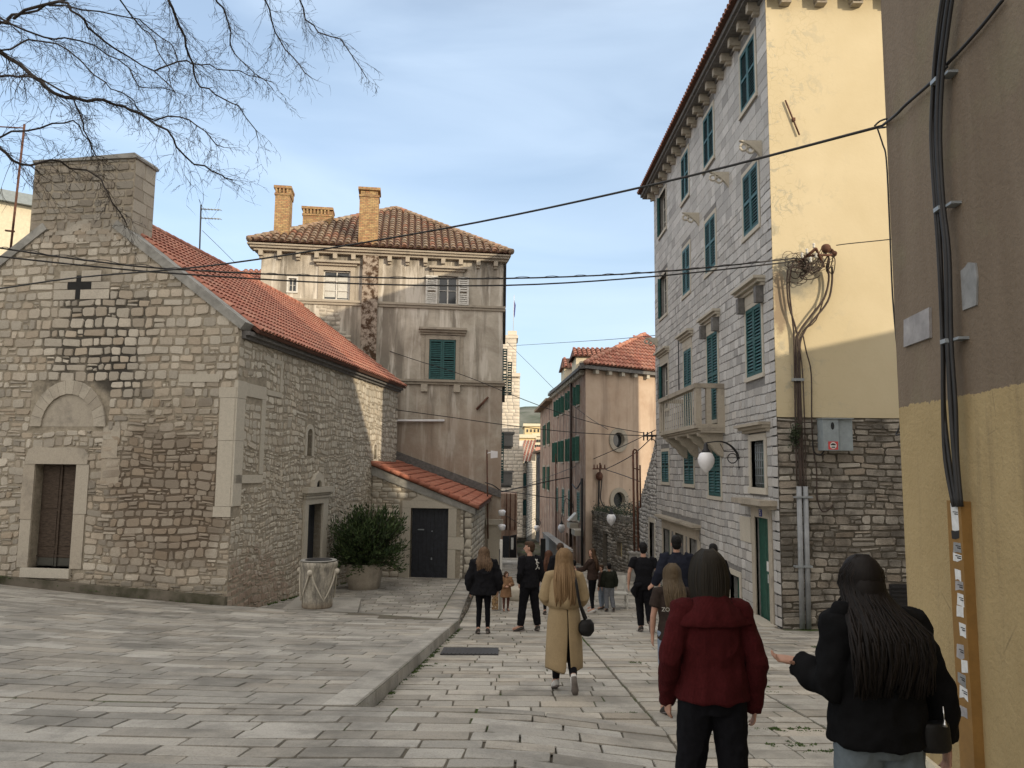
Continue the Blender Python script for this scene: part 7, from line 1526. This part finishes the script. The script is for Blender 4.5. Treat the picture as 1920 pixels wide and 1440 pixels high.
for (z, rx, ry) in ((1.455, .12, .095), (1.38, .19, .135), (1.28, .205, .16), (1.12, .205, .175), (1.04, .205, .18)):
    for i in range(n+1):
        a = math.pi+.35+(math.pi-.7)*i/n; vs.append(V((rx*math.cos(a), ry*math.sin(a)*(1+.05*math.cos(a*9)), z))*s)
mb.add(vs, [(j*(n+1)+i, j*(n+1)+i+1, (j+1)*(n+1)+i+1, (j+1)*(n+1)+i) for j in range(4) for i in range(n)], 0, smooth=True); o = mb.build('back_cape', 'trench_cloth', P, True); m_ = o.modifiers.new('t', 'SOLIDIFY'); m_.thickness = .01
mb = MB(); mb.tube([V((.26, -.10, .87)), V((.265, -.11, .82)), V((.265, -.11, .74)), V((.26, -.1, .68))], [(.06, .035), (.095, .05), (.10, .055), (.06, .035)], 12, ref=(1, 0, 0)); fuse(mb, 'handbag', 'black_leather', P, .008, .002)
mb = MB(); mb.tube(smooth_path([V((.11, -.02, 1.47))*s, V((.135, -.16, 1.38))*s, V((.17, -.215, 1.15))*s, V((.22, -.19, .98))*s, V((.25, -.12, .86))]), [(.017, .004)]*17, 6, ref=(1, 0, 0)); mb.tube(smooth_path([V((.11, -.0, 1.47))*s, V((.12, .13, 1.38))*s, V((.2, .18, 1.1))*s, V((.27, -.06, .87))]), [(.017, .004)]*13, 6, ref=(1, 0, 0)); mb.build('strap', 'black_leather', P, True)
# ---- others
person('woman with loose light brown hair in an oversized black jacket and tight black trousers', 908, 15.95, 1.70, 4, dict(mat='black_cloth', loose=.085, hem=.80, flare=.035, sl=.06, fold=.02, cuff=.03), ('black_trouser', .0, .0), 'dark_shoe', ('hair_light', .40, .12, .8), dict(kneeL=(-.08, .05, .5), kneeR=(.09, 0, .5), wrL=(-.27, .03, .86), wrR=(.30, .02, .86), elL=(-.29, -.02, 1.12), elR=(.30, -.02, 1.12)), .014, seed=5)
P, J, s = person('young man in a black tracksuit with a white print on the shoulder, head turned left', 994, 16.5, 1.82, 22, dict(mat='black_cloth', loose=.03, hem=.86, sl=.025, fold=.010, name='sweatshirt'), ('black_trouser', .02, .025), 'dark_shoe', ('hair_brown', 0, 0), dict(kneeL=(-.13, .04, .5), ankL=(-.2, .0, .09), toeL=(-.14, .1, -.06), kneeR=(.12, .0, .5), ankR=(.17, -.03, .09), elL=(-.22, -.03, 1.15), wrL=(-.17, .12, .93), hdL=(.1, .4, -.9), elR=(.24, -.03, 1.14), wrR=(.2, .1, .93)), .012, look=(60, 0), face=True, seed=6)
mb = MB(); rr = random.Random(3)
for (a, b) in (((.07, 1.42), (.10, 1.38)), ((.10, 1.38), (.085, 1.33)), ((.085, 1.33), (.12, 1.30)), ((.11, 1.36), (.15, 1.34)), ((.12, 1.30), (.10, 1.25)), ((.10, 1.25), (.06, 1.22)), ((.14, 1.26), (.155, 1.22)), ((.09, 1.40), (.12, 1.41)), ((.1, 1.34), (.13, 1.35))):
    ya = -.128+a[0]*.13; mb.tube([V((a[0], -.140+a[0]*.15+(.02 if a[1] > 1.4 else 0), a[1]))*s, V((b[0], -.140+b[0]*.15+(.02 if b[1] > 1.4 else 0), b[1]))*s], .012, 6)
mb.build('print', 'print_white', P, True)
P, J, s = person('man in a black T-shirt and black trousers with bare forearms, walking down the street', 1206, 16.5, 1.82, -3, dict(mat='black_cloth', loose=.02, hem=.90, sl=.02, sleeve='short', name='t_shirt', fold=.007), ('black_trouser', .022, .02), 'dark_shoe', ('hair_black', 0, 0), dict(kneeL=(-.07, .1, .5), ankL=(-.05, .05, .09), kneeR=(.10, .02, .5), ankR=(.10, -.22, .2), toeR=(.03, .08, -.18), elL=(-.29, -.04, 1.17), wrL=(-.30, .03, .92), elR=(.28, -.03, 1.17), wrR=(.31, .0, .93)), .012, build=1.12, seed=7)
mb = MB(); mb.tube([V((-.05, -.12, 1.0)), V((-.17, -.09, .95)), V((-.21, -.05, .84)), V((-.17, -.06, .72))], [.04, .06, .075, .03], 10); fuse(mb, 'tied_jacket', 'black_cloth', P, .014, .01, seed=7)
person('tall man in a dark coat standing before the green shop doors', 1268, 14, 1.93, -4, dict(mat='navy_cloth', loose=.045, hem=.72, flare=.02, sl=.035, fold=.01, name='coat', collar=True), ('grey_trouser', .01, .01), 'dark_shoe', ('hair_black', 0, 0), dict(elL=(-.28, -.06, 1.17), wrL=(-.36, .05, .98), hdL=(-.6, .3, -.5)), .013, build=1.1, seed=8)
person('man in a black top half hidden behind the woman in red', 1337, 15.5, 1.80, -6, dict(mat='black_cloth', loose=.03, hem=.88, sl=.03), ('black_trouser', .01, .01), 'dark_shoe', ('hair_black', 0, 0), None, .015, build=1.05, seed=9)
P, J, s = person('girl with ash blond hair and a dark lettered shirt beyond the woman in red', 1260, 8.5, 1.56, 0, dict(mat='brown_tee', loose=.025, hem=.86, sl=.03, sleeve='short', name='t_shirt', fold=.006), ('pale_jeans', .012, .015), 'dark_shoe', ('hair_ash', .42, .10), dict(head=(0, .03, 1.62), kneeL=(-.1, .03, .5), elL=(-.24, 0, 1.13), wrL=(-.24, .06, .9)), .012, seed=10)
cu_ = bpy.data.curves.new('lettering', 'FONT'); cu_.body = 'ZOO BUG'; cu_.size = .058; cu_.extrude = .002; cu_.align_x = 'CENTER'; to = bpy.data.objects.new('lettering', cu_); COL.objects.link(to)
dg = bpy.context.evaluated_depsgraph_get(); nm = bpy.data.meshes.new_from_object(to.evaluated_get(dg)); bpy.data.objects.remove(to); nm.materials.clear(); nm.materials.append(MAT['print_white'])
for v in nm.vertices: x_, y_ = v.co.x, v.co.y; v.co = V((x_-.02, -.165+abs(x_)**2*1.1+v.co.z*0-(.002 if v.co.z > 0 else 0), 1.085+y_))
to = bpy.data.objects.new('lettering', nm); COL.objects.link(to); to.parent = P
person('young woman in a brown jacket with long hair turning back with a smile', 1111, 21.4, 1.68, 60, dict(mat='brown_jacket', loose=.03, hem=.90, sl=.025), ('black_trouser', .0, .0), 'white_shoe', ('hair_brown', .48, .12), dict(elL=(-.1, .22, 1.18), wrL=(-.12, .44, 1.13), hdL=(0, 1, .1), kneeR=(.12, .05, .5), ankR=(.2, .1, .09), kneeL=(-.1, 0, .5), ankL=(-.16, -.08, .09)), .014, look=(70, 0), face=True, seed=11)
person('boy in a dark jacket and grey jeans beside the white chair', 1142, 21.6, 1.28, 10, dict(mat='olive_jacket', loose=.05, hem=.88, sl=.04), ('grey_jeans', .02, .03), 'dark_shoe', ('hair_black', 0, 0), dict(ankR=(.14, -.1, .12)), .015, build=1.1, seed=12)
person('child in a dark top and jeans half hidden behind the boy', 1128, 22.2, 1.22, 60, dict(mat='brown_jacket', loose=.03, hem=.9, sl=.025), ('pale_jeans', .01, .015), 'dark_shoe', ('hair_brown', 0, 0), None, .015, look=(40, 0), face=True, seed=13)
person('small child in a brown quilted coat holding something by the souvenir rack', 950, 21.4, 1.06, 200, dict(mat='brown_puffer', loose=.07, hem=.62, flare=.03, sl=.05, fold=.02, hood=True), ('rust_trouser', .01, .0), 'dark_shoe', ('hair_brown', .12, .09), dict(elL=(-.27, .08, 1.17), wrL=(-.12, .26, 1.17), hdL=(.6, .6, .2), elR=(.27, .08, 1.15), wrR=(.12, .24, 1.1), hdR=(-.6, .5, .1), head=(0, .02, 1.60)), .012, look=(15, 0), face=True, seed=14)
person('dark-haired man whose head shows above the blond woman', 1051, 19, 1.80, 0, dict(mat='black_cloth', loose=.03, hem=.88, sl=.03), ('black_trouser', .01, .01), 'dark_shoe', ('hair_brown', 0, 0), None, .015, seed=15)
person('woman with long auburn hair in black, just left of the blond woman', 1029, 20.5, 1.62, 0, dict(mat='black_cloth', loose=.03, hem=.85, sl=.03), ('black_trouser', .0, .0), 'dark_shoe', ('hair_auburn', .5, .13), None, .015, seed=16)
person('dark-haired child glimpsed right of the blond woman', 1077, 23, 1.30, 0, dict(mat='navy_cloth', loose=.04, hem=.85, sl=.03), ('grey_jeans', .01, .01), 'dark_shoe', ('hair_black', 0, 0), None, .016, seed=17)
